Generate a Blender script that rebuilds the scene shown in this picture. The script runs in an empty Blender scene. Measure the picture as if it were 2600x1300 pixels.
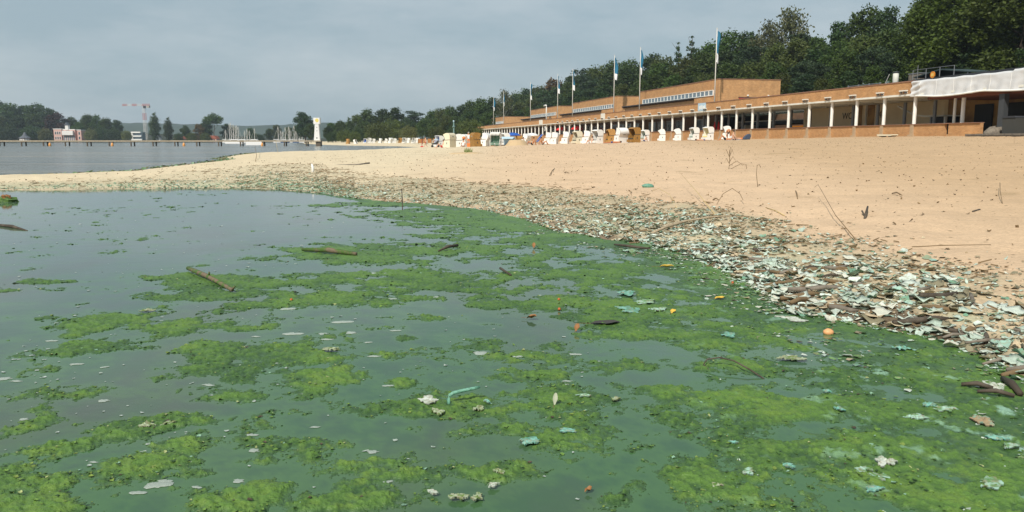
import bpy, math, random
import numpy as np
from mathutils import Vector

SC = bpy.context.scene
COL = SC.collection
R = math.radians
random.seed(7)
RNG = np.random.default_rng(7)

# ------------------------------------------------------------------ camera
F = 2000.0                    # focal length in photo pixels (photo 2600 x 1300)
CAMH = 1.25
PITCH = math.atan((650 - 357) / F)
cam_d = bpy.data.cameras.new('camera')
cam_d.sensor_width = 36
cam_d.lens = 36 * F / 2600
cam_d.clip_start = 0.05
cam_d.clip_end = 8000
cam = bpy.data.objects.new('camera', cam_d)
COL.objects.link(cam)
cam.location = (0, 0, CAMH)
cam.rotation_euler = (R(90) - PITCH, 0, 0)
SC.camera = cam

# ------------------------------------------------------------------ world, sun, exposure
SUN_TO = Vector((-0.45, -0.90, 0.98)).normalized()
SUN_EL = math.asin(SUN_TO.z)
SUN_AZ = math.atan2(SUN_TO.x, SUN_TO.y)
world = bpy.data.worlds.new('World')
SC.world = world
world.use_nodes = True
wn = world.node_tree
wn.nodes.clear()
w_out = wn.nodes.new('ShaderNodeOutputWorld')
w_bg = wn.nodes.new('ShaderNodeBackground')
w_bg.inputs['Strength'].default_value = 0.1
w_sky = wn.nodes.new('ShaderNodeTexSky')
w_sky.sky_type = 'NISHITA'
w_sky.sun_disc = False
w_sky.sun_elevation = SUN_EL
w_sky.sun_rotation = SUN_AZ % (2 * math.pi)
w_sky.air_density = 1.0
w_sky.dust_density = 2.5
w_sky.ozone_density = 1.2
# thin veil of high cloud, the same all round the sky
w_tc = wn.nodes.new('ShaderNodeTexCoord')
w_map = wn.nodes.new('ShaderNodeMapping')
w_map.inputs['Scale'].default_value = (1.0, 1.0, 3.6)
w_map.inputs['Rotation'].default_value = (0.06, -0.10, 0.4)
w_noise = wn.nodes.new('ShaderNodeTexNoise')
w_noise.inputs['Scale'].default_value = 3.1
w_noise.inputs['Detail'].default_value = 7
w_noise.inputs['Roughness'].default_value = 0.6
w_ramp = wn.nodes.new('ShaderNodeValToRGB')
w_ramp.color_ramp.elements[0].position = 0.40
w_ramp.color_ramp.elements[0].color = (3.8, 4.9, 5.5, 1)
w_ramp.color_ramp.elements[1].position = 0.70
w_ramp.color_ramp.elements[1].color = (5.6, 6.35, 6.75, 1)
w_mix = wn.nodes.new('ShaderNodeMix')
w_mix.data_type = 'RGBA'
w_mix.inputs['Factor'].default_value = 0.86
L = wn.links.new
L(w_tc.outputs['Generated'], w_map.inputs['Vector'])
L(w_map.outputs['Vector'], w_noise.inputs['Vector'])
L(w_noise.outputs['Fac'], w_ramp.inputs['Fac'])
L(w_sky.outputs['Color'], w_mix.inputs[6])
L(w_ramp.outputs['Color'], w_mix.inputs[7])
L(w_mix.outputs[2], w_bg.inputs['Color'])
L(w_bg.outputs['Background'], w_out.inputs['Surface'])

sun_d = bpy.data.lights.new('sun', 'SUN')
sun_d.energy = 4.4
sun_d.angle = R(1.5)
sun_d.color = (1.0, 0.93, 0.82)
sun = bpy.data.objects.new('sun', sun_d)
COL.objects.link(sun)
sun.rotation_mode = 'QUATERNION'
sun.rotation_quaternion = SUN_TO.to_track_quat('Z', 'Y')
sun.location = SUN_TO * 200

SC.view_settings.view_transform = 'Standard'
SC.view_settings.look = 'None'
SC.view_settings.exposure = 0.0
SC.view_settings.gamma = 1.0
SC.view_settings.use_curve_mapping = False
SC.cycles.max_bounces = 8
SC.cycles.diffuse_bounces = 4
SC.cycles.glossy_bounces = 3
SC.cycles.transparent_max_bounces = 8
SC.cycles.volume_bounces = 0

# ------------------------------------------------------------------ geometry of the place
CP, SP = math.cos(PITCH), math.sin(PITCH)

def px(u, v, z=0.0):
    """point of the horizontal plane z that the photo shows at pixel (u, v)"""
    a = (u - 1300) / F
    b = (650 - v) / F
    dy = CP + b * SP
    dz = -SP + b * CP
    t = (z - CAMH) / dz
    return Vector((a * t, dy * t, z))

def at(u, Y):
    """plan position at distance Y in image column u"""
    return (u - 1300) / F * Y, Y

def ztop(v, Y):
    return CAMH + (357 - v) / F * Y

def smooth(e0, e1, x):
    t = np.clip((x - e0) / (e1 - e0), 0, 1)
    return t * t * (3 - 2 * t)

def hash2(ix, iy, seed):
    ix = ix.astype(np.int64); iy = iy.astype(np.int64)
    n = (ix * 374761393 + iy * 668265263 + seed * 1442695041) & 0xFFFFFFFF
    n = ((n ^ (n >> 13)) * 1274126177) & 0xFFFFFFFF
    n = n ^ (n >> 16)
    return n / 4294967295.0

def vnoise(x, y, seed=0):
    x = np.asarray(x, float); y = np.asarray(y, float)
    ix = np.floor(x); iy = np.floor(y)
    fx = x - ix; fy = y - iy
    fx = fx * fx * (3 - 2 * fx); fy = fy * fy * (3 - 2 * fy)
    a = hash2(ix, iy, seed); b = hash2(ix + 1, iy, seed)
    c = hash2(ix, iy + 1, seed); d = hash2(ix + 1, iy + 1, seed)
    return (a * (1 - fx) + b * fx) * (1 - fy) + (c * (1 - fx) + d * fx) * fy

def fbm(x, y, octv=4, seed=0, gain=0.5):
    s = 0; amp = 1; tot = 0
    ca, sa = math.cos(0.6), math.sin(0.6)
    for o in range(octv):
        s = s + amp * vnoise(x, y, seed + o * 17)
        tot += amp; amp *= gain
        x, y = (x * ca - y * sa) * 2.03 + 3.1, (x * sa + y * ca) * 2.03 + 1.7
    return s / tot - 0.5

INNER_PX = [(-60, 482), (120, 483), (300, 480), (600, 477), (700, 481), (800, 490), (900, 505), (1000, 515), (1120, 522),
            (1230, 535), (1330, 560), (1420, 590), (1520, 606), (1640, 622), (1760, 655), (1850, 700), (1930, 745),
            (2010, 800), (2200, 835), (2400, 872), (2520, 930), (2620, 1000), (2750, 1120)]
OUTER_PX = [(-60, 453), (100, 448), (240, 441), (330, 436), (420, 424), (520, 413), (575, 407), (548, 403), (600, 394), (640, 389.5),
            (720, 389), (820, 387), (900, 383), (960, 379.5), (1040, 376.5), (1075, 374.2), (1010, 371.5), (930, 370.3), (870, 369.2), (825, 368.0)]
inner = [px(*p) for p in INNER_PX]
outer = [px(*p) for p in OUTER_PX]
LAND = [(-60, 18.5)] + [(p.x, p.y) for p in inner] + [(2.6, 1.4), (3.2, -6), (80, -10), (500, 0), (600, 900), (-200, 900),
        (-165, 620), (-125, 480), (-92, 350), (-70, 280)] + [(p.x, p.y) for p in reversed(outer)] + [(-60, 27.5)]
LAND = np.array(LAND)

def seg_dist(X, Y, P, closed=True):
    d = np.full(X.shape, 1e9)
    n = len(P)
    for i in range(n if closed else n - 1):
        ax, ay = P[i]; bx, by = P[(i + 1) % n]
        ex, ey = bx - ax, by - ay
        L2 = ex * ex + ey * ey + 1e-12
        t = np.clip(((X - ax) * ex + (Y - ay) * ey) / L2, 0, 1)
        d = np.minimum(d, np.hypot(X - ax - t * ex, Y - ay - t * ey))
    return d

def inside(X, Y, P):
    c = np.zeros(X.shape, bool)
    n = len(P)
    j = n - 1
    for i in range(n):
        xi, yi = P[i]; xj, yj = P[j]
        if yi != yj:
            cond = ((yi > Y) != (yj > Y)) & (X < (xj - xi) * (Y - yi) / (yj - yi) + xi)
            c ^= cond
        j = i
    return c

def shore_d(X, Y):
    X = np.asarray(X, float); Y = np.asarray(Y, float)
    d = seg_dist(X, Y, LAND)
    return np.where(inside(X, Y, LAND), d, -d)

# band of dried algae along the lagoon, between the waterline and the upper wrack line
UPPER_PX = [(-60, 459), (120, 457), (300, 452), (600, 436), (700, 426), (800, 430), (900, 446), (1000, 452), (1120, 460),
            (1230, 468), (1330, 474), (1420, 480), (1520, 492), (1640, 508), (1760, 522), (1850, 534), (1930, 546),
            (2010, 565), (2200, 602), (2400, 650), (2520, 672), (2620, 690), (2750, 715)]
UPPER = [px(p[0], p[1], 0.16) for p in UPPER_PX]
BAND = np.array([(p.x, p.y) for p in inner] + [(p.x, p.y) for p in reversed(UPPER)])

def ground(X, Y, detail=True):
    X = np.asarray(X, float); Y = np.asarray(Y, float)
    d = shore_d(X, Y)
    dw = d + fbm(X * 1.3, Y * 1.3, 5, 3, 0.6) * 1.0 * (0.35 + 0.65 * smooth(0.0, 1.0, np.abs(d)))
    up = 0.115 * (1 - np.exp(-np.maximum(dw, 0) / 1.3)) + np.minimum(0.0275 * np.maximum(dw, 0), 1.62)
    dn = np.maximum(-0.10 * np.maximum(-dw, 0), -0.5)
    z = np.where(dw > 0, up, dn)
    if detail:
        r = np.hypot(X, Y)
        sand = smooth(0.2, 3.0, d)
        amp = 0.05 + 0.03 * smooth(20, 60, r)
        z = z + sand * amp * fbm(X * 1.6, Y * 1.6, 4, 11) * 1.6
        z = z + sand * 0.055 * fbm(X * 0.35, Y * 0.35, 2, 21)
        b = inside(X, Y, BAND)
        bd = np.where(b, seg_dist(X, Y, BAND), 0)
        z = z + smooth(0, 0.5, bd) * (0.07 * np.abs(fbm(X * 5.0, Y * 5.0, 3, 31)) + 0.05 * fbm(X * 2.2, Y * 2.2, 2, 5))
    return z

def gz(x, y):
    return float(ground(np.array([x]), np.array([y]))[0])

# ------------------------------------------------------------------ materials
MATS = {}

def mat(name, color=(0.5, 0.5, 0.5), rough=0.7, spec=0.4, noise=None, bump=None, metallic=0.0, coords='Object', attr=None, randv=0.0, transl=0.0):
    """noise=(scale, colour2, lo, hi) mixes a second colour; bump=(scale, strength, distance)"""
    if name in MATS:
        return MATS[name]
    m = bpy.data.materials.new(name)
    m.use_nodes = True
    nt = m.node_tree
    b = nt.nodes['Principled BSDF']
    b.inputs['Roughness'].default_value = rough
    b.inputs['Specular IOR Level'].default_value = spec
    b.inputs['Metallic'].default_value = metallic
    tc = nt.nodes.new('ShaderNodeTexCoord')
    src = None
    if attr:
        a = nt.nodes.new('ShaderNodeAttribute')
        a.attribute_name = attr
        src = a.outputs['Color']
    else:
        rgb = nt.nodes.new('ShaderNodeRGB')
        rgb.outputs[0].default_value = (*color, 1)
        src = rgb.outputs[0]
    if noise:
        n = nt.nodes.new('ShaderNodeTexNoise')
        n.inputs['Scale'].default_value = noise[0]
        n.inputs['Detail'].default_value = 5
        n.inputs['Roughness'].default_value = 0.65
        nt.links.new(tc.outputs[coords], n.inputs['Vector'])
        mr = nt.nodes.new('ShaderNodeMapRange')
        mr.inputs['From Min'].default_value = noise[2]
        mr.inputs['From Max'].default_value = noise[3]
        nt.links.new(n.outputs['Fac'], mr.inputs['Value'])
        mx = nt.nodes.new('ShaderNodeMix')
        mx.data_type = 'RGBA'
        mx.inputs[7].default_value = (*noise[1], 1)
        nt.links.new(mr.outputs['Result'], mx.inputs['Factor'])
        nt.links.new(src, mx.inputs[6])
        src = mx.outputs[2]
    if randv:
        oi = nt.nodes.new('ShaderNodeObjectInfo')
        mr2 = nt.nodes.new('ShaderNodeMapRange')
        mr2.inputs['To Min'].default_value = 1 - randv
        mr2.inputs['To Max'].default_value = 1 + randv
        nt.links.new(oi.outputs['Random'], mr2.inputs['Value'])
        hs = nt.nodes.new('ShaderNodeHueSaturation')
        nt.links.new(mr2.outputs['Result'], hs.inputs['Value'])
        mr3 = nt.nodes.new('ShaderNodeMapRange')
        mr3.inputs['To Min'].default_value = 0.488
        mr3.inputs['To Max'].default_value = 0.515
        nt.links.new(oi.outputs['Random'], mr3.inputs['Value'])
        nt.links.new(mr3.outputs['Result'], hs.inputs['Hue'])
        nt.links.new(src, hs.inputs['Color'])
        src = hs.outputs['Color']
    nt.links.new(src, b.inputs['Base Color'])
    if bump:
        n2 = nt.nodes.new('ShaderNodeTexNoise')
        n2.inputs['Scale'].default_value = bump[0]
        n2.inputs['Detail'].default_value = 4
        nt.links.new(tc.outputs[coords], n2.inputs['Vector'])
        bp = nt.nodes.new('ShaderNodeBump')
        bp.inputs['Strength'].default_value = bump[1]
        bp.inputs['Distance'].default_value = bump[2]
        nt.links.new(n2.outputs['Fac'], bp.inputs['Height'])
        nt.links.new(bp.outputs['Normal'], b.inputs['Normal'])
    if transl:
        out = nt.nodes['Material Output']
        tr = nt.nodes.new('ShaderNodeBsdfTranslucent')
        nt.links.new(src, tr.inputs['Color'])
        ms = nt.nodes.new('ShaderNodeMixShader')
        ms.inputs[0].default_value = transl
        nt.links.new(b.outputs[0], ms.inputs[1])
        nt.links.new(tr.outputs[0], ms.inputs[2])
        nt.links.new(ms.outputs[0], out.inputs['Surface'])
    MATS[name] = m
    return m

def brick_mat(name, c1, c2, mortar):
    m = bpy.data.materials.new(name)
    m.use_nodes = True
    nt = m.node_tree
    b = nt.nodes['Principled BSDF']
    b.inputs['Roughness'].default_value = 0.85
    tc = nt.nodes.new('ShaderNodeTexCoord')
    sx = nt.nodes.new('ShaderNodeSeparateXYZ')
    nt.links.new(tc.outputs['Object'], sx.inputs[0])
    ad = nt.nodes.new('ShaderNodeMath'); ad.operation = 'ADD'
    nt.links.new(sx.outputs[0], ad.inputs[0]); nt.links.new(sx.outputs[1], ad.inputs[1])
    cb = nt.nodes.new('ShaderNodeCombineXYZ')
    nt.links.new(ad.outputs[0], cb.inputs[0]); nt.links.new(sx.outputs[2], cb.inputs[1])
    br = nt.nodes.new('ShaderNodeTexBrick')
    br.inputs['Scale'].default_value = 1.0
    br.inputs['Brick Width'].default_value = 0.26
    br.inputs['Row Height'].default_value = 0.09
    br.inputs['Mortar Size'].default_value = 0.008
    br.inputs['Bias'].default_value = -0.1
    br.inputs['Color1'].default_value = (*c1, 1)
    br.inputs['Color2'].default_value = (*c2, 1)
    br.inputs['Mortar'].default_value = (*mortar, 1)
    nt.links.new(cb.outputs[0], br.inputs['Vector'])
    n = nt.nodes.new('ShaderNodeTexNoise')
    n.inputs['Scale'].default_value = 0.9
    n.inputs['Detail'].default_value = 6
    n.inputs['Roughness'].default_value = 0.7
    nt.links.new(tc.outputs['Object'], n.inputs['Vector'])
    mr = nt.nodes.new('ShaderNodeMapRange')
    mr.inputs['From Min'].default_value = 0.3; mr.inputs['From Max'].default_value = 0.7
    mr.inputs['To Min'].default_value = 0.78; mr.inputs['To Max'].default_value = 1.15
    nt.links.new(n.outputs['Fac'], mr.inputs['Value'])
    mx = nt.nodes.new('ShaderNodeMix'); mx.data_type = 'RGBA'; mx.blend_type = 'MULTIPLY'
    mx.inputs['Factor'].default_value = 1
    nt.links.new(br.outputs['Color'], mx.inputs[6]); nt.links.new(mr.outputs['Result'], mx.inputs[7])
    nt.links.new(mx.outputs[2], b.inputs['Base Color'])
    bp = nt.nodes.new('ShaderNodeBump')
    bp.inputs['Strength'].default_value = 0.4; bp.inputs['Distance'].default_value = 0.01
    nt.links.new(br.outputs['Fac'], bp.inputs['Height']); bp.invert = True
    nt.links.new(bp.outputs['Normal'], b.inputs['Normal'])
    MATS[name] = m
    return m

M = lambda n: MATS[n]
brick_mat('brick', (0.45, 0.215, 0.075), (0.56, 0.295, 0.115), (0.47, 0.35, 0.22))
mat('white_paint', (0.82, 0.82, 0.78), 0.5, noise=(2.5, (0.70, 0.69, 0.62), 0.5, 0.8))
mat('concrete', (0.42, 0.40, 0.35), 0.8, noise=(1.3, (0.30, 0.29, 0.25), 0.4, 0.7))
mat('slab_white', (0.74, 0.73, 0.66), 0.7, noise=(0.8, (0.58, 0.57, 0.50), 0.45, 0.75))
mat('coping', (0.30, 0.16, 0.10), 0.8, noise=(2.0, (0.20, 0.11, 0.08), 0.4, 0.7))
mat('dark_metal', (0.05, 0.055, 0.06), 0.5)
mat('grey_metal', (0.22, 0.23, 0.24), 0.45, metallic=0.3)
mat('cream_wall', (0.76, 0.64, 0.42), 0.85, noise=(0.5, (0.68, 0.56, 0.36), 0.4, 0.7))
mat('ochre_wall', (0.40, 0.24, 0.08), 0.85, noise=(0.6, (0.24, 0.13, 0.05), 0.42, 0.6))
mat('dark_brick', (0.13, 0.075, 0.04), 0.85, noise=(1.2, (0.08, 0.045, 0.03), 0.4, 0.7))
mat('glass_dark', (0.035, 0.045, 0.055), 0.08, 0.6)
mat('glass_grey', (0.16, 0.21, 0.25), 0.12, 0.6)
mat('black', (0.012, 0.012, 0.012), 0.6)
mat('orange_door', (0.62, 0.22, 0.02), 0.5)
mat('red_paint', (0.36, 0.03, 0.02), 0.5)
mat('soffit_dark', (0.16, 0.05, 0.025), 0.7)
mat('pier_plaster', (0.46, 0.34, 0.22), 0.85, noise=(1.5, (0.36, 0.26, 0.16), 0.4, 0.7))
mat('canopy_dark', (0.03, 0.05, 0.05), 0.6)
mat('bright_red', (0.62, 0.02, 0.02), 0.7)
mat('roof_dark', (0.035, 0.038, 0.045), 0.6)
mat('tarp', (0.62, 0.63, 0.64), 0.55, noise=(1.4, (0.56, 0.57, 0.58), 0.45, 0.7))
mat('tarp_hem', (0.80, 0.80, 0.77), 0.5)
mat('white_plastic', (0.80, 0.79, 0.76), 0.45)
mat('cream_plastic', (0.72, 0.66, 0.50), 0.5)
mat('wicker_tan', (0.46, 0.25, 0.07), 0.6, noise=(14, (0.33, 0.17, 0.045), 0.45, 0.6))
mat('wicker_brown', (0.36, 0.19, 0.045), 0.6, noise=(14, (0.24, 0.12, 0.03), 0.45, 0.6))
mat('cushion_grey', (0.30, 0.30, 0.27), 0.8)
mat('cushion_green', (0.03, 0.14, 0.07), 0.8)
mat('cushion_yellow', (0.75, 0.62, 0.18), 0.8)
mat('cushion_blue', (0.02, 0.10, 0.40), 0.8)
mat('cushion_dark', (0.05, 0.05, 0.045), 0.8)
mat('pale_blue', (0.42, 0.58, 0.70), 0.6)
mat('beige_cloth', (0.50, 0.42, 0.30), 0.8)
mat('flag_blue', (0.02, 0.15, 0.26), 0.7)
mat('flag_white', (0.75, 0.76, 0.78), 0.7)
mat('pole_white', (0.62, 0.60, 0.55), 0.4)
mat('wood_grey', (0.22, 0.19, 0.15), 0.85, noise=(6, (0.12, 0.10, 0.08), 0.4, 0.65), bump=(20, 0.5, 0.01))
mat('wood_pale', (0.42, 0.34, 0.23), 0.8, noise=(9, (0.26, 0.2, 0.13), 0.4, 0.65))
mat('wood_dark', (0.055, 0.042, 0.03), 0.8, noise=(9, (0.10, 0.08, 0.06), 0.45, 0.65), bump=(30, 0.5, 0.01))
mat('wood_mossy', (0.16, 0.12, 0.08), 0.8, noise=(11, (0.06, 0.12, 0.02), 0.44, 0.56), bump=(40, 0.8, 0.01))
mat('straw', (0.52, 0.40, 0.18), 0.8)
mat('twig', (0.17, 0.115, 0.06), 0.85)
mat('bark', (0.085, 0.065, 0.045), 0.9, noise=(3, (0.05, 0.04, 0.03), 0.4, 0.6))
mat('bark_birch', (0.45, 0.43, 0.38), 0.8, noise=(2, (0.10, 0.09, 0.08), 0.5, 0.62))
mat('fence_wood', (0.36, 0.16, 0.05), 0.8)
mat('copper_green', (0.12, 0.20, 0.19), 0.6)
mat('skin_light', (0.60, 0.34, 0.22), 0.55)
mat('skin_tan', (0.50, 0.22, 0.10), 0.55)
mat('hair', (0.035, 0.02, 0.012), 0.7)
mat('hair_grey', (0.35, 0.33, 0.30), 0.7)
mat('cloth_black', (0.015, 0.015, 0.018), 0.8)
mat('cloth_grey', (0.055, 0.06, 0.062), 0.8)
mat('cloth_blue', (0.03, 0.07, 0.20), 0.8)
mat('cloth_red', (0.50, 0.03, 0.03), 0.8)
mat('cloth_white', (0.75, 0.75, 0.74), 0.8)
mat('cloth_orange', (0.75, 0.22, 0.06), 0.7)
mat('bag_blue', (0.055, 0.075, 0.12), 0.7)
mat('villa_pink', (0.62, 0.38, 0.33), 0.8)
mat('villa_white', (0.74, 0.72, 0.70), 0.7)
mat('roof_slate', (0.09, 0.10, 0.12), 0.7)
mat('roof_red', (0.33, 0.10, 0.06), 0.8)
mat('crane_red', (0.55, 0.13, 0.10), 0.5)
mat('crane_white', (0.72, 0.70, 0.68), 0.5)
mat('pier_wood', (0.40, 0.34, 0.25), 0.8, noise=(2, (0.28, 0.24, 0.18), 0.4, 0.7))
mat('pier_post', (0.12, 0.095, 0.07), 0.85)
mat('buoy', (0.72, 0.34, 0.10), 0.5)
mat('hull_white', (0.75, 0.75, 0.75), 0.35)
mat('hull_blue', (0.05, 0.10, 0.22), 0.35)
mat('mast', (0.62, 0.60, 0.55), 0.4)
mat('mound_sand', (0.50, 0.37, 0.22), 0.9)
mat('algae_coated', (0.16, 0.36, 0.27), 0.5, noise=(60, (0.05, 0.15, 0.09), 0.45, 0.7), bump=(140, 0.6, 0.004))
mat('algae_green', (0.07, 0.14, 0.02), 0.4, noise=(30, (0.03, 0.07, 0.015), 0.4, 0.65), bump=(90, 0.7, 0.01))
mat('leaf_brown', (0.26, 0.12, 0.04), 0.6)
mat('leaf_yellow', (0.60, 0.40, 0.06), 0.6)
mat('leaf_pale', (0.34, 0.36, 0.26), 0.6)
mat('leaf_dark', (0.05, 0.045, 0.04), 0.6)
mat('peach', (0.72, 0.36, 0.16), 0.5)
mat('berry', (0.45, 0.11, 0.03), 0.5)
mat('foam', (0.48, 0.53, 0.48), 0.35, noise=(60, (0.20, 0.26, 0.20), 0.42, 0.62), bump=(160, 0.6, 0.004))
mat('grass_tuft', (0.18, 0.22, 0.07), 0.8)
mat('hill_far', (0.035, 0.055, 0.035), 0.95, noise=(0.03, (0.02, 0.035, 0.02), 0.4, 0.65))
mat('undergrowth', (0.025, 0.032, 0.012), 0.95, noise=(0.8, (0.012, 0.016, 0.008), 0.4, 0.65))
# foliage
for nm, c, t in (('leaf_broad', (0.052, 0.088, 0.018), 0.25), ('leaf_deep', (0.034, 0.062, 0.018), 0.22), ('leaf_olive', (0.070, 0.092, 0.022), 0.25),
                 ('leaf_pine', (0.030, 0.054, 0.022), 0.12), ('leaf_birch', (0.092, 0.105, 0.045), 0.25), ('leaf_willow', (0.110, 0.125, 0.045), 0.25),
                 ('leaf_poplar', (0.055, 0.085, 0.028), 0.2), ('leaf_copper', (0.040, 0.018, 0.016), 0.15), ('leaf_rust', (0.12, 0.085, 0.035), 0.2),
                 ('leaf_oak', (0.064, 0.098, 0.016), 0.25)):
    mat(nm, c, 0.55, 0.25, noise=(0.35, (c[0] * 1.5, c[1] * 1.35, c[2] * 1.1), 0.42, 0.68), coords='Object', randv=0.22, transl=t)
# crust flakes carry their own colour
mat('crust', rough=0.8, spec=0.25, attr='col', noise=(38, (0.26, 0.22, 0.14), 0.46, 0.72), bump=(120, 0.5, 0.004))

# ------------------------------------------------------------------ mesh helpers
class MB:
    def __init__(self):
        self.v = []; self.f = []
    def quad_box(self, x0, x1, y0, y1, z0, z1):
        return self.box(x0, x1, y0, y1, z0, z1)
    def box(self, x0, x1, y0, y1, z0, z1):
        o = len(self.v)
        self.v += [(x0, y0, z0), (x1, y0, z0), (x1, y1, z0), (x0, y1, z0), (x0, y0, z1), (x1, y0, z1), (x1, y1, z1), (x0, y1, z1)]
        self.f += [(o, o + 3, o + 2, o + 1), (o + 4, o + 5, o + 6, o + 7), (o, o + 1, o + 5, o + 4), (o + 1, o + 2, o + 6, o + 5),
                   (o + 2, o + 3, o + 7, o + 6), (o + 3, o, o + 4, o + 7)]
        return self
    def prism(self, prof, a0, a1, axis='y'):
        """closed profile [(p, q)] extruded along an axis; p,q are (x,z) for y, (y,z) for x, (x,y) for z"""
        o = len(self.v); n = len(prof)
        for a in (a0, a1):
            for p, q in prof:
                self.v.append((p, a, q) if axis == 'y' else (a, p, q) if axis == 'x' else (p, q, a))
        self.f.append(tuple(range(o, o + n))); self.f.append(tuple(reversed(range(o + n, o + 2 * n))))
        for i in range(n):
            j = (i + 1) % n
            self.f.append((o + i, o + n + i, o + n + j, o + j))
        return self
    def tube(self, pts, rad, seg=6, cap=True):
        pts = [Vector(p) for p in pts]; n = len(pts)
        rads = rad if isinstance(rad, (list, tuple)) else [rad] * n
        o = len(self.v)
        for i, p in enumerate(pts):
            d = (pts[min(i + 1, n - 1)] - pts[max(i - 1, 0)]).normalized()
            a = Vector((0, 0, 1)) if abs(d.z) < 0.9 else Vector((1, 0, 0))
            s = d.cross(a).normalized(); t = s.cross(d)
            for k in range(seg):
                an = 2 * math.pi * k / seg
                self.v.append(tuple(p + (s * math.cos(an) + t * math.sin(an)) * rads[i]))
        for i in range(n - 1):
            for k in range(seg):
                k2 = (k + 1) % seg
                self.f.append((o + i * seg + k, o + i * seg + k2, o + (i + 1) * seg + k2, o + (i + 1) * seg + k))
        if cap:
            self.f.append(tuple(reversed(range(o, o + seg)))); self.f.append(tuple(range(o + (n - 1) * seg, o + n * seg)))
        return self
    def lathe(self, prof, seg=12, c=(0, 0)):
        o = len(self.v)
        for r, z in prof:
            for k in range(seg):
                a = 2 * math.pi * k / seg
                self.v.append((c[0] + r * math.cos(a), c[1] + r * math.sin(a), z))
        n = len(prof)
        for i in range(n - 1):
            for k in range(seg):
                k2 = (k + 1) % seg
                self.f.append((o + i * seg + k, o + i * seg + k2, o + (i + 1) * seg + k2, o + (i + 1) * seg + k))
        self.f.append(tuple(reversed(range(o, o + seg)))); self.f.append(tuple(range(o + (n - 1) * seg, o + n * seg)))
        return self
    def blob(self, c, r, seed=0, seg=10, rings=6, rough=0.2):
        o = len(self.v); rr = random.Random(seed)
        for i in range(rings + 1):
            th = math.pi * i / rings
            for k in range(seg):
                ph = 2 * math.pi * k / seg
                q = 1 + (rr.random() - 0.5) * 2 * rough
                self.v.append((c[0] + r[0] * q * math.sin(th) * math.cos(ph), c[1] + r[1] * q * math.sin(th) * math.sin(ph), c[2] + r[2] * q * math.cos(th)))
        for i in range(rings):
            for k in range(seg):
                k2 = (k + 1) % seg
                self.f.append((o + i * seg + k, o + (i + 1) * seg + k, o + (i + 1) * seg + k2, o + i * seg + k2))
        return self
    def mesh(self, name, m=None, smooth_=False):
        me = bpy.data.meshes.new(name)
        me.from_pydata(self.v, [], self.f)
        me.update()
        if m: me.materials.append(MATS[m])
        if smooth_:
            me.polygons.foreach_set('use_smooth', [True] * len(me.polygons))
        return me
    def build(self, name, m, parent=None, smooth_=False, loc=None, rz=0):
        o = bpy.data.objects.new(name, self.mesh(name, m, smooth_))
        COL.objects.link(o)
        if parent: o.parent = parent
        if loc is not None: o.location = loc
        o.rotation_euler.z = rz
        return o

def tag(o, label=None, cat=None, group=None, kind=None):
    if label: o['label'] = label
    if cat: o['category'] = cat
    if group: o['group'] = group
    if kind: o['kind'] = kind
    return o

def empty(name, loc, rz=0, label=None, cat=None, group=None, sc=1):
    o = bpy.data.objects.new(name, None)
    COL.objects.link(o)
    o.empty_display_size = 0.2
    o.location = loc; o.rotation_euler.z = rz
    o.scale = sc if isinstance(sc, (tuple, list)) else (sc, sc, sc)
    return tag(o, label, cat, group)

def obj(name, me, parent=None, loc=None, rz=0):
    o = bpy.data.objects.new(name, me)
    COL.objects.link(o)
    if parent: o.parent = parent
    if loc is not None: o.location = loc
    o.rotation_euler.z = rz
    return o

def copy_tree(o, parent=None):
    c = o.copy()
    COL.objects.link(c)
    c.parent = parent
    for ch in list(o.children):
        copy_tree(ch, c)
    return c

def np_mesh(name, verts, faces, material=None, smooth_=True, colors=None, attr='col'):
    """verts (n,3), faces (m,k) numpy arrays"""
    me = bpy.data.meshes.new(name)
    k = faces.shape[1]
    me.vertices.add(len(verts)); me.vertices.foreach_set('co', np.ascontiguousarray(verts, np.float32).ravel())
    me.loops.add(faces.size); me.loops.foreach_set('vertex_index', np.ascontiguousarray(faces, np.int32).ravel())
    me.polygons.add(len(faces))
    me.polygons.foreach_set('loop_start', np.arange(0, faces.size, k, dtype=np.int32))
    try:
        me.polygons.foreach_set('loop_total', np.full(len(faces), k, np.int32))
    except Exception:
        pass
    me.polygons.foreach_set('use_smooth', np.full(len(faces), smooth_))
    if colors is not None:
        a = me.attributes.new(attr, 'FLOAT_COLOR', 'POINT')
        c = np.ones((len(verts), 4), np.float32); c[:, :colors.shape[1]] = colors
        a.data.foreach_set('color', c.ravel())
    me.update(calc_edges=True)
    if material: me.materials.append(MATS[material])
    return me

def polar_grid(a0, a1, na, radii):
    ang = np.radians(np.linspace(a0, a1, na))
    A, RR = np.meshgrid(ang, radii, indexing='xy')
    X = RR * np.sin(A); Y = RR * np.cos(A)
    nr = len(radii)
    idx = np.arange(nr * na).reshape(nr, na)
    q = np.stack([idx[:-1, :-1].ravel(), idx[:-1, 1:].ravel(), idx[1:, 1:].ravel(), idx[1:, :-1].ravel()], 1)
    return X.ravel(), Y.ravel(), q

def prune(verts, faces, extra=()):
    used = np.unique(faces)
    mp = np.full(len(verts), -1, np.int64); mp[used] = np.arange(len(used))
    return verts[used], mp[faces], [e[used] for e in extra]

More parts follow.
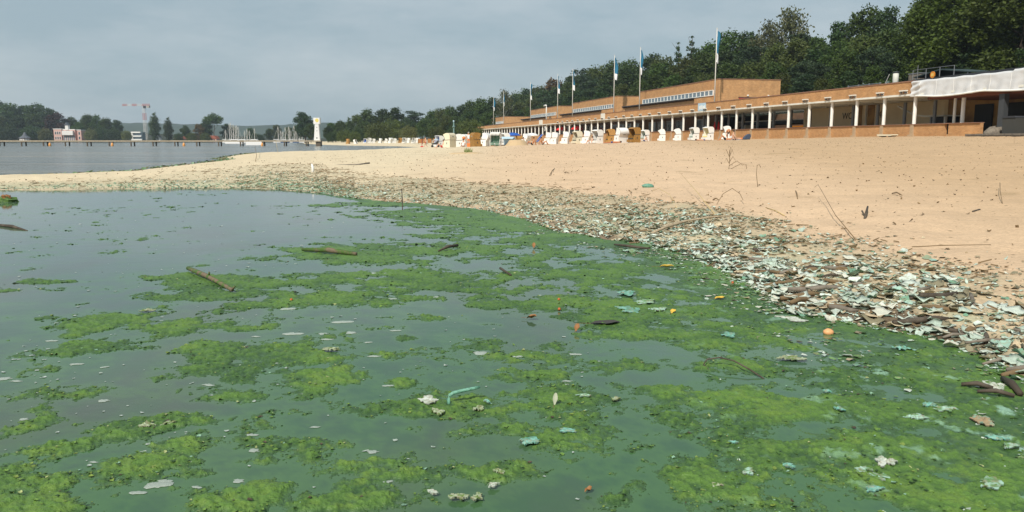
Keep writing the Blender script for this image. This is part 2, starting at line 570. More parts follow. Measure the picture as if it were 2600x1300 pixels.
# ------------------------------------------------------------------ beach
def build_beach():
    radii = np.concatenate([np.geomspace(2.2, 40, 330), np.geomspace(40.6, 260, 150), np.geomspace(266, 1000, 24)])
    X, Y, q = polar_grid(-52, 62, 760, radii)
    # rows of radius: reorder faces so normals point up
    q = q[:, ::-1]
    Z = ground(X, Y)
    d = shore_d(X, Y)
    keep = (d > -1.2)
    q = q[keep[q].any(1)]
    b = inside(X, Y, BAND)
    bd = np.where(b, seg_dist(X, Y, BAND), -seg_dist(X, Y, BAND))
    # colour: dry sand, wet sand by the water, algae stain within the wrack band
    n1 = fbm(X * 1.1, Y * 1.1, 4, 41); n2 = fbm(X * 6, Y * 6, 3, 42)
    dry = np.array([0.625, 0.45, 0.295]); spit = np.array([0.66, 0.55, 0.38]); wet = np.array([0.115, 0.088, 0.058]); stain = np.array([0.34, 0.33, 0.22])
    teal = np.array([0.30, 0.46, 0.32])
    far_left = smooth(2, -6, X)[:, None]
    c = dry * (1 - far_left) + spit * far_left
    vign_r = smooth(2.0, 9.0, X - 0.12 * Y)[:, None]  # sand darkens to the right: lens vignetting put into its colour
    c = c * (1 - vign_r) + np.array([0.52, 0.36, 0.215]) * vign_r
    c = c * (1 + 0.16 * n1 + 0.14 * n2)[:, None]
    s = (smooth(0.0, 0.7, bd + n1 * 0.9) * (0.55 + n2 * 0.9)).clip(0, 0.85)[:, None]
    tl = smooth(1.1, 0.1, d + n1)[:, None]
    s = s * (1 - 0.6 * smooth(-1.5, -5.0, X)[:, None] * smooth(0.8, 2.0, d)[:, None])
    c = c * (1 - s) + (stain * (1 - tl) + teal * tl) * s
    near_l = smooth(-0.5, 2.5, X)
    w = (smooth(0.45, 0.10, d + n1 * 0.8) * (0.25 + 0.68 * smooth(-0.5, 2.0, X))).clip(0, 1)[:, None]
    c = c * (1 - w) + wet * w
    # dark spots of trodden wrack on the open sand
    spots = (smooth(0.24, 0.34, fbm(X * 0.8, Y * 0.8, 4, 51)) * smooth(5, 12, np.hypot(X, Y)) * smooth(0.3, 2, d) * 0.45)[:, None]
    c = c * (1 - spots) + np.array([0.30, 0.21, 0.11]) * spots
    V = np.stack([X, Y, Z], 1)
    V, q, (c,) = prune(V, q, (c,))
    m = bpy.data.materials.new('sand')
    MATS['sand'] = m
    m.use_nodes = True
    nt = m.node_tree; bs = nt.nodes['Principled BSDF']
    bs.inputs['Roughness'].default_value = 0.9
    bs.inputs['Specular IOR Level'].default_value = 0.2
    at_ = nt.nodes.new('ShaderNodeAttribute'); at_.attribute_name = 'col'
    tc = nt.nodes.new('ShaderNodeTexCoord')
    n = nt.nodes.new('ShaderNodeTexNoise'); n.inputs['Scale'].default_value = 26; n.inputs['Detail'].default_value = 4; n.inputs['Roughness'].default_value = 0.75
    nt.links.new(tc.outputs['Object'], n.inputs['Vector'])
    mr = nt.nodes.new('ShaderNodeMapRange')
    mr.inputs['From Min'].default_value = 0.3; mr.inputs['From Max'].default_value = 0.7
    mr.inputs['To Min'].default_value = 0.78; mr.inputs['To Max'].default_value = 1.14
    nt.links.new(n.outputs['Fac'], mr.inputs['Value'])
    mx = nt.nodes.new('ShaderNodeMix'); mx.data_type = 'RGBA'; mx.blend_type = 'MULTIPLY'; mx.inputs['Factor'].default_value = 1
    nt.links.new(at_.outputs['Color'], mx.inputs[6]); nt.links.new(mr.outputs['Result'], mx.inputs[7])
    # specks of twig and bark litter
    vo = nt.nodes.new('ShaderNodeTexVoronoi'); vo.inputs['Scale'].default_value = 4.2
    nt.links.new(tc.outputs['Object'], vo.inputs['Vector'])
    m2 = nt.nodes.new('ShaderNodeMapRange')
    m2.inputs['From Min'].default_value = 0.07; m2.inputs['From Max'].default_value = 0.13
    m2.inputs['To Min'].default_value = 0.75; m2.inputs['To Max'].default_value = 0.0
    nt.links.new(vo.outputs['Distance'], m2.inputs['Value'])
    mx2 = nt.nodes.new('ShaderNodeMix'); mx2.data_type = 'RGBA'; mx2.inputs[7].default_value = (0.16, 0.11, 0.06, 1)
    nt.links.new(m2.outputs['Result'], mx2.inputs['Factor']); nt.links.new(mx.outputs[2], mx2.inputs[6])
    nt.links.new(mx2.outputs[2], bs.inputs['Base Color'])
    n3 = nt.nodes.new('ShaderNodeTexNoise'); n3.inputs['Scale'].default_value = 14; n3.inputs['Detail'].default_value = 6
    nt.links.new(tc.outputs['Object'], n3.inputs['Vector'])
    bp = nt.nodes.new('ShaderNodeBump'); bp.inputs['Strength'].default_value = 0.6; bp.inputs['Distance'].default_value = 0.03
    nt.links.new(n3.outputs['Fac'], bp.inputs['Height']); nt.links.new(bp.outputs['Normal'], bs.inputs['Normal'])
    o = obj('beach', np_mesh('beach', V, q, 'sand', True, c))
    tag(o, kind='structure')
build_beach()

# ------------------------------------------------------------------ water
def water_mat(name, attr, base, bumps, rough=0.06):
    m = bpy.data.materials.new(name); MATS[name] = m
    m.use_nodes = True
    nt = m.node_tree; bs = nt.nodes['Principled BSDF']
    bs.inputs['Roughness'].default_value = rough
    bs.inputs['IOR'].default_value = 1.33
    tc = nt.nodes.new('ShaderNodeTexCoord')
    if attr:
        a = nt.nodes.new('ShaderNodeAttribute'); a.attribute_name = attr
        nt.links.new(a.outputs['Color'], bs.inputs['Base Color'])
    else:
        n0 = nt.nodes.new('ShaderNodeTexNoise'); n0.inputs['Scale'].default_value = 0.16; n0.inputs['Detail'].default_value = 5
        mp0 = nt.nodes.new('ShaderNodeMapping'); mp0.inputs['Scale'].default_value = (0.22, 1.0, 1)
        nt.links.new(tc.outputs['Object'], mp0.inputs['Vector']); nt.links.new(mp0.outputs['Vector'], n0.inputs['Vector'])
        rp = nt.nodes.new('ShaderNodeValToRGB')  # light and dark of the ripples painted as streaks in the water colour
        rp.color_ramp.elements[0].position = 0.38; rp.color_ramp.elements[0].color = (*base[0], 1)
        rp.color_ramp.elements[1].position = 0.66; rp.color_ramp.elements[1].color = (*base[1], 1)
        nt.links.new(n0.outputs['Fac'], rp.inputs['Fac']); nt.links.new(rp.outputs['Color'], bs.inputs['Base Color'])
    prev = None
    for sc, sx, st, dist in bumps:
        mp = nt.nodes.new('ShaderNodeMapping'); mp.inputs['Scale'].default_value = (sx, 1, 1); mp.inputs['Rotation'].default_value = (0, 0, 0.12)
        n = nt.nodes.new('ShaderNodeTexNoise'); n.inputs['Scale'].default_value = sc; n.inputs['Detail'].default_value = 3
        nt.links.new(tc.outputs['Object'], mp.inputs['Vector']); nt.links.new(mp.outputs['Vector'], n.inputs['Vector'])
        bp = nt.nodes.new('ShaderNodeBump'); bp.inputs['Strength'].default_value = st; bp.inputs['Distance'].default_value = dist
        nt.links.new(n.outputs['Fac'], bp.inputs['Height'])
        if prev: nt.links.new(prev.outputs['Normal'], bp.inputs['Normal'])
        prev = bp
    nt.links.new(prev.outputs['Normal'], bs.inputs['Normal'])

water_mat('lake', None, ((0.075, 0.092, 0.090), (0.230, 0.200, 0.150)), ((0.10, 0.30, 1.0, 1.6), (0.55, 0.35, 1.0, 0.35), (2.2, 0.45, 1.0, 0.10), (7.0, 0.5, 0.7, 0.03)), 0.15)
water_mat('lagoon', 'col', None, ((5.0, 0.6, 0.12, 0.01), (22.0, 0.8, 0.10, 0.003)), 0.05)
lk = MB()
lk.v = [(-6000, 23.2, 0), (-60, 23.2, 0), (-17, 23.4, 0), (-8, 26, 0), (10, 42, 0), (300, 60, 0), (300, 5000, 0), (-6000, 5000, 0)]
lk.f = [tuple(range(8))]
tag(lk.build('lake_water', 'lake'), kind='structure')

def mat_blobs():
    # floating mats: centre x, y, half width, half height (photo scale), weight
    return [(850, 640, 140, 14, 1.1), (960, 652, 60, 13, 1.2), (740, 637, 16, 5, .9), (1075, 640, 75, 16, 1.0), (1190, 585, 85, 16, .8), (1240, 630, 100, 22, 1.0),
            (1130, 540, 220, 9, .9), (960, 520, 110, 6, .9), (1300, 575, 110, 26, 1.0), (1420, 600, 120, 18, 1.0), (1380, 640, 90, 22, 1.0), (1200, 560, 130, 12, .9),
            (520, 705, 110, 10, .9), (520, 745, 95, 10, .8), (380, 745, 40, 8, .6), (740, 715, 170, 10, .9), (900, 700, 110, 8, .7), (1040, 708, 90, 13, 1.1), (1270, 720, 90, 22, 1.1),
            (1130, 700, 60, 9, .6), (800, 765, 150, 12, .95), (1060, 755, 60, 8, .7), (1480, 700, 140, 34, 1.0), (1600, 680, 130, 16, .9), (1400, 775, 75, 13, 1.0), (1560, 785, 140, 36, 1.05),
            (1640, 740, 110, 20, .8), (280, 815, 95, 24, .9), (470, 830, 70, 26, .85), (620, 840, 90, 12, .7), (1060, 805, 65, 10, .9), (1225, 775, 90, 12, .9), (1500, 830, 50, 10, .6),
            (190, 890, 62, 13, 1.15), (330, 885, 55, 9, .9), (560, 885, 80, 9, .9), (720, 885, 110, 22, 1.0), (820, 905, 120, 18, 1.0), (560, 910, 50, 9, .8), (510, 950, 95, 26, .8),
            (790, 965, 110, 26, .95), (585, 1010, 62, 16, 1.0), (1280, 870, 50, 9, .9), (1040, 860, 20, 6, .9), (940, 835, 45, 6, .6), (1260, 830, 45, 7, .7),
            (1400, 955, 50, 9, .8), (1640, 850, 120, 22, .9), (1790, 880, 90, 14, .8), (1020, 985, 70, 14, .8), (960, 1030, 120, 18, .8), (760, 1040, 90, 14, .6),
            (1170, 1035, 140, 28, 1.1), (1280, 1010, 70, 14, .9), (1430, 1035, 120, 36, 1.15), (1320, 1110, 190, 44, 1.2), (1230, 1190, 190, 42, 1.15), (1440, 1080, 60, 22, .9),
            (330, 1080, 90, 18, 1.0), (190, 1125, 62, 22, 1.1), (480, 1060, 110, 14, .8), (250, 1110, 90, 14, .8), (650, 1140, 240, 26, .85), (420, 1180, 260, 26, .9), (90, 1215, 140, 32, 1.0),
            (760, 1130, 100, 18, .8), (60, 1290, 130, 40, 1.0), (700, 1270, 220, 36, .95), (900, 1280, 160, 30, .95), (520, 1210, 90, 16, .6), (1150, 1270, 90, 22, .6),
            (1700, 990, 90, 12, .8), (1850, 1005, 120, 20, 1.0), (2000, 1055, 130, 22, 1.1), (1830, 955, 60, 10, .8), (1560, 1020, 60, 12, .7),
            (2080, 940, 160, 14, .7), (2230, 965, 140, 22, 1.0), (2150, 1030, 130, 26, 1.0), (2300, 985, 60, 14, .8), (2130, 1100, 110, 20, .9), (2320, 1070, 120, 32, 1.0), (2480, 1040, 110, 36, .8),
            (2280, 1130, 90, 20, .8), (2500, 1110, 110, 30, .8), (1900, 1150, 120, 26, 1.0), (1860, 1215, 170, 48, 1.2), (1960, 1260, 140, 36, 1.1), (2250, 1220, 200, 36, 1.0), (2420, 1190, 140, 20, .8),
            (1560, 1270, 120, 26, .9), (1490, 1260, 70, 20, .7), (1720, 1050, 60, 10, .6), (2050, 890, 80, 14, .8), (2200, 860, 130, 12, .6), (1620, 1110, 40, 8, .6), (1690, 1195, 30, 10, .8),
            (2350, 1270, 120, 30, .7), (2540, 1230, 80, 30, .7), (1750, 720, 70, 22, .8), (1700, 800, 90, 24, .8), (1820, 790, 110, 24, .7), (60, 735, 120, 4, .55), (140, 715, 90, 4, .6), (90, 1195, 110, 12, .6)]

def build_lagoon():
    # plan coordinates of every mat; density is worked out on the water plane
    BL = []
    for cx, cy, rx, ry, w in mat_blobs():
        c = px(cx, cy); e = px(cx + rx, cy); f = px(cx, cy - ry); g = px(cx, cy + ry)
        BL.append((c.x, (f.y + g.y) / 2, abs(e.x - c.x), max(0.01, (f.y - g.y) / 2), w))
    def density(X, Y, noise=True):
        Zc = np.full(X.shape, -2.2)
        r = np.hypot(X, Y)
        # open background: scum is thicker close by and towards the right-hand shore
        Zc = Zc + 1.55 * smooth(6.5, 3.0, r - 0.5 * X) + 0.85 * smooth(-0.5, 3.0, X - 0.08 * Y) * smooth(13, 6, r)
        wx = X + 0.35 * np.minimum(1, r / 10) * fbm(X * 2.5, Y * 2.5, 3, 61)
        wy = Y + 0.55 * np.minimum(1, r / 10) * fbm(X * 2.5, Y * 2.5, 3, 62)
        for cx, cy, rx, ry, w in BL:
            near = (np.abs(X - cx) < rx * 2.6) & (np.abs(Y - cy) < ry * 2.8)
            if not near.any(): continue
            q = ((wx[near] - cx) / (rx * 1.12)) ** 2 + ((wy[near] - cy) / (ry * 1.15)) ** 2
            Zc[near] = np.maximum(Zc[near], (2.15 * w) - 2.0 * q ** 0.5)
        n = fbm(X * 4.2, Y * 4.2, 7, 63, 0.72) / 0.10
        n2 = fbm(X * 0.9, Y * 0.9, 2, 65) / 0.16
        D = 0.40 * (Zc + 0.22 * smooth(11, 6, r) + 1.15 * n + 0.40 * n2)
        return D
    # water sheet with the colour of the suspended algae and silt
    radii = np.concatenate([np.geomspace(1.4, 8, 260), np.geomspace(8.1, 30, 160)])
    X, Y, q = polar_grid(-58, 62, 460, radii)
    q = q[:, ::-1]
    D = density(X, Y)
    n = fbm(X * 1.3, Y * 0.7, 5, 71); n2 = fbm(X * 4.0, Y * 1.6, 4, 72)
    r = np.hypot(X, Y)
    film = smooth(16, 3.0, r + X * -0.9 + n * 8)
    clear = np.array([0.086, 0.122, 0.100]); green = np.array([0.064, 0.132, 0.066]); silt = np.array([0.072, 0.078, 0.056])
    film = (film * 0.95 + 1.0 * n2 + 0.5 * fbm(X * 9, Y * 5, 4, 74)).clip(0, 1)[:, None]
    nearw = smooth(9.5, 4.5, r)[:, None]; rightw = smooth(-0.2, 0.9, X)[:, None] * smooth(3.4, 4.6, r)[:, None]
    clear = clear * (1 - nearw) + np.array([0.060, 0.092, 0.068]) * nearw
    green = np.array([0.044, 0.106, 0.050]) * (1 - rightw) + np.array([0.068, 0.134, 0.080]) * rightw
    c = clear * (1 - film) + green * film
    cloud = (smooth(-1.15, 0.05, D + 0.25 * n2) * 0.92)[:, None]
    c = c * (1 - cloud) + np.array([0.066, 0.146, 0.054]) * cloud
    s = (smooth(0.08, 0.30, fbm(X * 0.9 + 5, Y * 0.55, 4, 73)) * 0.55)[:, None] * (1 - 0.5 * film)
    right = smooth(1.6, 3.0, X - 0.12 * Y)[:, None] * smooth(7, 4, r)[:, None]
    s = np.maximum(s, right * 0.9)
    c = c * (1 - s) + silt * s
    # keep the sheet on the near side of the middle of the spit
    V = np.stack([X, Y, np.zeros_like(X)], 1)
    mid = np.interp(X, [-60, -17, -8, 10, 60], [23.2, 23.4, 26, 42, 60]) - 0.3
    ok = (Y < mid) & (shore_d(X, Y) < 1.5)
    q = q[ok[q].all(1)]
    V, q, (c,) = prune(V, q, (c,))
    tag(obj('lagoon_water', np_mesh('lagoon_water', V, q, 'lagoon', True, c)), kind='structure')
    # the mats themselves: a lumpy sheet that comes up through the surface where algae has gathered
    radii = np.concatenate([np.geomspace(2.3, 9, 560), np.geomspace(9.03, 21, 300)])
    X, Y, q = polar_grid(-38, 40, 1050, radii)
    q = q[:, ::-1]
    D = density(X, Y)
    sd = shore_d(X, Y)
    edge_w = 0.9 * smooth(-6, 1.5, X) + 0.12
    D = np.maximum(D, 0.55 * smooth(-edge_w, -0.03, sd) * smooth(-8, -2.5, X) - 0.22 + 1.1 * fbm(X * 4, Y * 4, 5, 64, 0.62) - 0.6 * smooth(-edge_w, -edge_w - 0.4, sd))
    D = np.where(sd > 0.25, -1, D)
    r = np.hypot(X, Y)
    lump = fbm(X * 9, Y * 9, 4, 81, 0.6); fine = fbm(X * 45, Y * 45, 3, 82, 0.6)
    t = smooth(0.02, 0.7, D)
    Z = np.where(D > 0.02, 0.0015 + 0.010 * t + t * (0.016 * np.maximum(lump, -0.2) + 0.018 * fine) + 0.004 * fine, -0.05 + 0.052 * smooth(-0.35, 0.02, D))
    keep = D > -0.2
    q = q[keep[q].all(1)]
    n = fbm(X * 3, Y * 3, 4, 91); n2 = fbm(X * 16, Y * 16, 4, 92)
    deep = np.array([0.030, 0.080, 0.020]); mid_ = np.array([0.095, 0.190, 0.030]); yel = np.array([0.130, 0.218, 0.032])
    k = (0.45 + 1.3 * n + 0.6 * (t - 0.5) + 1.5 * fine + 0.8 * lump).clip(0, 1)[:, None]
    c = deep * (1 - k) + mid_ * k
    y = (smooth(0.05, 0.30, n2 + 0.8 * n) * 0.65 * smooth(8.5, 4.5, r))[:, None]
    c = c * (1 - y) + yel * y
    far = smooth(6, 12, r)[:, None]
    c = c * (1 - far) + (c * 0.6 + np.array([0.075, 0.14, 0.045]) * 0.6) * far
    thin = smooth(0.45, 0.02, D)[:, None] * 0.75
    c = c * (1 - thin) + np.array([0.060, 0.125, 0.048]) * (1 + 0.8 * fine)[:, None] * thin
    # mint skin where the scum has dried, mostly towards the shore on the right
    mint = (smooth(0.12, 0.24, fbm(X * 7 + 9, Y * 7, 4, 93, 0.62)) * smooth(0.0, 2.2, X - 0.12 * Y) * 0.8 * smooth(0.1, 0.4, D))[:, None]
    c = c * (1 - mint) + np.array([0.30, 0.50, 0.38]) * mint
    V = np.stack([X, Y, Z], 1)
    V, q, (c,) = prune(V, q, (c,))
    mat('algae_mat', rough=0.5, spec=0.45, attr='col', noise=(120, (0.03, 0.06, 0.012), 0.55, 0.8), bump=(170, 0.75, 0.006))
    o = obj('algae_mats', np_mesh('algae_mats', V, q, 'algae_mat', True, c))
    tag(o, 'bright green blue-algae scum floating in ragged mats on the lagoon', 'algae', kind='stuff')
    return density
DENS = build_lagoon()

# ------------------------------------------------------------------ far bank and hills
def strip(name, pts_front, pts_back, m, kind='structure'):
    mb = MB(); n = len(pts_front)
    mb.v = list(pts_front) + list(pts_back)
    mb.f = [(i, i + 1, n + i + 1, n + i) for i in range(n - 1)]
    return tag(mb.build(name, m, smooth_=True), kind=kind)

xs = np.linspace(-1100, 150, 60)
strip('far_bank', [(float(x), 560 + 12 * math.sin(x * 0.02), -0.3) for x in xs], [(float(x), 760, 6.0 + 3 * math.sin(x * 0.011)) for x in xs], 'undergrowth')
hx = np.linspace(-2600, 900, 220)
hz = 38 + 14 * vnoise(hx / 340, hx * 0 + 1, 5) + 3.5 * vnoise(hx / 22, hx * 0, 6)
hm = MB(); nh = len(hx)
for row, (yy, kz) in enumerate(((1900, 0), (1960, 0.75), (2060, 1.0), (2400, 0.9))):
    hm.v += [(float(x), yy, float(z * kz - (1 if row == 0 else 0))) for x, z in zip(hx, hz)]
for row in range(3):
    hm.f += [(row * nh + i, row * nh + i + 1, (row + 1) * nh + i + 1, (row + 1) * nh + i) for i in range(nh - 1)]
tag(hm.build('far_hills', 'hill_far', smooth_=True), kind='structure')

# building frame: local x runs along the front away from the camera, local y faces the lake
P0 = Vector((33.22, 66.0, 0))
DV = Vector((-0.2063, 0.9785, 0)); NV = Vector((-0.9785, -0.2063, 0))
BROT = math.atan2(DV.y, DV.x)
SPC = 3.809
def bl(s, n, z=0):
    return P0 + DV * s + NV * n + Vector((0, 0, z))
def to_sn(x, y):
    v = Vector((x, y, 0)) - Vector((P0.x, P0.y, 0))
    return v.dot(DV), v.dot(NV)
def col_s(u, n):
    """distance along the front at which the plane n is seen in image column u"""
    a = (u - 1300) / F
    p = P0 + NV * n
    return (p.x - a * p.y) / (a * DV.y - DV.x)

def slope_z(x, y):
    s, n = to_sn(x, y)
    t = -n
    k = max(0.25, min(1.0, (260 - s) / 120 + 0.25))
    base = 1.7 + 3.2 * k * min(1, max(0, (t - 12) / 6))
    return base + max(0, t - 18) * 0.12 * k

sm = MB(); ns, nt_ = 60, 14
for i in range(ns):
    s = -50 + i * 9.5
    for j in range(nt_):
        t = 13.5 + j * j * 0.75
        p = bl(s, -t)
        sm.v.append((p.x, p.y, slope_z(p.x, p.y) if j else 0.5))
for i in range(ns - 1):
    for j in range(nt_ - 1):
        a = i * nt_ + j
        sm.f.append((a, a + nt_, a + nt_ + 1, a + 1))
tag(sm.build('wooded_slope', 'undergrowth', smooth_=True), kind='structure')

# ------------------------------------------------------------------ trees
def leaf_cloud(lobes, n_clump, n_leaf, leaf, seed, clump_r=0.05, flat=1.0, hang=0.0, inner=0.35):
    """lobes: (cx, cy, cz, rx, ry, rz); leaf quads grouped in clumps through the outer part of each lobe"""
    rg = np.random.default_rng(seed)
    vol = np.array([l[3] * l[4] * l[5] for l in lobes]) ** 0.8
    pick = rg.choice(len(lobes), n_clump, p=vol / vol.sum())
    Lb = np.array(lobes)[pick]
    d = rg.normal(size=(n_clump, 3)); d /= np.linalg.norm(d, axis=1, keepdims=True)
    rad = inner + (1 - inner) * rg.random(n_clump) ** 0.45
    C = Lb[:, :3] + d * Lb[:, 3:] * rad[:, None]
    n = n_clump * n_leaf
    cc = np.repeat(C, n_leaf, 0)
    off = rg.normal(size=(n, 3)) * clump_r * np.array([1, 1, flat])
    off[:, 2] -= hang * rg.random(n)
    c = cc + off
    a = rg.normal(size=(n, 3)); a[:, 2] *= 0.55; a /= np.linalg.norm(a, axis=1, keepdims=True)
    if hang: a[:, 2] -= 1.2; a /= np.linalg.norm(a, axis=1, keepdims=True)
    b = np.cross(a, rg.normal(size=(n, 3))); b /= np.linalg.norm(b, axis=1, keepdims=True)
    s = leaf * (0.6 + 0.8 * rg.random(n))[:, None]
    p0 = c - a * s; p1 = c + b * s * 0.55; p2 = c + a * s; p3 = c - b * s * 0.55
    V = np.stack([p0, p1, p2, p3], 1).reshape(-1, 3)
    Fq = np.arange(n * 4).reshape(n, 4)
    return V, Fq

def crown_lobes(seed, w, z0, z1, n, rr=(0.3, 0.5)):
    rg = random.Random(seed); out = []
    for i in range(n):
        f = (i + 0.5) / n
        z = z0 + (z1 - z0) * f
        prof = math.sin(math.pi * min(0.97, max(0.12, 0.18 + f * 0.78))) ** 0.7
        a = i * 2.4 + rg.random()
        rad = w * prof * (0.35 + 0.4 * rg.random())
        r = w * (rr[0] + (rr[1] - rr[0]) * rg.random())
        out.append((math.cos(a) * rad, math.sin(a) * rad, z, r, r, r * (0.6 + 0.25 * rg.random())))
    return out

TREES = {}
def trunk_mesh(name, h, r, limbs, material, seed):
    rg = random.Random(seed); mb = MB()
    pts = [(0.012 * math.sin(i * 1.7 + seed), 0.012 * math.cos(i * 1.3 + seed), h * i / 6) for i in range(7)]
    pts[0] = (0, 0, -0.04)
    mb.tube(pts, [r * (1 - 0.8 * i / 6) for i in range(7)], 7)
    for i in range(limbs):
        f = 0.35 + 0.6 * (i + rg.random() * 0.5) / limbs
        k = f * 6; b = Vector(pts[int(k)]).lerp(Vector(pts[min(6, int(k) + 1)]), k - int(k))
        a = i * 2.4 + rg.random(); ln = 0.22 * (1.15 - 0.6 * f)
        d = Vector((math.cos(a), math.sin(a), 0.75))
        mb.tube([b, b + d * ln * 0.5 + Vector((0, 0, 0.01)), b + d * ln + Vector((0, 0, 0.03))], [r * (0.5 - 0.35 * f), r * 0.22, r * 0.06], 5)
    return mb.mesh(name, material, True)

def def_tree(kind, crown, leafmat, trunk):
    V, Fq = crown
    TREES[kind] = (np_mesh('crown', V, Fq, leafmat, False), trunk)

for i, sd in enumerate((3, 14, 25, 36)):
    lm = ('leaf_broad', 'leaf_deep', 'leaf_broad', 'leaf_olive')[i]
    def_tree('broad%d' % i, leaf_cloud(crown_lobes(sd, (0.30, 0.27, 0.34, 0.31)[i], 0.22, 0.90, (11, 12, 10, 11)[i]), 720, 9, 0.019, sd, 0.026), lm,
             trunk_mesh('trunk', 0.82, 0.022, 9, 'bark', sd))
V0 = leaf_cloud(crown_lobes(77, 0.42, 0.16, 0.9, 20, (0.2, 0.34)), 2000, 11, 0.0125, 5, 0.022)
def_tree('oak', V0, 'leaf_oak', trunk_mesh('trunk', 0.85, 0.03, 16, 'bark', 5))
V0 = leaf_cloud(crown_lobes(78, 0.40, 0.10, 0.9, 18, (0.22, 0.34)), 1700, 11, 0.0125, 6, 0.022)
def_tree('oak2', V0, 'leaf_broad', trunk_mesh('trunk', 0.85, 0.028, 14, 'bark', 6))
pl = [(0.16 * math.cos(i * 2.4) * (1.2 - 0.5 * i / 9), 0.16 * math.sin(i * 2.4) * (1.2 - 0.5 * i / 9), 0.42 + 0.055 * i, 0.16, 0.16, 0.05) for i in range(10)]
def_tree('pine', leaf_cloud(pl, 520, 10, 0.016, 8, 0.022, 0.5), 'leaf_pine', trunk_mesh('trunk', 0.9, 0.016, 9, 'bark', 8))
sp = [(0, 0, 0.16 + 0.082 * i, 0.20 * (1 - i / 10.6), 0.20 * (1 - i / 10.6), 0.035) for i in range(10)] + [(0, 0, 0.98, 0.015, 0.015, 0.05)]
def_tree('spruce', leaf_cloud(sp, 420, 10, 0.017, 9, 0.014, 0.4, 0.012, 0.1), 'leaf_pine', trunk_mesh('trunk', 0.98, 0.013, 4, 'bark', 9))
def_tree('birch', leaf_cloud(crown_lobes(91, 0.22, 0.34, 0.93, 12, (0.2, 0.38)), 420, 9, 0.013, 10, 0.026, 1.3, 0.05), 'leaf_birch', trunk_mesh('trunk', 0.92, 0.011, 12, 'bark_birch', 10))
po = [(0.02 * math.cos(i * 2), 0.02 * math.sin(i * 2), 0.12 + 0.082 * i, 0.13 * math.sin(math.pi * (0.2 + 0.072 * i)), 0.13 * math.sin(math.pi * (0.2 + 0.072 * i)), 0.09) for i in range(11)]
def_tree('poplar', leaf_cloud(po, 460, 9, 0.018, 11, 0.022), 'leaf_poplar', trunk_mesh('trunk', 0.9, 0.015, 5, 'bark', 11))
wl = [(0.34 * math.cos(i * 1.05), 0.34 * math.sin(i * 1.05), 0.55, 0.3, 0.3, 0.30) for i in range(6)] + [(0, 0, 0.68, 0.36, 0.36, 0.28)]
def_tree('willow', leaf_cloud(wl, 520, 10, 0.03, 12, 0.03, 1.0, 0.20), 'leaf_willow', trunk_mesh('trunk', 0.6, 0.03, 6, 'bark', 12))
bu = [(0.4 * math.cos(i * 1.05), 0.4 * math.sin(i * 1.05), 0.42, 0.36, 0.36, 0.38) for i in range(6)] + [(0, 0, 0.6, 0.42, 0.42, 0.36)]
def_tree('bush', leaf_cloud(bu, 620, 10, 0.03, 13, 0.04), 'leaf_olive', trunk_mesh('trunk', 0.5, 0.03, 6, 'bark', 13))
def_tree('bush_dark', leaf_cloud(bu, 620, 10, 0.03, 14, 0.04), 'leaf_deep', trunk_mesh('trunk', 0.5, 0.03, 6, 'bark', 14))
def_tree('copper', leaf_cloud(crown_lobes(41, 0.36, 0.14, 0.86, 11), 520, 9, 0.024, 15, 0.03), 'leaf_copper', trunk_mesh('trunk', 0.7, 0.03, 6, 'bark', 15))
def_tree('rust', leaf_cloud(crown_lobes(43, 0.30, 0.10, 0.88, 10), 420, 9, 0.024, 16, 0.03), 'leaf_rust', trunk_mesh('trunk', 0.7, 0.02, 6, 'bark', 16))
um = [(0.14 * math.cos(i * 1.3), 0.14 * math.sin(i * 1.3), 0.76, 0.15, 0.15, 0.13) for i in range(5)] + [(0, 0, 0.86, 0.17, 0.17, 0.13)]
def_tree('umbrella', leaf_cloud(um, 340, 9, 0.02, 17, 0.026), 'leaf_broad', trunk_mesh('trunk', 0.85, 0.016, 6, 'bark', 17))

def tree(kind, name, x, y, zb, h, wid, label, group=None, cat='tree'):
    e = empty(name, (x, y, zb), random.random() * 6.28, label, cat, group, (h * wid, h * wid, h))
    cm, tm = TREES[kind]
    obj('trunk', tm, e); obj('crown', cm, e)
    return e

WOOD_G = 'trees of the wood on the slope'
def near_mark(u, marks):
    m = min(marks, key=lambda q: abs(q[0] - u))
    d = u - m[0]
    return ('left of ' if d < -9 else 'right of ' if d > 9 else 'behind ') + m[1]
MARKS_R = [(1310, 'the farthest brick hall'), (1347, 'the flag at the third hall'), (1385, 'the crook-shaped lamp'), (1418, 'the third hall corner flag'), (1452, 'the second hall far flag'), (1505, 'the second hall windows'),
           (1556, 'the broad blue flag'), (1620, 'the second tallest flag'), (1665, 'the first hall window end'), (1711, 'the small spruce'), (1745, 'the tall spruce'), (1807, 'the tallest flag'), (1850, 'the red hall door'),
           (1900, 'the first hall end wall'), (1945, 'the brownish birch'), (1992, 'the tall birch'), (2045, 'the orange doors'), (2100, 'the arcade wall lamps'), (2165, 'the low roof railing'), (2253, 'the vent pipe'),
           (2340, 'the roof barrier'), (2430, 'the green canopy'), (2520, 'the thick steel post'), (2600, 'the right picture edge'), (2700, 'the bins beyond the edge')]
MARKS_M = [(842, 'the white tower'), (890, 'the tan far chair'), (930, 'the two tall trees'), (965, 'the olive tree'), (1000, 'the tall olive tree'), (1040, 'the willow'), (1075, 'the windbreak'), (1110, 'the green shrub'), (1153, 'the lamp mast'), (1195, 'the arcade end tree'),
           (1225, 'the end of the arcade'), (1255, 'the leftmost flag'), (1282, 'the spindly birch')]
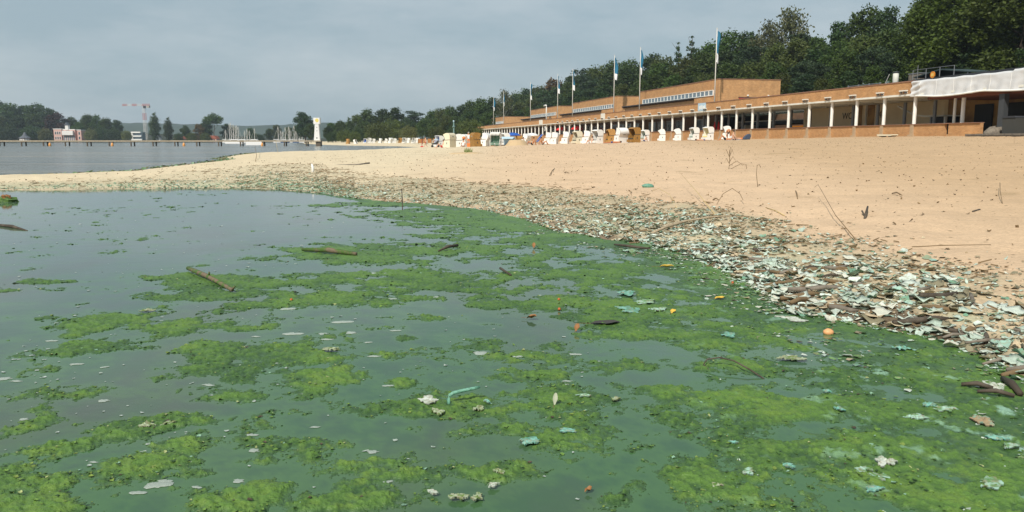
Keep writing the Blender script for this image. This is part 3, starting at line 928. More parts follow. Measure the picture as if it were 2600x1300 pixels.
MARKS_L = [(5, 'the left picture edge'), (77, 'the grey-roofed pavilion'), (128, 'the villa-side willow'), (158, 'the copper beech'), (190, 'the pink villa'), (242, 'the second willow'), (290, 'the last big clump'), (332, 'the low willow'), (381, 'the crane'), (438, 'the shorter poplar'),
           (463, 'the brown-roofed house'), (515, 'the rusty tree'), (553, 'the umbrella tree'), (600, 'the left masts'), (655, 'the motorboat'), (700, 'the gap in the masts'), (740, 'the right masts'), (780, 'the billowing tree')]
LOOK = {'broad0': 'green leafy', 'broad1': 'dark dense', 'broad2': 'wide leafy', 'broad3': 'olive green', 'pine': 'layered dark pine', 'oak2': 'big leafy', 'birch': 'thin birch', 'bush': 'low olive', 'bush_dark': 'low dark', 'poplar': 'narrow'}
GEN_L = {'broad': 'dark green leafy tree in the dense wood on the slope above the beach',
         'pine': 'dark pine with layered crown in the wood on the slope above the beach'}
def wood_tree(u, v, kind, wid=1.0, t=None, Y=None, label=None, name=None, group=None):
    if Y is None:
        s = col_s(u, -t); p = bl(s, -t); x, y = p.x, p.y
    else:
        x, y = at(u, Y)
    zb = slope_z(x, y)
    zt = ztop(v, y)
    k = kind
    if label is None:
        row = 'far wood' if t is None else {52: 'skyline', 26: 'skyline', 42: 'upper row', 33: 'middle row', 24: 'lower row'}[t]
        label = '%s tree in hill wood %s, %s' % (LOOK.get(kind, 'leafy'), row, near_mark(u, MARKS_R if t else MARKS_M)); group = WOOD_G
    return tree(k, name or {'pine': 'pine_tree', 'spruce': 'spruce_tree', 'birch': 'birch_tree'}.get(kind, 'leafy_tree'), x, y, zb, max(4, zt - zb), wid, label, group)

rt = random.Random(99)
def brd(): return 'broad%d' % rt.randrange(4)
# skyline trees, right to left: column, top, kind, width, label
SKY = [(2745, -90, 'oak2', 1.1, None), (2560, -120, 'oak', 1.15, 'huge spreading oak at the right edge of the picture, above the white tarpaulin'),
       (2420, -70, 'oak', 1.1, 'tall bright green oak behind the roof railing, left of the huge right-edge oak'),
       (2325, -25, 'oak2', 0.9, 'tall leafy tree whose trunk top leaves the picture just right of the sky notch'),
       (2222, 24, 'broad1', 0.75, 'dark narrow tree topping the clump just left of the sky notch at right'),
       (2165, 30, 'broad2', 0.8, 'rounded dark tree, highest of the clump above the grey vent pipe'),
       (2112, 58, 'broad1', 0.8, 'dark tree on the left flank of the clump right of the tall birch'),
       (2062, 100, 'broad0', 0.9, None), (1992, 26, 'birch', 1.15, 'tall loose birch standing out highest over the brick hall'),
       (1935, 62, 'birch', 1.1, 'lower brownish birch just left of the tall birch'),
       (2030, 92, 'pine', 1.1, None), (1890, 82, 'broad1', 0.9, None), (1848, 84, 'broad0', 0.9, 'leafy tree right behind the tallest flag, a step above its neighbours'),
       (1800, 112, 'broad2', 0.9, None), (1744, 97, 'spruce', 1.0, 'pointed spruce rising just left of the tallest flagpole'),
       (1711, 112, 'spruce', 0.9, 'smaller pointed spruce left of its taller twin by the flagpole'),
       (1772, 120, 'broad1', 0.9, None), (1676, 146, 'broad3', 0.9, None), (1646, 138, 'broad1', 0.85, 'rounded dark treetop between the second tallest flag and the spruces'),
       (1600, 154, 'broad0', 0.9, None), (1562, 158, 'broad2', 0.9, None), (1522, 167, 'broad3', 0.9, None), (1490, 174, 'pine', 1.1, None),
       (1452, 193, 'broad0', 0.9, None), (1408, 199, 'rust', 0.95, 'brownish thin-leaved tree beside the paired flags in mid wood'),
       (1372, 218, 'broad3', 0.9, None), (1342, 224, 'broad1', 0.9, None), (1312, 236, 'broad2', 0.9, None)]
for u, v, k, w, lab in SKY:
    t = 52 if u < 2260 else 26
    wood_tree(u, v, k, w, t=t, label=lab)
# birch mates deeper in, then the wood below the skyline
def sky_v(u):
    pts = [(1300, 236), (1400, 205), (1500, 172), (1600, 150), (1700, 135), (1800, 110), (1900, 82), (2000, 70), (2060, 98), (2150, 50), (2250, 45), (2320, 0), (2700, -40)]
    return np.interp(u, [p[0] for p in pts], [p[1] for p in pts])
for t, drop, step in ((42, 0.13, 62), (33, 0.30, 58), (24, 0.46, 54)):
    u = 1300 + rt.random() * 20
    while u < 2680:
        v = sky_v(u); v = v + (330 - v) * (drop + 0.09 * (rt.random() - 0.5))
        k = brd() if rt.random() > 0.16 else 'pine'
        if u > 2250 and t == 42: k = 'oak2'
        wood_tree(u, v, k, 0.9 + 0.3 * rt.random(), t=t)
        u += step * (0.55 + 0.9 * (u - 1300) / 1400) * (0.8 + 0.4 * rt.random())
# the wood beyond the end of the building
for u, v, k, w, lab in [(1283, 229, 'birch', 1.0, 'spindly birch standing above the hill wood left of the flags'), (1256, 246, 'broad1', 1, None), (1228, 250, 'broad0', 1, None), (1203, 256, 'broad2', 1, None),
                   (1176, 263, 'broad1', 1, None), (1150, 270, 'broad0', 1, None), (1122, 274, 'broad3', 1, None), (1096, 281, 'broad2', 1, None),
                   (1057, 281, 'pine', 1.3, 'small flat-topped pine at the foot of the hill wood'), (1032, 297, 'broad0', 1, None)]:
    wood_tree(u, v, k, w, Y=290 + (1283 - u) * 0.45, label=lab)
for u, v in [(1240, 285), (1215, 290), (1190, 282), (1160, 296), (1135, 292), (1105, 300), (1075, 303), (1262, 300), (1230, 312), (1050, 306), (1140, 316), (1090, 318)]:
    wood_tree(u, v, brd(), 1.25, Y=262 + (1283 - u) * 0.4)
for u, v, Y, k, w, nm, lab in [(1195, 296, 240, 'bush', 1.0, 'leafy_tree', 'broad olive tree beside the far end of the colonnade'),
        (1040, 316, 262, 'willow', 1.15, 'willow_tree', 'rounded grey-green willow hanging over the far beach chairs'),
        (1110, 318, 255, 'bush', 0.9, 'shrub', 'rounded green shrub behind the brown windbreak'),
        (1150, 322, 250, 'bush_dark', 0.9, 'shrub', 'dark shrub behind the green lamp mast'),
        (965, 305, 300, 'bush', 1.1, 'leafy_tree', 'broad olive tree left of the willow behind the far chairs'),
        (1000, 296, 320, 'bush', 0.9, 'leafy_tree', 'tall olive tree behind the willow')]:
    x, y = at(u, Y)
    zb = max(gz(x, y), 0.2)
    tree(k, nm, x, y, zb, ztop(v, y) - zb, w * 0.8, lab, cat='shrub' if nm == 'shrub' else 'tree')
for u, v, Y, k, w, lab in [(1003, 271, 380, 'broad1', 1.1, 'right of two rounded dark trees above the far beach chairs'), (976, 275, 385, 'broad1', 1.1, None), (935, 277, 390, 'broad0', 1.2, 'left of two rounded tall trees right of the white tower'),
        (912, 290, 400, 'broad3', 1.0, None), (893, 298, 380, 'poplar', 1.3, None), (872, 306, 390, 'broad0', 1.2, None), (850, 312, 400, 'broad2', 1.2, None), (838, 318, 380, 'broad1', 1.2, None),
        (880, 325, 330, 'bush', 0.8, None), (850, 332, 340, 'bush_dark', 0.8, None), (920, 322, 330, 'bush_dark', 0.9, None), (905, 330, 310, 'bush', 0.7, None), (945, 330, 310, 'bush', 0.7, None),
        (780, 283, 430, 'broad1', 1.25, 'tall dark billowing tree just left of the white tower'), (795, 312, 425, 'broad0', 1.2, None)]:
    x, y = at(u, Y)
    tree(k, 'leafy_tree', x, y, 0.4, ztop(v, y) - 0.4, w, lab or '%s tree on the low shore, %s' % (LOOK.get(k, 'leafy'), near_mark(u, MARKS_M)), None if lab else 'trees on the shore beyond the tower')
# far bank on the left
FB = 'trees on the far bank'
for u, v, Y, k, w, lab in [(-40, 245, 640, 'broad1', 1.2, None), (5, 250, 640, 'broad1', 1.2, None), (38, 262, 630, 'broad0', 1.2, None), (72, 266, 640, 'broad1', 1.2, None), (105, 264, 635, 'broad2', 1.2, None),
        (138, 272, 630, 'broad1', 1.2, None), (10, 292, 600, 'broad3', 1.2, None), (60, 290, 600, 'broad1', 1.2, None), (105, 290, 600, 'broad0', 1.2, None), (158, 284, 605, 'copper', 1.25, 'dark copper beech above the pink villa'),
        (195, 297, 620, 'broad0', 1.2, None), (232, 291, 615, 'broad2', 1.1, None), (258, 292, 615, 'broad0', 1.1, None), (284, 300, 610, 'broad2', 1.1, None), (310, 303, 605, 'broad1', 1.0, None), (214, 310, 600, 'broad0', 1.1, None),
        (30, 318, 585, 'bush_dark', 0.9, None), (95, 316, 585, 'bush_dark', 0.9, None), (275, 322, 590, 'bush_dark', 0.9, None), (300, 325, 588, 'bush_dark', 0.9, None),
        (128, 322, 575, 'willow', 0.75, 'light green willow left of the pink villa on the far bank'), (242, 324, 575, 'willow', 0.75, 'light green willow right of the pink villa on the far bank'), (332, 328, 575, 'willow', 0.7, 'low light green willow left of the white modern house'),
        (404, 286, 590, 'poplar', 1.3, 'taller of the two poplars right of the crane'), (438, 298, 590, 'poplar', 1.35, 'shorter of the two poplars right of the crane'),
        (482, 318, 600, 'broad0', 1.1, None), (515, 314, 595, 'rust', 1.2, 'rusty brown tree left of the tall umbrella-crowned tree'), (553, 289, 590, 'umbrella', 1.2, 'tall tree with umbrella crown and bare trunk on the far bank'), (535, 302, 600, 'broad1', 1.0, None), (584, 313, 600, 'broad1', 1.2, None),
        (600, 322, 605, 'broad0', 1.2, None), (645, 325, 610, 'broad2', 1.2, None), (710, 316, 600, 'broad3', 1.1, None), (740, 322, 600, 'broad3', 1.1, None), (690, 326, 605, 'broad0', 1.2, None), (762, 318, 590, 'broad0', 1.0, None),
        (495, 334, 580, 'bush', 0.7, None), (530, 334, 580, 'bush', 0.7, None), (462, 336, 580, 'bush_dark', 0.7, None), (665, 338, 590, 'bush_dark', 0.9, None)]:
    x, y = at(u, Y)
    tree(k, {'willow': 'willow_tree', 'poplar': 'poplar_tree'}.get(k, 'leafy_tree'), x, y, 0.4, ztop(v, y) - 0.4, w, lab or '%s tree on the far bank %s, %s' % (LOOK.get(k, 'leafy'), 'behind' if Y > 602 else 'in front', near_mark(u, MARKS_L)), None if lab else FB)
# ------------------------------------------------------------------ the brick bathhouse
SANDZ = 1.62; PLZ = 2.54; CEIL = 4.9; FTOP = 6.03
BH = empty('bathhouse', (P0.x, P0.y, 0), BROT, 'long brick bathhouse with white columned arcade behind the beach', 'building')
S_END = 222.0; KMAX = 58
MB().box(-16, S_END, -9.5, 0.42, CEIL, CEIL + 0.16).build('ceiling_slab', 'slab_white', BH)
MB().box(0.1, S_END, -0.1, 0.34, CEIL + 0.163, FTOP).build('parapet', 'brick', BH)
MB().box(0.08, S_END, -0.15, 0.40, FTOP + 0.003, FTOP + 0.09).build('coping', 'coping', BH)
MB().box(-16, S_END, -9.4, -0.12, CEIL + 0.17, CEIL + 0.6).build('terrace_floor', 'concrete', BH)
# ceiling beams seen from below
cbm = MB()
cbm.box(-0.11, 0.11, -4.4, -0.2, CEIL - 0.18, CEIL - 0.003)
cbm = cbm.mesh('beam', 'slab_white')
colm = MB()
colm.prism([(0.145 * math.cos(R(22.5 + 45 * i)), 0.145 * math.sin(R(22.5 + 45 * i))) for i in range(8)], PLZ + 0.06, CEIL - 0.003, 'z')
colm = colm.mesh('column', 'white_paint')
incolm = MB().prism([(0.16 * math.cos(R(22.5 + 45 * i)), 0.16 * math.sin(R(22.5 + 45 * i))) for i in range(8)], 1.7, CEIL - 0.183, 'z').mesh('inner_column', 'grey_metal')
piem = MB().box(-0.2, 0.2, -0.16, 0.20, 0.8, PLZ + 0.003).box(-0.3, 0.3, -0.2, 0.32, 0.8, SANDZ + 0.12).mesh('wall_pier', 'pier_plaster')
wallm = MB().box(0.203, SPC - 0.203, -0.12, 0.12, 0.8, PLZ).mesh('low_wall', 'brick')
copm = MB().box(0.0, SPC - 0.004, -0.2, 0.23, PLZ + 0.006, PLZ + 0.058).mesh('wall_coping', 'coping')
lampm = MB()
lampm.box(-0.42, 0.42, 0.40, 0.62, CEIL + 0.40, CEIL + 0.49)
lampm.box(-0.34, -0.26, 0.345, 0.55, CEIL + 0.22, CEIL + 0.397).box(0.26, 0.34, 0.345, 0.55, CEIL + 0.22, CEIL + 0.397)
lampm = lampm.mesh('wall_lamp', 'slab_white')
brkm = [MB().box(a, a + 0.12, 0.43, 0.60, CEIL + 0.24, CEIL + 0.34).mesh('lamp_head', 'dark_metal') for a in (-0.36, 0.24)]
INOFF = col_s(2153, -4.5) % SPC
for k in range(0, KMAX):
    s = k * SPC
    obj('column', colm, BH, (s, 0, 0))
    obj('wall_pier', piem, BH, (s, 0, 0))
    obj('wall_coping', copm, BH, (s, 0, 0))
    obj('low_wall', wallm, BH, (s, 0, 0))
    if k < 30:
        obj('ceiling_beam', cbm, BH, (s, 0, 0))
        o = obj('wall_lamp', lampm, BH, (s + (0.9 if k == 0 else 0.05), 0, 0)); obj('lamp_head', brkm[0], o); obj('lamp_head', brkm[1], o)
    if k < 13:
        obj('inner_column', incolm, BH, (s + INOFF, -4.5, 0))
obj('low_wall', wallm, BH, (-SPC, 0, 0)); obj('wall_coping', copm, BH, (-SPC, 0, 0))
MB().box(-SPC - 3.4, -SPC - 0.2, -0.12, 0.12, 0.8, PLZ).build('low_wall', 'brick', BH)
MB().box(-SPC - 3.4, -SPC - 0.004, -0.2, 0.23, PLZ + 0.006, PLZ + 0.058).build('wall_coping', 'coping', BH)
# floor of the arcade
MB().box(-16, S_END, -14, -0.13, 0.8, 1.74).build('arcade_floor', 'mound_sand', BH)
# cream lavatory wall with lettering, inner corner, hooded doorway
CW = col_s(2030, -7.2)
MB().box(5.2, CW, -7.6, -7.2, 1.743, CEIL - 0.003).build('cream_wall', 'cream_wall', BH)
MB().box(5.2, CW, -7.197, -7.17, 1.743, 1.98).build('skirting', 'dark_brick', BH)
MB().box(-16, 5.197, -7.2, -6.9, 1.743, CEIL - 0.003).build('ochre_wall', 'ochre_wall', BH)
MB().prism([(5.2 + 0.0, -7.16), (5.2, -6.897), (4.4, -6.897), (4.6, -6.7), (5.0, -6.75), (5.3, -6.95)], 1.743, CEIL - 0.003, 'z').build('rounded_corner', 'cream_wall', BH)
MB().box(14.9, 15.9, -7.197, -7.12, 1.743, CEIL - 0.01).box(16.9, 17.4, -7.197, -7.13, 1.743, CEIL - 0.01).build('wall_recess', 'ochre_wall', BH)
MB().box(16.05, 16.2, -7.197, -7.05, 1.743, CEIL - 0.01).build('downpipe', 'slab_white', BH)

def text_obj(name, body, size, m, parent, loc, rot, depth=0.006):
    cu = bpy.data.curves.new(name, 'FONT')
    cu.body = body; cu.size = size; cu.extrude = depth; cu.align_x = 'CENTER'
    o = bpy.data.objects.new(name + '_tmp', cu)
    COL.objects.link(o)
    bpy.context.view_layer.update()
    me = bpy.data.meshes.new_from_object(o.evaluated_get(bpy.context.evaluated_depsgraph_get()))
    COL.objects.unlink(o); bpy.data.objects.remove(o)
    me.materials.clear(); me.materials.append(MATS[m])
    t = obj(name, me, parent, loc); t.rotation_euler = rot
    return t
LROT = (R(90), 0, R(180))
s_wc = col_s(2139, -7.2); s_4 = col_s(2221, -7.2)
text_obj('wc_lettering', 'WC', 1.0, 'black', BH, (s_wc, -7.18, 3.55), LROT)
text_obj('number_lettering', '4', 1.0, 'dark_brick', BH, (s_4, -7.18, 3.55), LROT)
s_d = col_s(2362, -5.2)
dr = MB().box(s_d - 0.75, s_d + 0.75, -6.85, -5.3, 1.743, 3.35).build('doorway_shade', 'black', BH)  # solid black block standing in for the shade inside the doorway
MB().box(s_d - 1.1, s_d + 1.3, -7.1, -4.9, 3.353, 3.47).build('door_canopy', 'slab_white', BH)
MB().box(s_d - 0.95, s_d - 0.76, -5.5, -5.3, 1.743, 3.35).build('door_post', 'white_paint', BH)
MB().box(s_d + 0.76, s_d + 0.9, -5.5, -5.3, 1.743, 3.35).build('door_post', 'grey_metal', BH)
MB().prism([(s_d + 1.3, 3.36), (s_d + 2.6, 3.5), (s_d + 5.0, 4.4), (s_d + 5.0, 4.52), (s_d + 2.6, 3.62), (s_d + 1.3, 3.48)], -5.2, -5.0, 'y').build('stair_soffit', 'slab_white', BH)
# covered passage between the shops and the lavatories: doors, stair, dark roof
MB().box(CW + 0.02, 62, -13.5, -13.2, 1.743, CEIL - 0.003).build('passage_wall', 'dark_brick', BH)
s_o = col_s(1984, -11)
for i in range(3):
    d_ = MB().box(s_o - 1.9 + i * 1.3, s_o - 0.62 + i * 1.3, -13.19, -13.1, 1.743, 3.2).build('door', 'orange_door', BH)
    MB().box(s_o - 1.8 + i * 1.3, s_o - 1.74 + i * 1.3, -13.097, -13.04, 2.35, 2.6).build('handle', 'dark_metal', d_)
MB().box(CW + 0.3, s_o + 7.5, -12.6, -7.9, 3.75, 3.85).build('lean_to_roof', 'slab_white', BH)
MB().box(CW + 0.3, s_o + 7.5, -12.6, -7.95, 3.35, 3.74).build('lean_to_fascia', 'roof_dark', BH)
MB().box(CW + 0.35, CW + 0.55, -8.2, -8.0, 1.743, 3.34).build('lean_to_post', 'white_paint', BH)
# stair with two handrails
s_st = col_s(1905, -6)
st = MB()
for i in range(9):
    st.box(s_st + 3.4 - i * 0.35, s_st + 3.75 - i * 0.35, -6.6, -5.2, 1.743, 1.9 + i * 0.17)
st.build('stair', 'concrete', BH)
for j, zz in enumerate((0.45, 0.7, 0.95)):
    MB().tube([(s_st + 3.7, -5.1, 1.8 + zz), (s_st + 0.6, -5.1, 3.3 + zz)], 0.045, 6).build('handrail', 'wood_pale', BH)
# shop fronts left of the passage
shop_r = 62.3
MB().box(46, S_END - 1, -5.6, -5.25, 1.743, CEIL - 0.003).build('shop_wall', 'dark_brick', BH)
MB().box(S_END - 1, S_END, -9.5, -0.12, 1.743, CEIL - 0.003).build('end_wall', 'brick', BH)
frm = MB()
for x0, x1, z0, z1 in ((0.05, 3.2, 2.0, 2.12), (0.05, 3.2, 4.25, 4.37), (0.05, 0.17, 2.12, 4.25), (3.08, 3.2, 2.12, 4.25), (1.58, 1.67, 2.12, 4.25)):
    frm.box(x0, x1, -5.247, -5.16, z0, z1)
frm = frm.mesh('shop_window', 'grey_metal')
pnm = MB().box(0.173, 1.577, -5.247, -5.21, 2.123, 4.247).mesh('pane', 'glass_grey')
pnm2 = MB().box(1.673, 3.077, -5.247, -5.21, 2.123, 4.247).mesh('pane', 'glass_dark')
for k in range(13, 40):
    if k % 5 == 4: continue
    w = obj('shop_window', frm, BH, (k * SPC, 0, 0)); obj('pane', pnm, w); obj('pane', pnm2, w)
# shop signs: white board standing on the parapet face, two more farther on
for u in (1774, 1527, 1372):
    s = col_s(u, 0.4)
    MB().box(s - 1.1 if u > 1500 else s - 1.6, s + 1.1 if u > 1500 else s + 1.6, 0.345, 0.43, CEIL + 0.2, FTOP + 0.06).build('sign_board', 'pale_blue' if u == 1774 else 'slab_white', BH)
s = col_s(1774, 0.44)
sbm = MB()
for i in range(5):
    sbm.box(s - 0.85 + i * 0.36, s - 0.62 + i * 0.36, 0.433, 0.445, CEIL + 0.38 + 0.05 * (i % 2), FTOP - 0.2 - 0.06 * ((i + 1) % 3))
sbm.build('sign_print', 'white_paint', BH)
# round clock-like sign under the slab and two little light boxes
for u in (1597, 1442):
    s = col_s(u, -0.6)
    MB().box(s - 1.7, s + 1.7, -0.75, -0.6, CEIL - 0.5, CEIL - 0.25).build('hanging_sign', 'white_paint', BH)
s = col_s(1384, 0.1)
MB().prism([(s + 0.55 * math.cos(R(30 * i)), 4.0 + 0.55 * math.sin(R(30 * i))) for i in range(12)], 0.16, 0.26, 'y').build('round_sign', 'white_paint', BH)
MB().prism([(s + 0.3 * math.cos(R(30 * i)), 4.0 + 0.3 * math.sin(R(30 * i))) for i in range(12)], 0.263, 0.275, 'y').build('round_sign_face', 'dark_metal', BH)
# flat dark roof and plant on the near part
MB().prism([(-16, FTOP + 0.1), (14, FTOP - 0.02), (14, FTOP + 0.10), (0, FTOP + 0.34), (-16, FTOP + 0.45)], -9.4, -1.2, 'y').build('felt_roof', 'roof_dark', BH)

# right-hand bay under scaffold tarpaulin: dark posts, soffit
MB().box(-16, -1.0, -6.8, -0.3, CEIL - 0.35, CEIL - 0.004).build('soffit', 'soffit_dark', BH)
for u, r_ in ((2527, 0.24), (2592, 0.13)):
    s = col_s(u, 0.0)
    MB().box(s - r_, s + r_, -0.2, 0.2, 1.0, CEIL - 0.36).build('steel_post', 'dark_metal', BH)
for u, m_ in ((2406, 'slab_white'), (2427, 'white_paint')):
    s = col_s(u, -0.9)
    MB().tube([(s, -0.9, 1.75), (s, -0.9, CEIL - 0.36)], 0.11 if u < 2420 else 0.15, 8).build('prop', m_, BH)
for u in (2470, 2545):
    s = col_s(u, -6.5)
    MB().box(s - 1.0, s + 0.9, -6.88, -6.75, 1.75, 4.3).build('opening_shade', 'black', BH)  # black slab on the wall, painted for the shade within an opening

# white tarpaulin hung over the parapet of the near bays
def tarp():
    n, mz = 150, 16
    S = np.linspace(0.05, -19, n); Zr = np.linspace(0, 1, mz)
    SS, ZZ = np.meshgrid(S, Zr, indexing='ij')
    top = FTOP + 0.05 + 0.02 * np.sin(SS * 3.2) + np.where(SS < -10, 0.12, 0)
    bot = CEIL - 0.1 - 0.16 * np.abs(np.sin(SS * 0.42)) * np.minimum(1, -SS / 3 + 0.1)
    z = bot + (top - bot) * ZZ
    y = 0.44 + 0.05 * fbm(SS * 1.2, ZZ * 3, 3, 7) * 2 + 0.10 * (1 - ZZ) * (0.5 + 0.5 * np.sin(SS * 1.9)) * 0.5 + 0.05 * np.sin(SS * 6 + ZZ * 2.2) * (1 - ZZ)
    y += 0.09 * np.exp(-((SS + 0.4) / 0.8) ** 2) * np.sin(ZZ * 16 + SS * 4)
    sl = np.where(ZZ > 0.97, -0.12, 0)
    V = np.stack([SS.ravel(), (y + sl).ravel(), z.ravel()], 1)
    idx = np.arange(n * mz).reshape(n, mz)
    q = np.stack([idx[:-1, :-1].ravel(), idx[:-1, 1:].ravel(), idx[1:, 1:].ravel(), idx[1:, :-1].ravel()], 1)
    V2 = V.copy(); V2[:, 1] -= 0.015
    q2 = q[:, ::-1] + len(V)
    e = empty('tarpaulin', (P0.x, P0.y, 0), BROT, 'white tarpaulin hung along the parapet at the right end of the bathhouse', 'tarpaulin')
    obj('sheet', np_mesh('sheet', np.concatenate([V, V2]), np.concatenate([q, q2]), 'tarp'), e)
    hem = MB(); pts = [(float(S[i]), float(y[i, 0] + 0.012), float(z[i, 0] + 0.06)) for i in range(0, n, 3)]
    hem.tube(pts, 0.075, 6).build('hem', 'tarp_hem', e, True)
    seam = MB()
    for i in range(8, n, 14):
        seam.tube([(float(S[i]), float(y[i, j] + 0.004), float(z[i, j])) for j in range(0, mz - 1)], 0.012, 4)
    seam.build('seam', 'tarp_hem', e)
tarp()

# roof furniture
def on_roof(u, n):
    s = col_s(u, n); return bl(s, n, FTOP + 0.3)
p = on_roof(2253, -4)
e = empty('vent_pipe', p, BROT, 'pale cylindrical vent pipe standing on the flat roof', 'vent pipe')
MB().lathe([(0.26, -0.3), (0.26, 1.05), (0.24, 1.1)], 14).build('pipe', 'slab_white', e, True)
MB().lathe([(0.30, 1.10), (0.30, 1.2), (0.05, 1.26)], 14).build('cap', 'roof_dark', e, True)
p = on_roof(2340, -2.6)
e = empty('roof_railing', p, BROT, 'thin metal barrier fence on the roof above the tarpaulin', 'railing')
for i, sx in enumerate((-2.6, -1.0, 0.6, 2.2)):
    MB().tube([(sx, 0, -0.3), (sx, 0, 1.0)], 0.03, 6).build('post', 'grey_metal', e)
for zz in (0.98, 0.1):
    MB().tube([(-2.6, 0, zz), (2.2, 0, zz)], 0.022, 6).build('rail', 'grey_metal', e)
MB().tube([(1.5, 0.1, 0), (1.5, 0.1, 1.35)], 0.025, 6).build('antenna', 'grey_metal', e)
p = on_roof(2308, -4.6)
e = empty('roof_cabinet', p, BROT, 'small grey-brown cabinet on the roof behind the barrier fence', 'cabinet')
MB().box(-0.7, 0.7, -0.4, 0.4, -0.3, 0.85).build('body', 'wood_grey', e); MB().box(-0.75, 0.75, -0.45, 0.45, 0.853, 0.92).build('lid', 'grey_metal', e)
p = on_roof(2345, -0.9)
e = empty('warning_sign', p, BROT, 'small orange warning sign at the edge of the roof', 'sign')
MB().tube([(0, 0, -0.4), (0, 0, 0.1)], 0.03, 6).build('post', 'grey_metal', e)
MB().prism([(0.28 * math.cos(R(22.5 + 45 * i)), 0.22 + 0.28 * math.sin(R(22.5 + 45 * i))) for i in range(8)], 0.0, 0.05, 'y').build('plate', 'orange_door', e)
MB().box(-0.11, -0.03, 0.053, 0.06, 0.1, 0.34).box(0.03, 0.11, 0.053, 0.06, 0.1, 0.34).build('mark', 'cushion_yellow', e)
p = on_roof(2228, -3.5)
e = empty('leaning_prop', p, BROT, 'thin pale stay leaning against the vent pipe on the roof', 'pole')
MB().tube([(0.3, 0, -0.3), (-0.5, 0, 1.0)], 0.03, 6).build('shaft', 'pole_white', e)
p = on_roof(2175, -3.0)
e = empty('roof_railing', p, BROT, 'low weathered railing on the flat roof left of the vent pipe', 'railing')
for sx in (-2.4, -0.8, 0.8, 2.4):
    MB().box(sx - 0.05, sx + 0.05, -0.05, 0.05, -0.4, 0.32).build('post', 'grey_metal', e)
MB().box(-2.5, 2.5, -0.03, 0.03, 0.2, 0.26).build('rail', 'grey_metal', e)
# green site canopy on the roof
p = on_roof(2400, -5)
e = empty('site_canopy', p, BROT, 'dark green pitched canopy on the roof behind the tarpaulin', 'canopy')
MB().prism([(-3.2, 0.5), (0, 0.95), (3.2, 0.5), (3.2, 0.42), (0, 0.85), (-3.2, 0.42)], -1.5, 1.5, 'y').build('sheet', 'canopy_dark', e)
for sx in (-3, 3):
    for yy in (-1.4, 1.4):
        MB().box(sx - 0.04, sx + 0.04, yy - 0.04, yy + 0.04, -0.4, 0.44).build('leg', 'grey_metal', e)

ORD = ['first', 'second', 'third', 'fourth', 'fifth', 'sixth', 'seventh', 'eighth', 'ninth', 'tenth', 'eleventh', 'twelfth', 'thirteenth', 'fourteenth', 'fifteenth', 'sixteenth']
# upper halls
HL = ['nearest and largest flat-roofed brick hall above the arcade', 'second brick hall along the terrace, behind the twin flags',
      'third brick hall along the terrace, with long window strip', 'farthest small-looking brick hall at the end of the terrace']
for i, (s0, s1, h) in enumerate(((43.5, 73.0, 9.6), (85, 115, 9.55), (127, 156, 9.5), (192, 214, 8.9))):
    b = bl(s0, -4.0)
    e = empty('brick_hall', (b.x, b.y, 0), BROT, HL[i], 'building', 'brick halls on the terrace')
    ln = s1 - s0
    MB().box(0, ln, -9.2, 0, FTOP - 0.9, h - 0.1).build('wall', 'brick', e)
    rf = MB().box(-0.06, ln + 0.06, -9.26, 0.06, h - 0.097, h).build('roof_edge', 'coping', e)
    # window strip facing the lake
    w0, w1 = 1.6, ln - 1.4
    z0, z1 = h - 2.1, h - 1.5
    npn = 20
    fr = MB().box(w0 - 0.08, w1 + 0.08, 0.003, 0.10, z0 - 0.10, z0).box(w0 - 0.08, w1 + 0.08, 0.003, 0.10, z1, z1 + 0.08)
    st_ = (w1 - w0) / npn
    for j in range(npn + 1):
        fr.box(w0 + j * st_ - 0.10, w0 + j * st_ + 0.10, 0.003, 0.09, z0, z1)
    ws = fr.build('window_strip', 'white_paint', e)
    pm = MB().box(0.103, st_ - 0.103, 0.003, 0.04, z0 + 0.003, z1 - 0.003).mesh('pane', 'glass_grey')
    for j in range(npn):
        obj('pane', pm, ws, (w0 + j * st_, 0, 0))
    # canopy with rafter ends under the strip, lower front range
    c0 = 4.5
    MB().box(c0, ln + 4.5, 0.12, 1.7, h - 2.5, h - 2.36).build('canopy', 'roof_dark', e)
    rm = MB().box(-0.09, 0.09, 0.12, 1.6, h - 2.68, h - 2.503).mesh('rafter', 'dark_brick')
    for j in range(24):
        obj('rafter', rm, e, (c0 + 0.5 + j * (ln - 0.6) / 23, 0, 0))
    MB().box(c0 + 0.3, ln + 4.2, 0.12, 1.2, FTOP - 0.4, h - 2.69).build('front_range', 'brick', e)
    MB().box(0.9, c0 - 0.02, 0.12, 1.5, FTOP - 0.4, h - 2.5).build('stair_block', 'brick', e)
    if i == 0:
        dd = MB().box(-0.05, -0.003, -5.6, -3.0, FTOP - 0.4, FTOP + 1.05).build('door', 'red_paint', e)
        MB().box(-0.09, -0.053, -5.7, -2.9, FTOP + 1.06, FTOP + 1.13).build('lintel', 'dark_metal', dd)
        for yy in (-4.3, -7.4):
            MB().box(-0.14, -0.003, yy - 0.1, yy + 0.1, FTOP + 1.28, FTOP + 1.46).build('lamp', 'white_paint', e)

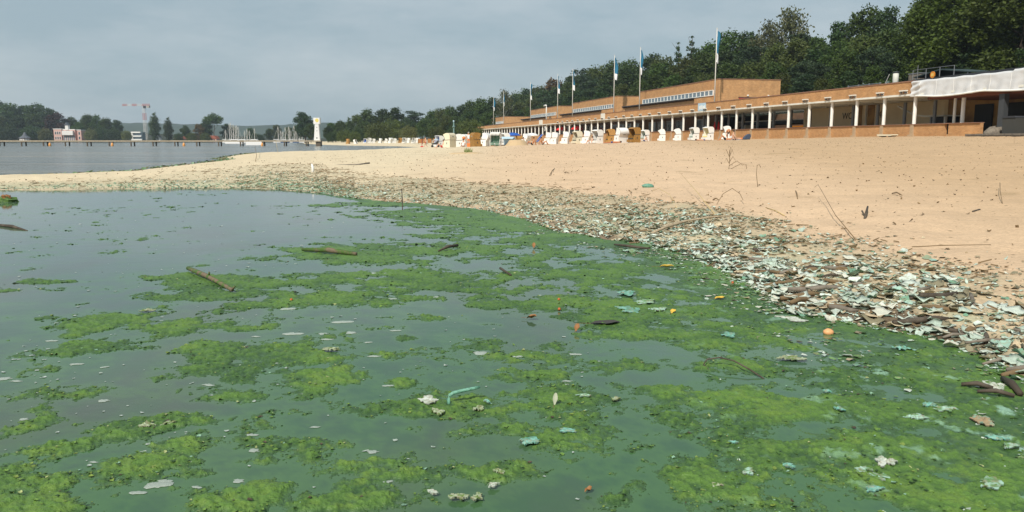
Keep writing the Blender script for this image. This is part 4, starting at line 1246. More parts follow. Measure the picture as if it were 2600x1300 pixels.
# flagpoles on the terrace
FLAGS = [(1805, 15.7, 'tallest flagpole, its blue and white flag in front of the nearest brick hall'), (1618, 16.3, 'flagpole at the far end of the nearest brick hall, with blue and white flag'),
         (1554, 16.4, 'flagpole at the near corner of the second brick hall, with broad blue flag'), (1451, 16.2, 'flagpole at the far end of the second brick hall'),
         (1414, 16.2, 'flagpole at the near corner of the third brick hall'), (1346, 16.2, 'flagpole at the far end of the third brick hall'),
         (1279, 16.0, 'flagpole at the near corner of the farthest brick hall, flag half furled'), (1254, 15.2, 'leftmost flagpole at the far end of the farthest brick hall')]
for i, (u, h, lab) in enumerate(FLAGS):
    s = col_s(u, -2.0); b = bl(s, -2.0)
    e = empty('flagpole', (b.x, b.y, FTOP - 0.5), 0, lab, 'flagpole', 'flagpoles on the terrace')
    hh = h - FTOP + 0.5
    MB().tube([(0, 0, 0), (0, 0, hh)], [0.085, 0.05], 8).build('pole', 'pole_white', e, True)
    MB().blob((0, 0, hh + 0.06), (0.08, 0.08, 0.08), 1, 8, 5, 0).build('finial', 'pole_white', e)
    rg = np.random.default_rng(i + 3)
    nx, nz = 12, 26
    wdt = (0.42, 0.42, 0.62, 0.42, 0.42, 0.42, 0.26, 0.5)[i]
    gx, gz_ = np.meshgrid(np.linspace(0, 1, nx), np.linspace(0, 1, nz), indexing='ij')
    ph = rg.random() * 6
    fx = 0.07 + wdt * gx * (0.75 + 0.35 * np.sin(gz_ * 5 + ph)) + 0.06 * np.sin(gz_ * 9 + ph)
    fy = 0.20 * np.sin(gx * 7 + ph + gz_ * 2) * gx - 0.06 * gx
    fz = hh - 0.2 - 4.0 * gz_ - 0.35 * gx * (1 - 0.3 * gz_)
    V = np.stack([fx.ravel(), fy.ravel(), fz.ravel()], 1)
    idx = np.arange(nx * nz).reshape(nx, nz)
    def qd(a, b_):
        I = idx[:, a:b_]
        return np.stack([I[:-1, :-1].ravel(), I[1:, :-1].ravel(), I[1:, 1:].ravel(), I[:-1, 1:].ravel()], 1)
    cut = 18
    for nm, a, b_, mm in (('flag', 0, cut + 1, 'flag_blue'), ('flag_tail', cut, nz, 'flag_white')):
        VV, qq, _ = prune(V, qd(a, b_))
        V2 = VV.copy(); V2[:, 1] += 0.012
        obj(nm, np_mesh(nm, np.concatenate([VV, V2]), np.concatenate([qq, qq[:, ::-1] + len(VV)]), mm), e)
# hooked lamp on the terrace
s = col_s(1386, -0.7); b = bl(s, -0.7)
e = empty('hooked_lamp', (b.x, b.y, FTOP - 0.4), BROT, 'white crook-shaped lamp post on the terrace in front of the third hall', 'lamp post')
MB().tube([(0, 0, 0), (0, 0, 3.4), (0.15, 0, 3.75), (0.5, 0, 3.9), (2.2, 0, 3.9)], 0.13, 8).build('post', 'white_paint', e, True)
MB().box(1.5, 2.4, -0.16, 0.16, 3.72, 3.80).build('lamp_head', 'slab_white', e)
# bins and timber staging under the tarpaulin
for u, n, w, h, lab, m_ in ((2556, 1.0, 0.5, 1.25, 'dark wheeled bin beside the thick steel post', 'cushion_dark'), (2597, -0.9, 0.8, 1.15, 'grey crate-like container at the right edge under the tarpaulin', 'dark_metal')):
    s = col_s(u, n); b = bl(s, n); z = gz(b.x, b.y)
    e = empty('waste_bin', (b.x, b.y, max(z, 1.55)), BROT, lab, 'bin')
    MB().prism([(-w, 0), (w, 0), (w * 1.12, h), (-w * 1.12, h)], -0.4, 0.4, 'y').build('body', m_, e)
    MB().prism([(-w * 1.18, h + 0.003), (w * 1.18, h + 0.003), (w * 1.0, h + 0.12), (-w * 1.0, h + 0.12)], -0.46, 0.46, 'y').build('lid', 'roof_dark', e)
    for sx in (-w * 0.9, w * 0.9):
        MB().prism([(sx + 0.1 * math.cos(R(45 * i)), 0.1 + 0.1 * math.sin(R(45 * i))) for i in range(8)], 0.4, 0.46, 'y').build('wheel', 'black', e)
s0 = col_s(2455, 1.6)
b = bl(s0, 1.6)
e = empty('timber_staging', (b.x, b.y, gz(b.x, b.y)), BROT, 'low dark timber staging on the sand under the tarpaulin bay', 'staging')
for j in range(7):
    MB().box(-9.5, 0.0 - 0.4 * (j % 3), -1.6 + j * 0.32, -1.6 + j * 0.32 + 0.29, 0.06, 0.16 + 0.02 * (j % 2)).build('plank', 'wood_grey', e)
MB().box(-9.4, -0.1, 0.62, 0.7, -0.3, 0.055).build('bearer', 'wood_dark', e)
s = col_s(2512, 0.8); b = bl(s, 0.8)
o = MB().blob((0, 0, 0.2), (0.8, 0.5, 0.45), 4, 12, 7, 0.18).build('tarp_heap', 'wood_grey', None, True, (b.x, b.y, gz(b.x, b.y)))
tag(o, 'crumpled grey sheet heaped against the end of the low brick wall', 'sheet')
s = col_s(2242, 1.2); b = bl(s, 1.2)
e = empty('surfboard', (b.x, b.y, gz(b.x, b.y)), BROT, 'pale flat paddle board lying by the low brick wall', 'board')
MB().prism([(-1.0, 0.16), (-0.8, 0.10), (0.8, 0.10), (1.0, 0.18), (0.9, 0.24), (-0.9, 0.22)], -0.3, 0.3, 'y').build('deck', 'cream_plastic', e)
MB().box(-0.7, -0.5, -0.3, 0.3, 0, 0.097).box(0.5, 0.7, -0.3, 0.3, 0, 0.097).build('trestle', 'wood_dark', e)
# red folded parasols and towels under the arcade
for u, n, lab in ((1808, -2.2, 'left of two folded red parasols under the arcade'), (1818, -2.0, 'right of two folded red parasols under the arcade')):
    s = col_s(u, n); b = bl(s, n)
    e = empty('parasol', (b.x, b.y, 1.75), 0, lab, 'parasol')
    MB().lathe([(0.03, 0), (0.24, 0.62), (0.22, 0.9), (0.06, 1.9), (0.02, 2.0)], 9).build('canopy', 'bright_red', e, True)
    MB().lathe([(0.025, -0.003), (0.025, 2.12)], 6).build('pole', 'pole_white', e)
    MB().lathe([(0.24, 0.0), (0.24, 0.07), (0.04, 0.1)], 10).build('foot', 'concrete', e)
for u, n, lab in ((1463, -0.8, 'right one of two red parasols open behind the columns'), (1424, -0.9, 'left one of two red parasols open behind the columns')):
    s = col_s(u, n); b = bl(s, n)
    e = empty('parasol', (b.x, b.y, 1.75), 0, lab, 'parasol')
    MB().lathe([(1.25, 1.75), (1.3, 1.85), (0.8, 2.25), (0.05, 2.5)], 12).build('canopy', 'bright_red', e)
    MB().lathe([(0.03, 0), (0.03, 2.52)], 6).build('pole', 'pole_white', e)

# ------------------------------------------------------------------ hooded beach chairs
def chair_meshes(shell, cushion, stripe=None):
    """faces +x; origin at the ground under the middle"""
    W, D = 1.22, 0.82
    parts = {}
    side = [(-0.40, 0.05), (0.40, 0.05), (0.42, 0.50), (0.36, 0.82), (-0.40, 0.86)]
    b = MB()
    for y0 in (-W / 2, W / 2 - 0.05):
        b.prism(side, y0, y0 + 0.05, 'y')
    b.box(-0.40, -0.36, -W / 2 + 0.053, W / 2 - 0.053, 0.05, 0.85)
    b.box(-0.357, 0.38, -W / 2 + 0.053, W / 2 - 0.053, 0.05, 0.40)
    parts['base'] = b.mesh('base', shell)
    parts['armrest'] = [MB().prism([(-0.41, 0.862), (0.38, 0.822), (0.40, 0.86), (-0.41, 0.905)], y0, y0 + 0.06, 'y').mesh('armrest', 'cushion_dark') for y0 in (-W / 2 - 0.02, W / 2 - 0.04)]
    h = MB()
    prof_o = [(-0.40, 0.0), (-0.43, 0.30), (-0.42, 0.52), (-0.34, 0.68), (-0.18, 0.77), (0.08, 0.78), (0.36, 0.70), (0.46, 0.64)]
    prof_i = [(x * 0.92 + 0.015, z - 0.035 if z > 0.3 else z) for x, z in prof_o]
    ring = prof_o + list(reversed(prof_i))
    n = len(prof_o); o0 = len(h.v)
    for y in (-W / 2 + 0.002, W / 2 - 0.002):
        for x, z in ring: h.v.append((x, y, z))
    m = len(ring)
    for i in range(m):
        j = (i + 1) % m
        h.f.append((o0 + i, o0 + j, o0 + m + j, o0 + m + i))
    for y0 in (-W / 2 + 0.005, W / 2 - 0.045):
        h.prism([(-0.40, 0.0)] + prof_o[1:] + [(0.43, 0.58), (0.30, 0.34), (0.24, 0.0)], y0, y0 + 0.04, 'y')
    parts['hood'] = h.mesh('hood', shell)
    parts['seat_cushion'] = MB().box(-0.33, 0.40, -0.54, 0.54, 0.405, 0.50).mesh('seat_cushion', cushion)
    parts['back_cushion'] = MB().prism([(-0.36, 0.55), (-0.25, 0.55), (-0.30, 1.38), (-0.38, 1.36)], -0.54, 0.54, 'y').mesh('back_cushion', cushion)
    parts['footrest'] = [MB().box(0.385, 0.62, y - 0.23, y + 0.23, 0.10, 0.36).mesh('footrest', 'cushion_green' if stripe else shell) for y in (-0.29, 0.29)]
    parts['handle'] = [MB().box(-0.03, 0.03, y, y + 0.03, 0.42, 0.60).mesh('handle', 'cushion_dark') for y in (-W / 2 - 0.035, W / 2 + 0.005)]
    t = MB().box(-0.435, -0.428, -0.16, 0.16, 0.30, 0.40)
    parts['number_plate'] = t.mesh('number_plate', 'cushion_grey')
    if stripe:
        parts['stripe'] = [MB().prism([(-0.365, 0.56), (-0.245, 0.503), (-0.24, 0.56), (-0.293, 1.38), (-0.385, 1.37)], -0.50 + i * 0.16, -0.47 + i * 0.16, 'y').mesh('stripe', stripe) for i in range(7)]
        parts['footrest_stripe'] = [MB().box(0.621, 0.63, -0.50 + i * 0.16, -0.47 + i * 0.16, 0.14, 0.34).mesh('footrest_stripe', stripe) for i in range(7)]
        parts['valance'] = [MB().prism([(0.44, 0.66), (0.475, 0.65), (0.455, 0.42), (0.43, 0.42)], -0.54 + i * 0.16, -0.44 + i * 0.16, 'y').mesh('valance', stripe) for i in range(7)]
    return parts
CH = {'white': chair_meshes('white_plastic', 'cushion_grey'), 'white_g': chair_meshes('white_plastic', 'cushion_green'), 'white_y': chair_meshes('white_plastic', 'cushion_yellow'),
      'cream': chair_meshes('cream_plastic', 'cushion_dark'), 'tan': chair_meshes('wicker_tan', 'cushion_dark'), 'brown': chair_meshes('wicker_brown', 'cushion_dark'),
      'striped': chair_meshes('white_plastic', 'cushion_green', 'cloth_white'), 'white_b': chair_meshes('white_plastic', 'cushion_blue')}
def chair(kind, u, Y, yaw, tilt, label, group='hooded beach chairs', size=1.0, zoff=0):
    x, y = at(u, Y)
    e = empty('beach_chair', (x, y, gz(x, y) + zoff - 0.03), R(yaw), label, 'beach chair', group, size)
    for nm, me in CH[kind].items():
        if nm in ('hood', 'number_plate', 'valance'): continue
        for m1 in (me if isinstance(me, list) else [me]): obj(nm, m1, e)
    hd = obj('hood', CH[kind]['hood'], e, (0, 0, 0.84))
    hd.rotation_euler.y = R(-tilt)
    hd.location.x = -0.02
    obj('number_plate', CH[kind]['number_plate'], hd)
    if 'valance' in CH[kind]:
        for m1 in CH[kind]['valance']: obj('valance', m1, hd)
    return e
NEAR = [('white', 1838, 93, 170, 0, 'white hooded beach chair right behind the bending bather'), ('white_y', 1792, 94, 195, 0, 'white hooded beach chair with yellow lining, second to the left of the bending bather'),
        ('white_g', 1757, 98, 190, 0, 'white hooded beach chair with dark green lining, left of the yellow-lined one'), ('white', 1716, 104, 172, -14, 'white beach chair with hood tipped forward, right of a pair by the low wall'),
        ('white', 1677, 106, 172, -14, 'white beach chair with hood tipped forward, left of a pair by the low wall'), ('white_g', 1633, 112, 200, 0, 'white rounded beach chair with a green towel, just right of the brown one'),
        ('brown', 1607, 83, 200, 0, 'large brown wicker beach chair at the right end of the close row'), ('white', 1574, 84, 118, 34, 'white beach chair seen from behind with reclined grey back'),
        ('tan', 1547, 90, 185, 0, 'tan wicker beach chair between two white ones in the close row'), ('white', 1514, 92, 205, 0, 'white hooded beach chair left of the tan one, its brown inside showing'),
        ('white', 1486, 98, 165, 22, 'white beach chair with long hood folded back, fourth from the right of the close row'), ('cream', 1464, 100, 200, 0, 'cream beach chair with dark side opening left of the folded one'),
        ('white', 1434, 104, 165, 20, 'white beach chair with low hood in the middle of the row'), ('white', 1406, 106, 165, 22, 'white beach chair with low hood, right of the blue deck chair pair'),
        ('white', 1390, 110, 165, 24, 'white beach chair with low hood half hidden at the left end of the low-hooded ones'),
        ('tan', 1316, 120, 190, 0, 'tan beach chair half hidden behind the sand mound'), ('white', 1334, 116, 150, 30, 'white beach chair reclined right of the half hidden tan one'),
        ('white', 1283, 102, 200, 0, 'white beach chair just right of the striped one'), ('striped', 1259, 93, 258, 0, 'beach chair with green and white stripes, open towards the camera'),
        ('white', 1231, 94, 160, 34, 'white beach chair tipped far back between the brown and the striped one'), ('brown', 1208, 88, 25, 0, 'brown wicker beach chair turned away, left of the tipped white one'),
        ('white', 1166, 96, 190, 0, 'white beach chair just right of the green lamp mast'), ('white', 1181, 104, 150, 10, 'white beach chair behind the seated bathers near the lamp mast'),
        ('cream', 1144, 88, 150, -6, 'cream-white beach chair in front of the lamp mast with hood raised'), ('white_b', 1115, 110, 215, 18, 'white beach chair with pale blue lining near the windbreak')]
for a in NEAR: chair(*a)
for i, (u, Y, k, yaw, tilt) in enumerate([(890, 235, 'tan', 190, 0), (906, 235, 'white', 20, 30), (932, 228, 'white_b', 200, 10), (942, 232, 'white', 190, 10), (953, 228, 'white', 180, 15), (970, 225, 'white', 190, 20),
        (984, 222, 'white', 185, 25), (995, 226, 'white', 190, 20), (1006, 220, 'white', 185, 25), (1018, 216, 'tan', 190, 0), (1028, 214, 'white', 190, 10), (1040, 212, 'white_b', 200, 20), (1052, 210, 'white', 190, 20), (1063, 214, 'white', 185, 20)]):
    lab = ORD[i] + ' chair from the left in the white row on the far beach by the willow'
    if k == 'tan': lab = 'tan beach chair at the left end of the far row' if u < 900 else 'tan beach chair in the middle of the far white row'
    if u == 906: lab = 'white beach chair tipped backward at the left end of the far row'
    chair(k, u + rt.uniform(-2, 2), Y + rt.uniform(-8, 8), yaw + rt.uniform(-40, 40), tilt, lab, 'beach chairs on the far beach', rt.uniform(0.8, 1.0))

# ------------------------------------------------------------------ people
def skin_obj(name, pts, edges, radii, m, parent, sub=1):
    me = bpy.data.meshes.new(name)
    me.from_pydata([tuple(p) for p in pts], edges, [])
    o = bpy.data.objects.new(name, me)
    COL.objects.link(o)
    md = o.modifiers.new('s', 'SKIN')
    for i, r in enumerate(radii):
        me.skin_vertices[0].data[i].radius = (r, r)
    me.skin_vertices[0].data[0].use_root = True
    o.modifiers.new('u', 'SUBSURF').levels = sub
    bpy.context.view_layer.update()
    m2 = bpy.data.meshes.new_from_object(o.evaluated_get(bpy.context.evaluated_depsgraph_get()))
    bpy.data.objects.remove(o)
    m2.name = name
    m2.materials.clear(); m2.materials.append(MATS[m])
    m2.polygons.foreach_set('use_smooth', [True] * len(m2.polygons))
    return obj(name, m2, parent)

POSES = {
 'stand': dict(pel=(0, 0, .93), wst=(0, 0, 1.1), chs=(0, 0, 1.34), nek=(.01, 0, 1.5), hed=(.02, 0, 1.64), kl=(.03, .1, .5), fl=(-.03, .11, .06), kr=(.05, -.1, .5), fr=(.02, -.11, .06),
               el=(.02, .27, 1.12), hl=(.1, .27, .88), er=(0, -.27, 1.12), hr=(.1, -.27, .88)),
 'walk': dict(pel=(0, 0, .92), wst=(.01, 0, 1.1), chs=(.03, 0, 1.33), nek=(.05, 0, 1.49), hed=(.07, 0, 1.63), kl=(.18, .1, .52), fl=(.26, .1, .07), kr=(-.06, -.1, .5), fr=(-.32, -.1, .12),
              el=(-.1, .26, 1.1), hl=(.02, .27, .9), er=(.1, -.26, 1.12), hr=(.28, -.26, .95)),
 'bend': dict(pel=(-.12, 0, .95), wst=(.08, 0, 1.05), chs=(.34, 0, .98), nek=(.5, 0, .86), hed=(.6, 0, .76), kl=(-.02, .13, .5), fl=(-.06, .15, .06), kr=(-.02, -.13, .5), fr=(-.06, -.15, .06),
              el=(.42, .24, .66), hl=(.44, .2, .36), er=(.42, -.24, .66), hr=(.46, -.16, .36)),
 'sit': dict(pel=(0, 0, .12), wst=(-.08, 0, .28), chs=(-.18, 0, .5), nek=(-.2, 0, .66), hed=(-.17, 0, .81), kl=(.42, .12, .5), fl=(.62, .12, .05), kr=(.38, -.12, .46), fr=(.68, -.12, .05),
             el=(-.36, .27, .3), hl=(-.42, .28, .05), er=(-.36, -.27, .3), hr=(-.42, -.28, .05)),
 'sit_straight': dict(pel=(0, 0, .12), wst=(-.03, 0, .3), chs=(-.05, 0, .54), nek=(-.02, 0, .7), hed=(.03, 0, .85), kl=(.45, .1, .16), fl=(.9, .1, .07), kr=(.45, -.12, .2), fr=(.88, -.12, .07),
             el=(.08, .26, .35), hl=(.28, .18, .26), er=(.08, -.26, .35), hr=(.28, -.18, .26)),
 'lie': dict(pel=(0, 0, .12), wst=(-.18, 0, .12), chs=(-.42, 0, .13), nek=(-.6, 0, .14), hed=(-.74, 0, .16), kl=(.45, .1, .1), fl=(.9, .12, .07), kr=(.45, -.1, .1), fr=(.88, -.14, .07),
             el=(-.5, .34, .08), hl=(-.72, .3, .07), er=(-.3, -.3, .08), hr=(-.05, -.32, .07)),
 'lie_knees': dict(pel=(0, 0, .13), wst=(-.18, 0, .14), chs=(-.42, 0, .16), nek=(-.6, 0, .18), hed=(-.73, 0, .22), kl=(.34, .1, .52), fl=(.55, .1, .06), kr=(.3, -.1, .5), fr=(.6, -.12, .06),
             el=(-.42, .3, .08), hl=(-.15, .3, .08), er=(-.42, -.3, .08), hr=(-.15, -.3, .1)),
}
def person(pose, u, Y, yaw, skin, shorts, hair, label, top=None, sc=1.0, zoff=0.0):
    x, y = at(u, Y)
    e = empty('person', (x, y, gz(x, y) - 0.02 + zoff), R(yaw), label, 'person', 'bathers on the beach', sc)
    P = {k: Vector(v) for k, v in POSES[pose].items()}
    wst, chs = P['wst'], P['chs']
    up = (chs - wst).normalized(); lat = Vector((0, 1, 0))
    P['shl'] = chs + up * 0.08 + lat * 0.17; P['shr'] = chs + up * 0.08 - lat * 0.17
    P['hpl'] = P['pel'] + lat * 0.09; P['hpr'] = P['pel'] - lat * 0.09
    names = ['pel', 'wst', 'chs', 'nek', 'hed', 'hpl', 'kl', 'fl', 'hpr', 'kr', 'fr', 'shl', 'el', 'hl', 'shr', 'er', 'hr']
    rad = dict(pel=.125, wst=.115, chs=.14, nek=.055, hed=.092, hpl=.085, kl=.058, fl=.036, hpr=.085, kr=.058, fr=.036, shl=.065, el=.042, hl=.03, shr=.065, er=.042, hr=.03)
    ix = {n: i for i, n in enumerate(names)}
    pts = [P[n] for n in names]; rr = [rad[n] for n in names]
    ed = [(0, 1), (1, 2), (2, 3), (3, 4), (0, 5), (5, 6), (6, 7), (0, 8), (8, 9), (9, 10), (2, 11), (11, 12), (12, 13), (2, 14), (14, 15), (15, 16)]
    # crown of the head, toes and fingers
    hu = (P['hed'] - P['nek']).normalized()
    pts.append(P['hed'] + hu * 0.09); rr.append(.075); ed.append((4, len(pts) - 1))
    for kf in ('fl', 'fr'):
        toe = Vector((0.17, 0, -0.02)) if not pose.startswith('lie') or pose == 'lie_knees' else Vector((0.06, 0, 0.12))
        pts.append(P[kf] + toe); rr.append(.026); ed.append((ix[kf], len(pts) - 1))
    for kh, ke in (('hl', 'el'), ('hr', 'er')):
        d = (P[kh] - P[ke]).normalized()
        for j in range(5):
            sp_ = Vector((0.02 * (j - 2), 0.006 * (j - 2), 0)) if abs(d.z) > 0.5 else Vector((0, 0.02 * (j - 2), 0))
            pts.append(P[kh] + d * (0.085 if j != 0 else 0.06) + sp_ * 1.1); rr.append(.010); ed.append((ix[kh], len(pts) - 1))
    skin_obj('body', pts, ed, rr, skin, e)
    if shorts:
        a = P['hpl'].lerp(P['kl'], 0.5); b = P['hpr'].lerp(P['kr'], 0.5)
        skin_obj('shorts', [P['pel'], P['pel'].lerp(wst, 0.4), P['hpl'], a, P['hpr'], b], [(0, 1), (0, 2), (2, 3), (0, 4), (4, 5)], [.145, .14, .105, .09, .105, .09], shorts, e)
    if top:
        a = P['shl'].lerp(P['el'], 0.5); b = P['shr'].lerp(P['er'], 0.5)
        skin_obj('shirt', [wst, P['pel'].lerp(wst, 0.5), chs, P['shl'], a, P['shr'], b], [(0, 1), (0, 2), (2, 3), (3, 4), (2, 5), (5, 6)], [.135, .14, .16, .085, .065, .085, .065], top, e)
    hp = P['hed'] + hu * 0.055 - Vector((0.02, 0, 0))
    MB().blob(tuple(hp), (.105, .1, .10), 3, 10, 7, 0.06).build('hair', hair, e, True)
    f = P['hed'] + Vector((0.085, 0, 0.0))
    MB().blob(tuple(f + Vector((0.012, 0, -0.01))), (.018, .013, .024), 3, 6, 4, 0).build('nose', skin, e, True)
    for sy in (-0.033, 0.033):
        MB().blob(tuple(f + Vector((0.0, sy, 0.02))), (.010, .012, .008), 3, 6, 4, 0).build('eye', 'hair', e)
    for sy in (-0.095, 0.095):
        MB().blob(tuple(P['hed'] + Vector((0, sy, 0.0))), (.022, .012, .032), 3, 6, 4, 0).build('ear', skin, e, True)
    return e
person('bend', 1844, 80, 250, 'skin_tan', 'cloth_grey', 'hair', 'bather bending over in dark grey shorts above a towel', sc=1.0)
person('lie_knees', 1836, 77, 180, 'skin_tan', 'cloth_black', 'hair', 'bather lying back with knees drawn up beside the bending one')
person('sit_straight', 1856, 76, 0, 'skin_light', 'cloth_black', 'hair', 'bather in black shorts sitting with outstretched legs next to the blue bag')
person('lie', 1780, 88, 5, 'skin_light', 'cloth_blue', 'hair', 'bather lying in dark blue trunks in front of the yellow-lined chair')
person('lie', 1873, 94, 10, 'skin_light', 'cloth_orange', 'hair', 'distant bather lying flat by the low brick wall')
person('lie', 1553, 80, 180, 'skin_tan', 'cloth_blue', 'hair', 'bather lying in blue trunks in front of the tan chair')
person('sit', 1351, 92, 170, 'skin_tan', 'cloth_black', 'hair', 'dark-haired bather sitting with knees up left of the blue deck chair')
person('sit', 1377, 94, 10, 'skin_tan', 'cloth_grey', 'hair', 'bather sitting with knees up right of the blue deck chair')
person('sit_straight', 1329, 97, 200, 'skin_light', 'cloth_blue', 'hair', 'bather in blue sitting at the right foot of the sand mound', top='cloth_white')
person('stand', 1191, 94, 260, 'skin_light', 'cloth_orange', 'hair_grey', 'standing bather with white hair left of the brown chair', top='cloth_white', sc=0.98)
person('sit_straight', 1178, 90, 260, 'skin_light', 'cloth_white', 'hair', 'bather in white sitting below the orange ball', top='cloth_white')
person('sit', 1124, 88, 190, 'skin_light', 'cloth_red', 'hair', 'bather in red sitting left of the cream-white chair')
person('walk', 1083, 130, 200, 'skin_light', 'cloth_red', 'hair', 'bather walking along the water edge in red trunks')
person('sit', 1633, 106, 180, 'skin_light', 'cloth_blue', 'hair', 'bather sitting in front of the chair with the green towel', sc=0.9)
person('sit', 1499, 92, 160, 'skin_light', 'cloth_white', 'hair', 'bather half hidden between two white chairs of the close row', sc=0.9)

def on_sand(u, Y, dz=0.0):
    x, y = at(u, Y); return (x, y, gz(x, y) + dz)
# things on the beach
e = empty('bag', on_sand(1889, 77), R(15), 'dark blue-grey rucksack standing upright on the sand at right of the bathers', 'bag')
MB().prism([(-0.34, 0), (0.26, 0), (0.38, 0.32), (0.34, 0.50), (0.16, 0.52), (-0.12, 0.36), (-0.32, 0.16)], -0.16, 0.16, 'y').build('body', 'bag_blue', e)
MB().prism([(-0.20, 0.04), (0.20, 0.04), (0.26, 0.28), (0.0, 0.26)], -0.22, -0.163, 'y').build('pocket', 'bag_blue', e)
MB().tube([(0.3, 0.0, 0.47), (0.38, 0, 0.54), (0.26, 0, 0.56), (0.18, 0, 0.51)], 0.015, 5).build('strap', 'cloth_black', e)
e = empty('towel', on_sand(1850, 78.6, 0.02), R(20), 'white and blue towel hanging from the hands of the bending bather', 'towel')
MB().prism([(-0.16, 0.05), (0.14, 0.02), (0.2, 0.34), (0.06, 0.42), (-0.1, 0.36)], -0.05, 0.03, 'y').build('cloth', 'cloth_white', e)
MB().prism([(0.02, 0.06), (0.10, 0.05), (0.14, 0.36), (0.07, 0.38)], -0.057, -0.052, 'y').build('stripe', 'cushion_blue', e)
def rug(u, Y, m_, lab, w=1.7, d=0.8, yaw=5):
    x, y, z = on_sand(u, Y)
    n = 8; mb = MB(); idx = []
    c, s = math.cos(R(yaw)), math.sin(R(yaw))
    for i in range(n):
        for j in range(5):
            lx = (i / (n - 1) - 0.5) * w; ly = (j / 4 - 0.5) * d
            wx, wy = x + lx * c - ly * s, y + lx * s + ly * c
            mb.v.append((wx - x, wy - y, gz(wx, wy) - z + 0.03 + 0.015 * math.sin(lx * 6 + ly * 5)))
    for i in range(n - 1):
        for j in range(4):
            a = i * 5 + j; mb.f.append((a, a + 5, a + 6, a + 1))
    o = mb.build('beach_towel', m_, None, True, (x, y, z))
    tag(o, lab, 'towel')
rug(1782, 88, 'beige_cloth', 'pale towel under the bather in front of the yellow-lined chair', 2.0)
rug(1862, 76, 'pale_blue', 'pale towel under the legs of the bather beside the blue bag', 2.0)
rug(1553, 80, 'cloth_red', 'red towel under the bather in front of the tan chair', 1.9)
rug(1246, 90, 'cloth_orange', 'pinkish towel spread in front of the striped beach chair', 2.6)
rug(1300, 96, 'bright_red', 'small red towel left of the sand mound', 0.9)
# sand mound ring
x, y, z = on_sand(1312, 92)
n = 26; mb = MB()
prof = [(1.5, -0.1), (1.2, 0.12), (0.95, 0.5), (0.8, 0.62), (0.55, 0.55), (0.0, 0.35)]
rg = random.Random(5)
for r_, h_ in prof:
    for k in range(n):
        a = 2 * math.pi * k / n; q = 1 + 0.07 * rg.uniform(-1, 1)
        mb.v.append((r_ * q * math.cos(a), r_ * q * math.sin(a), h_ * (1 + 0.1 * rg.uniform(-1, 1))))
for i in range(len(prof) - 1):
    for k in range(n):
        mb.f.append((i * n + k, i * n + (k + 1) % n, (i + 1) * n + (k + 1) % n, (i + 1) * n + k))
tag(mb.build('sand_mound', 'mound_sand', None, True, (x, y, z)), 'heaped sand castle wall in front of the row of chairs', 'sand mound')
# deck chair, parasols
e = empty('deck_chair', on_sand(1366, 98), R(200), 'blue folding deck chair beside the dark-haired bather', 'deck chair')
MB().prism([(-0.55, 1.25), (-0.5, 1.28), (0.2, 0.36), (0.6, 0.45), (0.6, 0.40), (0.18, 0.31)], -0.32, 0.32, 'y').build('cloth', 'cushion_blue', e)
for yy in (-0.34, 0.34):
    MB().tube([(-0.6, yy, 1.32), (0.7, yy, 0.02)], 0.025, 6).build('rail', 'wood_pale', e)
    MB().tube([(-0.55, yy, 0.02), (0.65, yy, 0.5)], 0.025, 6).build('leg', 'wood_pale', e)
for u, Y, m_, lab, rr_, hh in ((1301, 112, 'cushion_blue', 'low blue parasol behind the pale blue beach shelter', 1.2, 1.75), (1350, 118, 'white_plastic', 'white parasol above the dark-haired bather', 1.0, 1.7)):
    e = empty('parasol', on_sand(u, Y), 0, lab, 'parasol')
    MB().lathe([(rr_, hh - 0.45), (rr_ * 1.02, hh - 0.38), (rr_ * 0.6, hh - 0.1), (0.04, hh)], 10).build('canopy', m_, e)
    MB().lathe([(0.022, 0), (0.022, hh + 0.08)], 6).build('pole', 'pole_white', e)
e = empty('beach_shelter', on_sand(1291, 99), R(250), 'pale blue beach shelter on the sand right of the white chair', 'shelter')
MB().prism([(-0.6, 0.1), (-0.5, 0.8), (0.0, 1.1), (0.5, 0.95), (0.55, 0.86), (0.0, 1.02), (-0.42, 0.74), (-0.5, 0.1)], -0.8, 0.8, 'y').build('canopy', 'pale_blue', e)
MB().box(-0.55, 0.6, -0.8, 0.8, 0.0, 0.12).build('floor', 'cushion_dark', e)
e = empty('orange_ball', on_sand(1179, 93.5, 1.05), 0, 'large orange ball held up beside the standing bather', 'ball')
MB().blob((0, 0, 0), (0.2, 0.2, 0.2), 1, 16, 10, 0).build('skin', 'cloth_orange', e, True); MB().blob((0, -0.19, 0.03), (0.02, 0.02, 0.02), 1, 8, 5, 0).build('valve', 'white_plastic', e)
e = empty('beach_bag', on_sand(1194, 90), 0, 'orange beach bag at the foot of the brown chair', 'bag')
MB().prism([(-0.3, 0), (0.3, 0), (0.36, 0.42), (-0.36, 0.42)], -0.15, 0.15, 'y').build('body', 'cloth_orange', e); MB().tube([(-0.2, 0, 0.42), (-0.1, 0, 0.65), (0.1, 0, 0.65), (0.2, 0, 0.42)], 0.015, 5).build('handle', 'cloth_orange', e)
e = empty('pushchair', on_sand(1108, 108), R(190), 'dark pushchair with pale blue hood beside the windbreak', 'pushchair')
MB().prism([(-0.35, 0.45), (0.45, 0.35), (0.5, 0.55), (0.0, 0.65), (-0.3, 0.95), (-0.45, 0.9)], -0.25, 0.25, 'y').build('seat', 'cushion_dark', e)
MB().prism([(-0.45, 0.93), (-0.2, 1.15), (0.15, 1.1), (0.3, 0.9), (0.1, 1.0), (-0.2, 1.02)], -0.27, 0.27, 'y').build('hood', 'pale_blue', e)
for sx in (-0.35, 0.45):
    for yy in (-0.28, 0.25):
        MB().prism([(sx + 0.16 * math.cos(R(30 * i)), 0.17 + 0.16 * math.sin(R(30 * i))) for i in range(12)], yy, yy + 0.04, 'y').build('wheel', 'black', e)
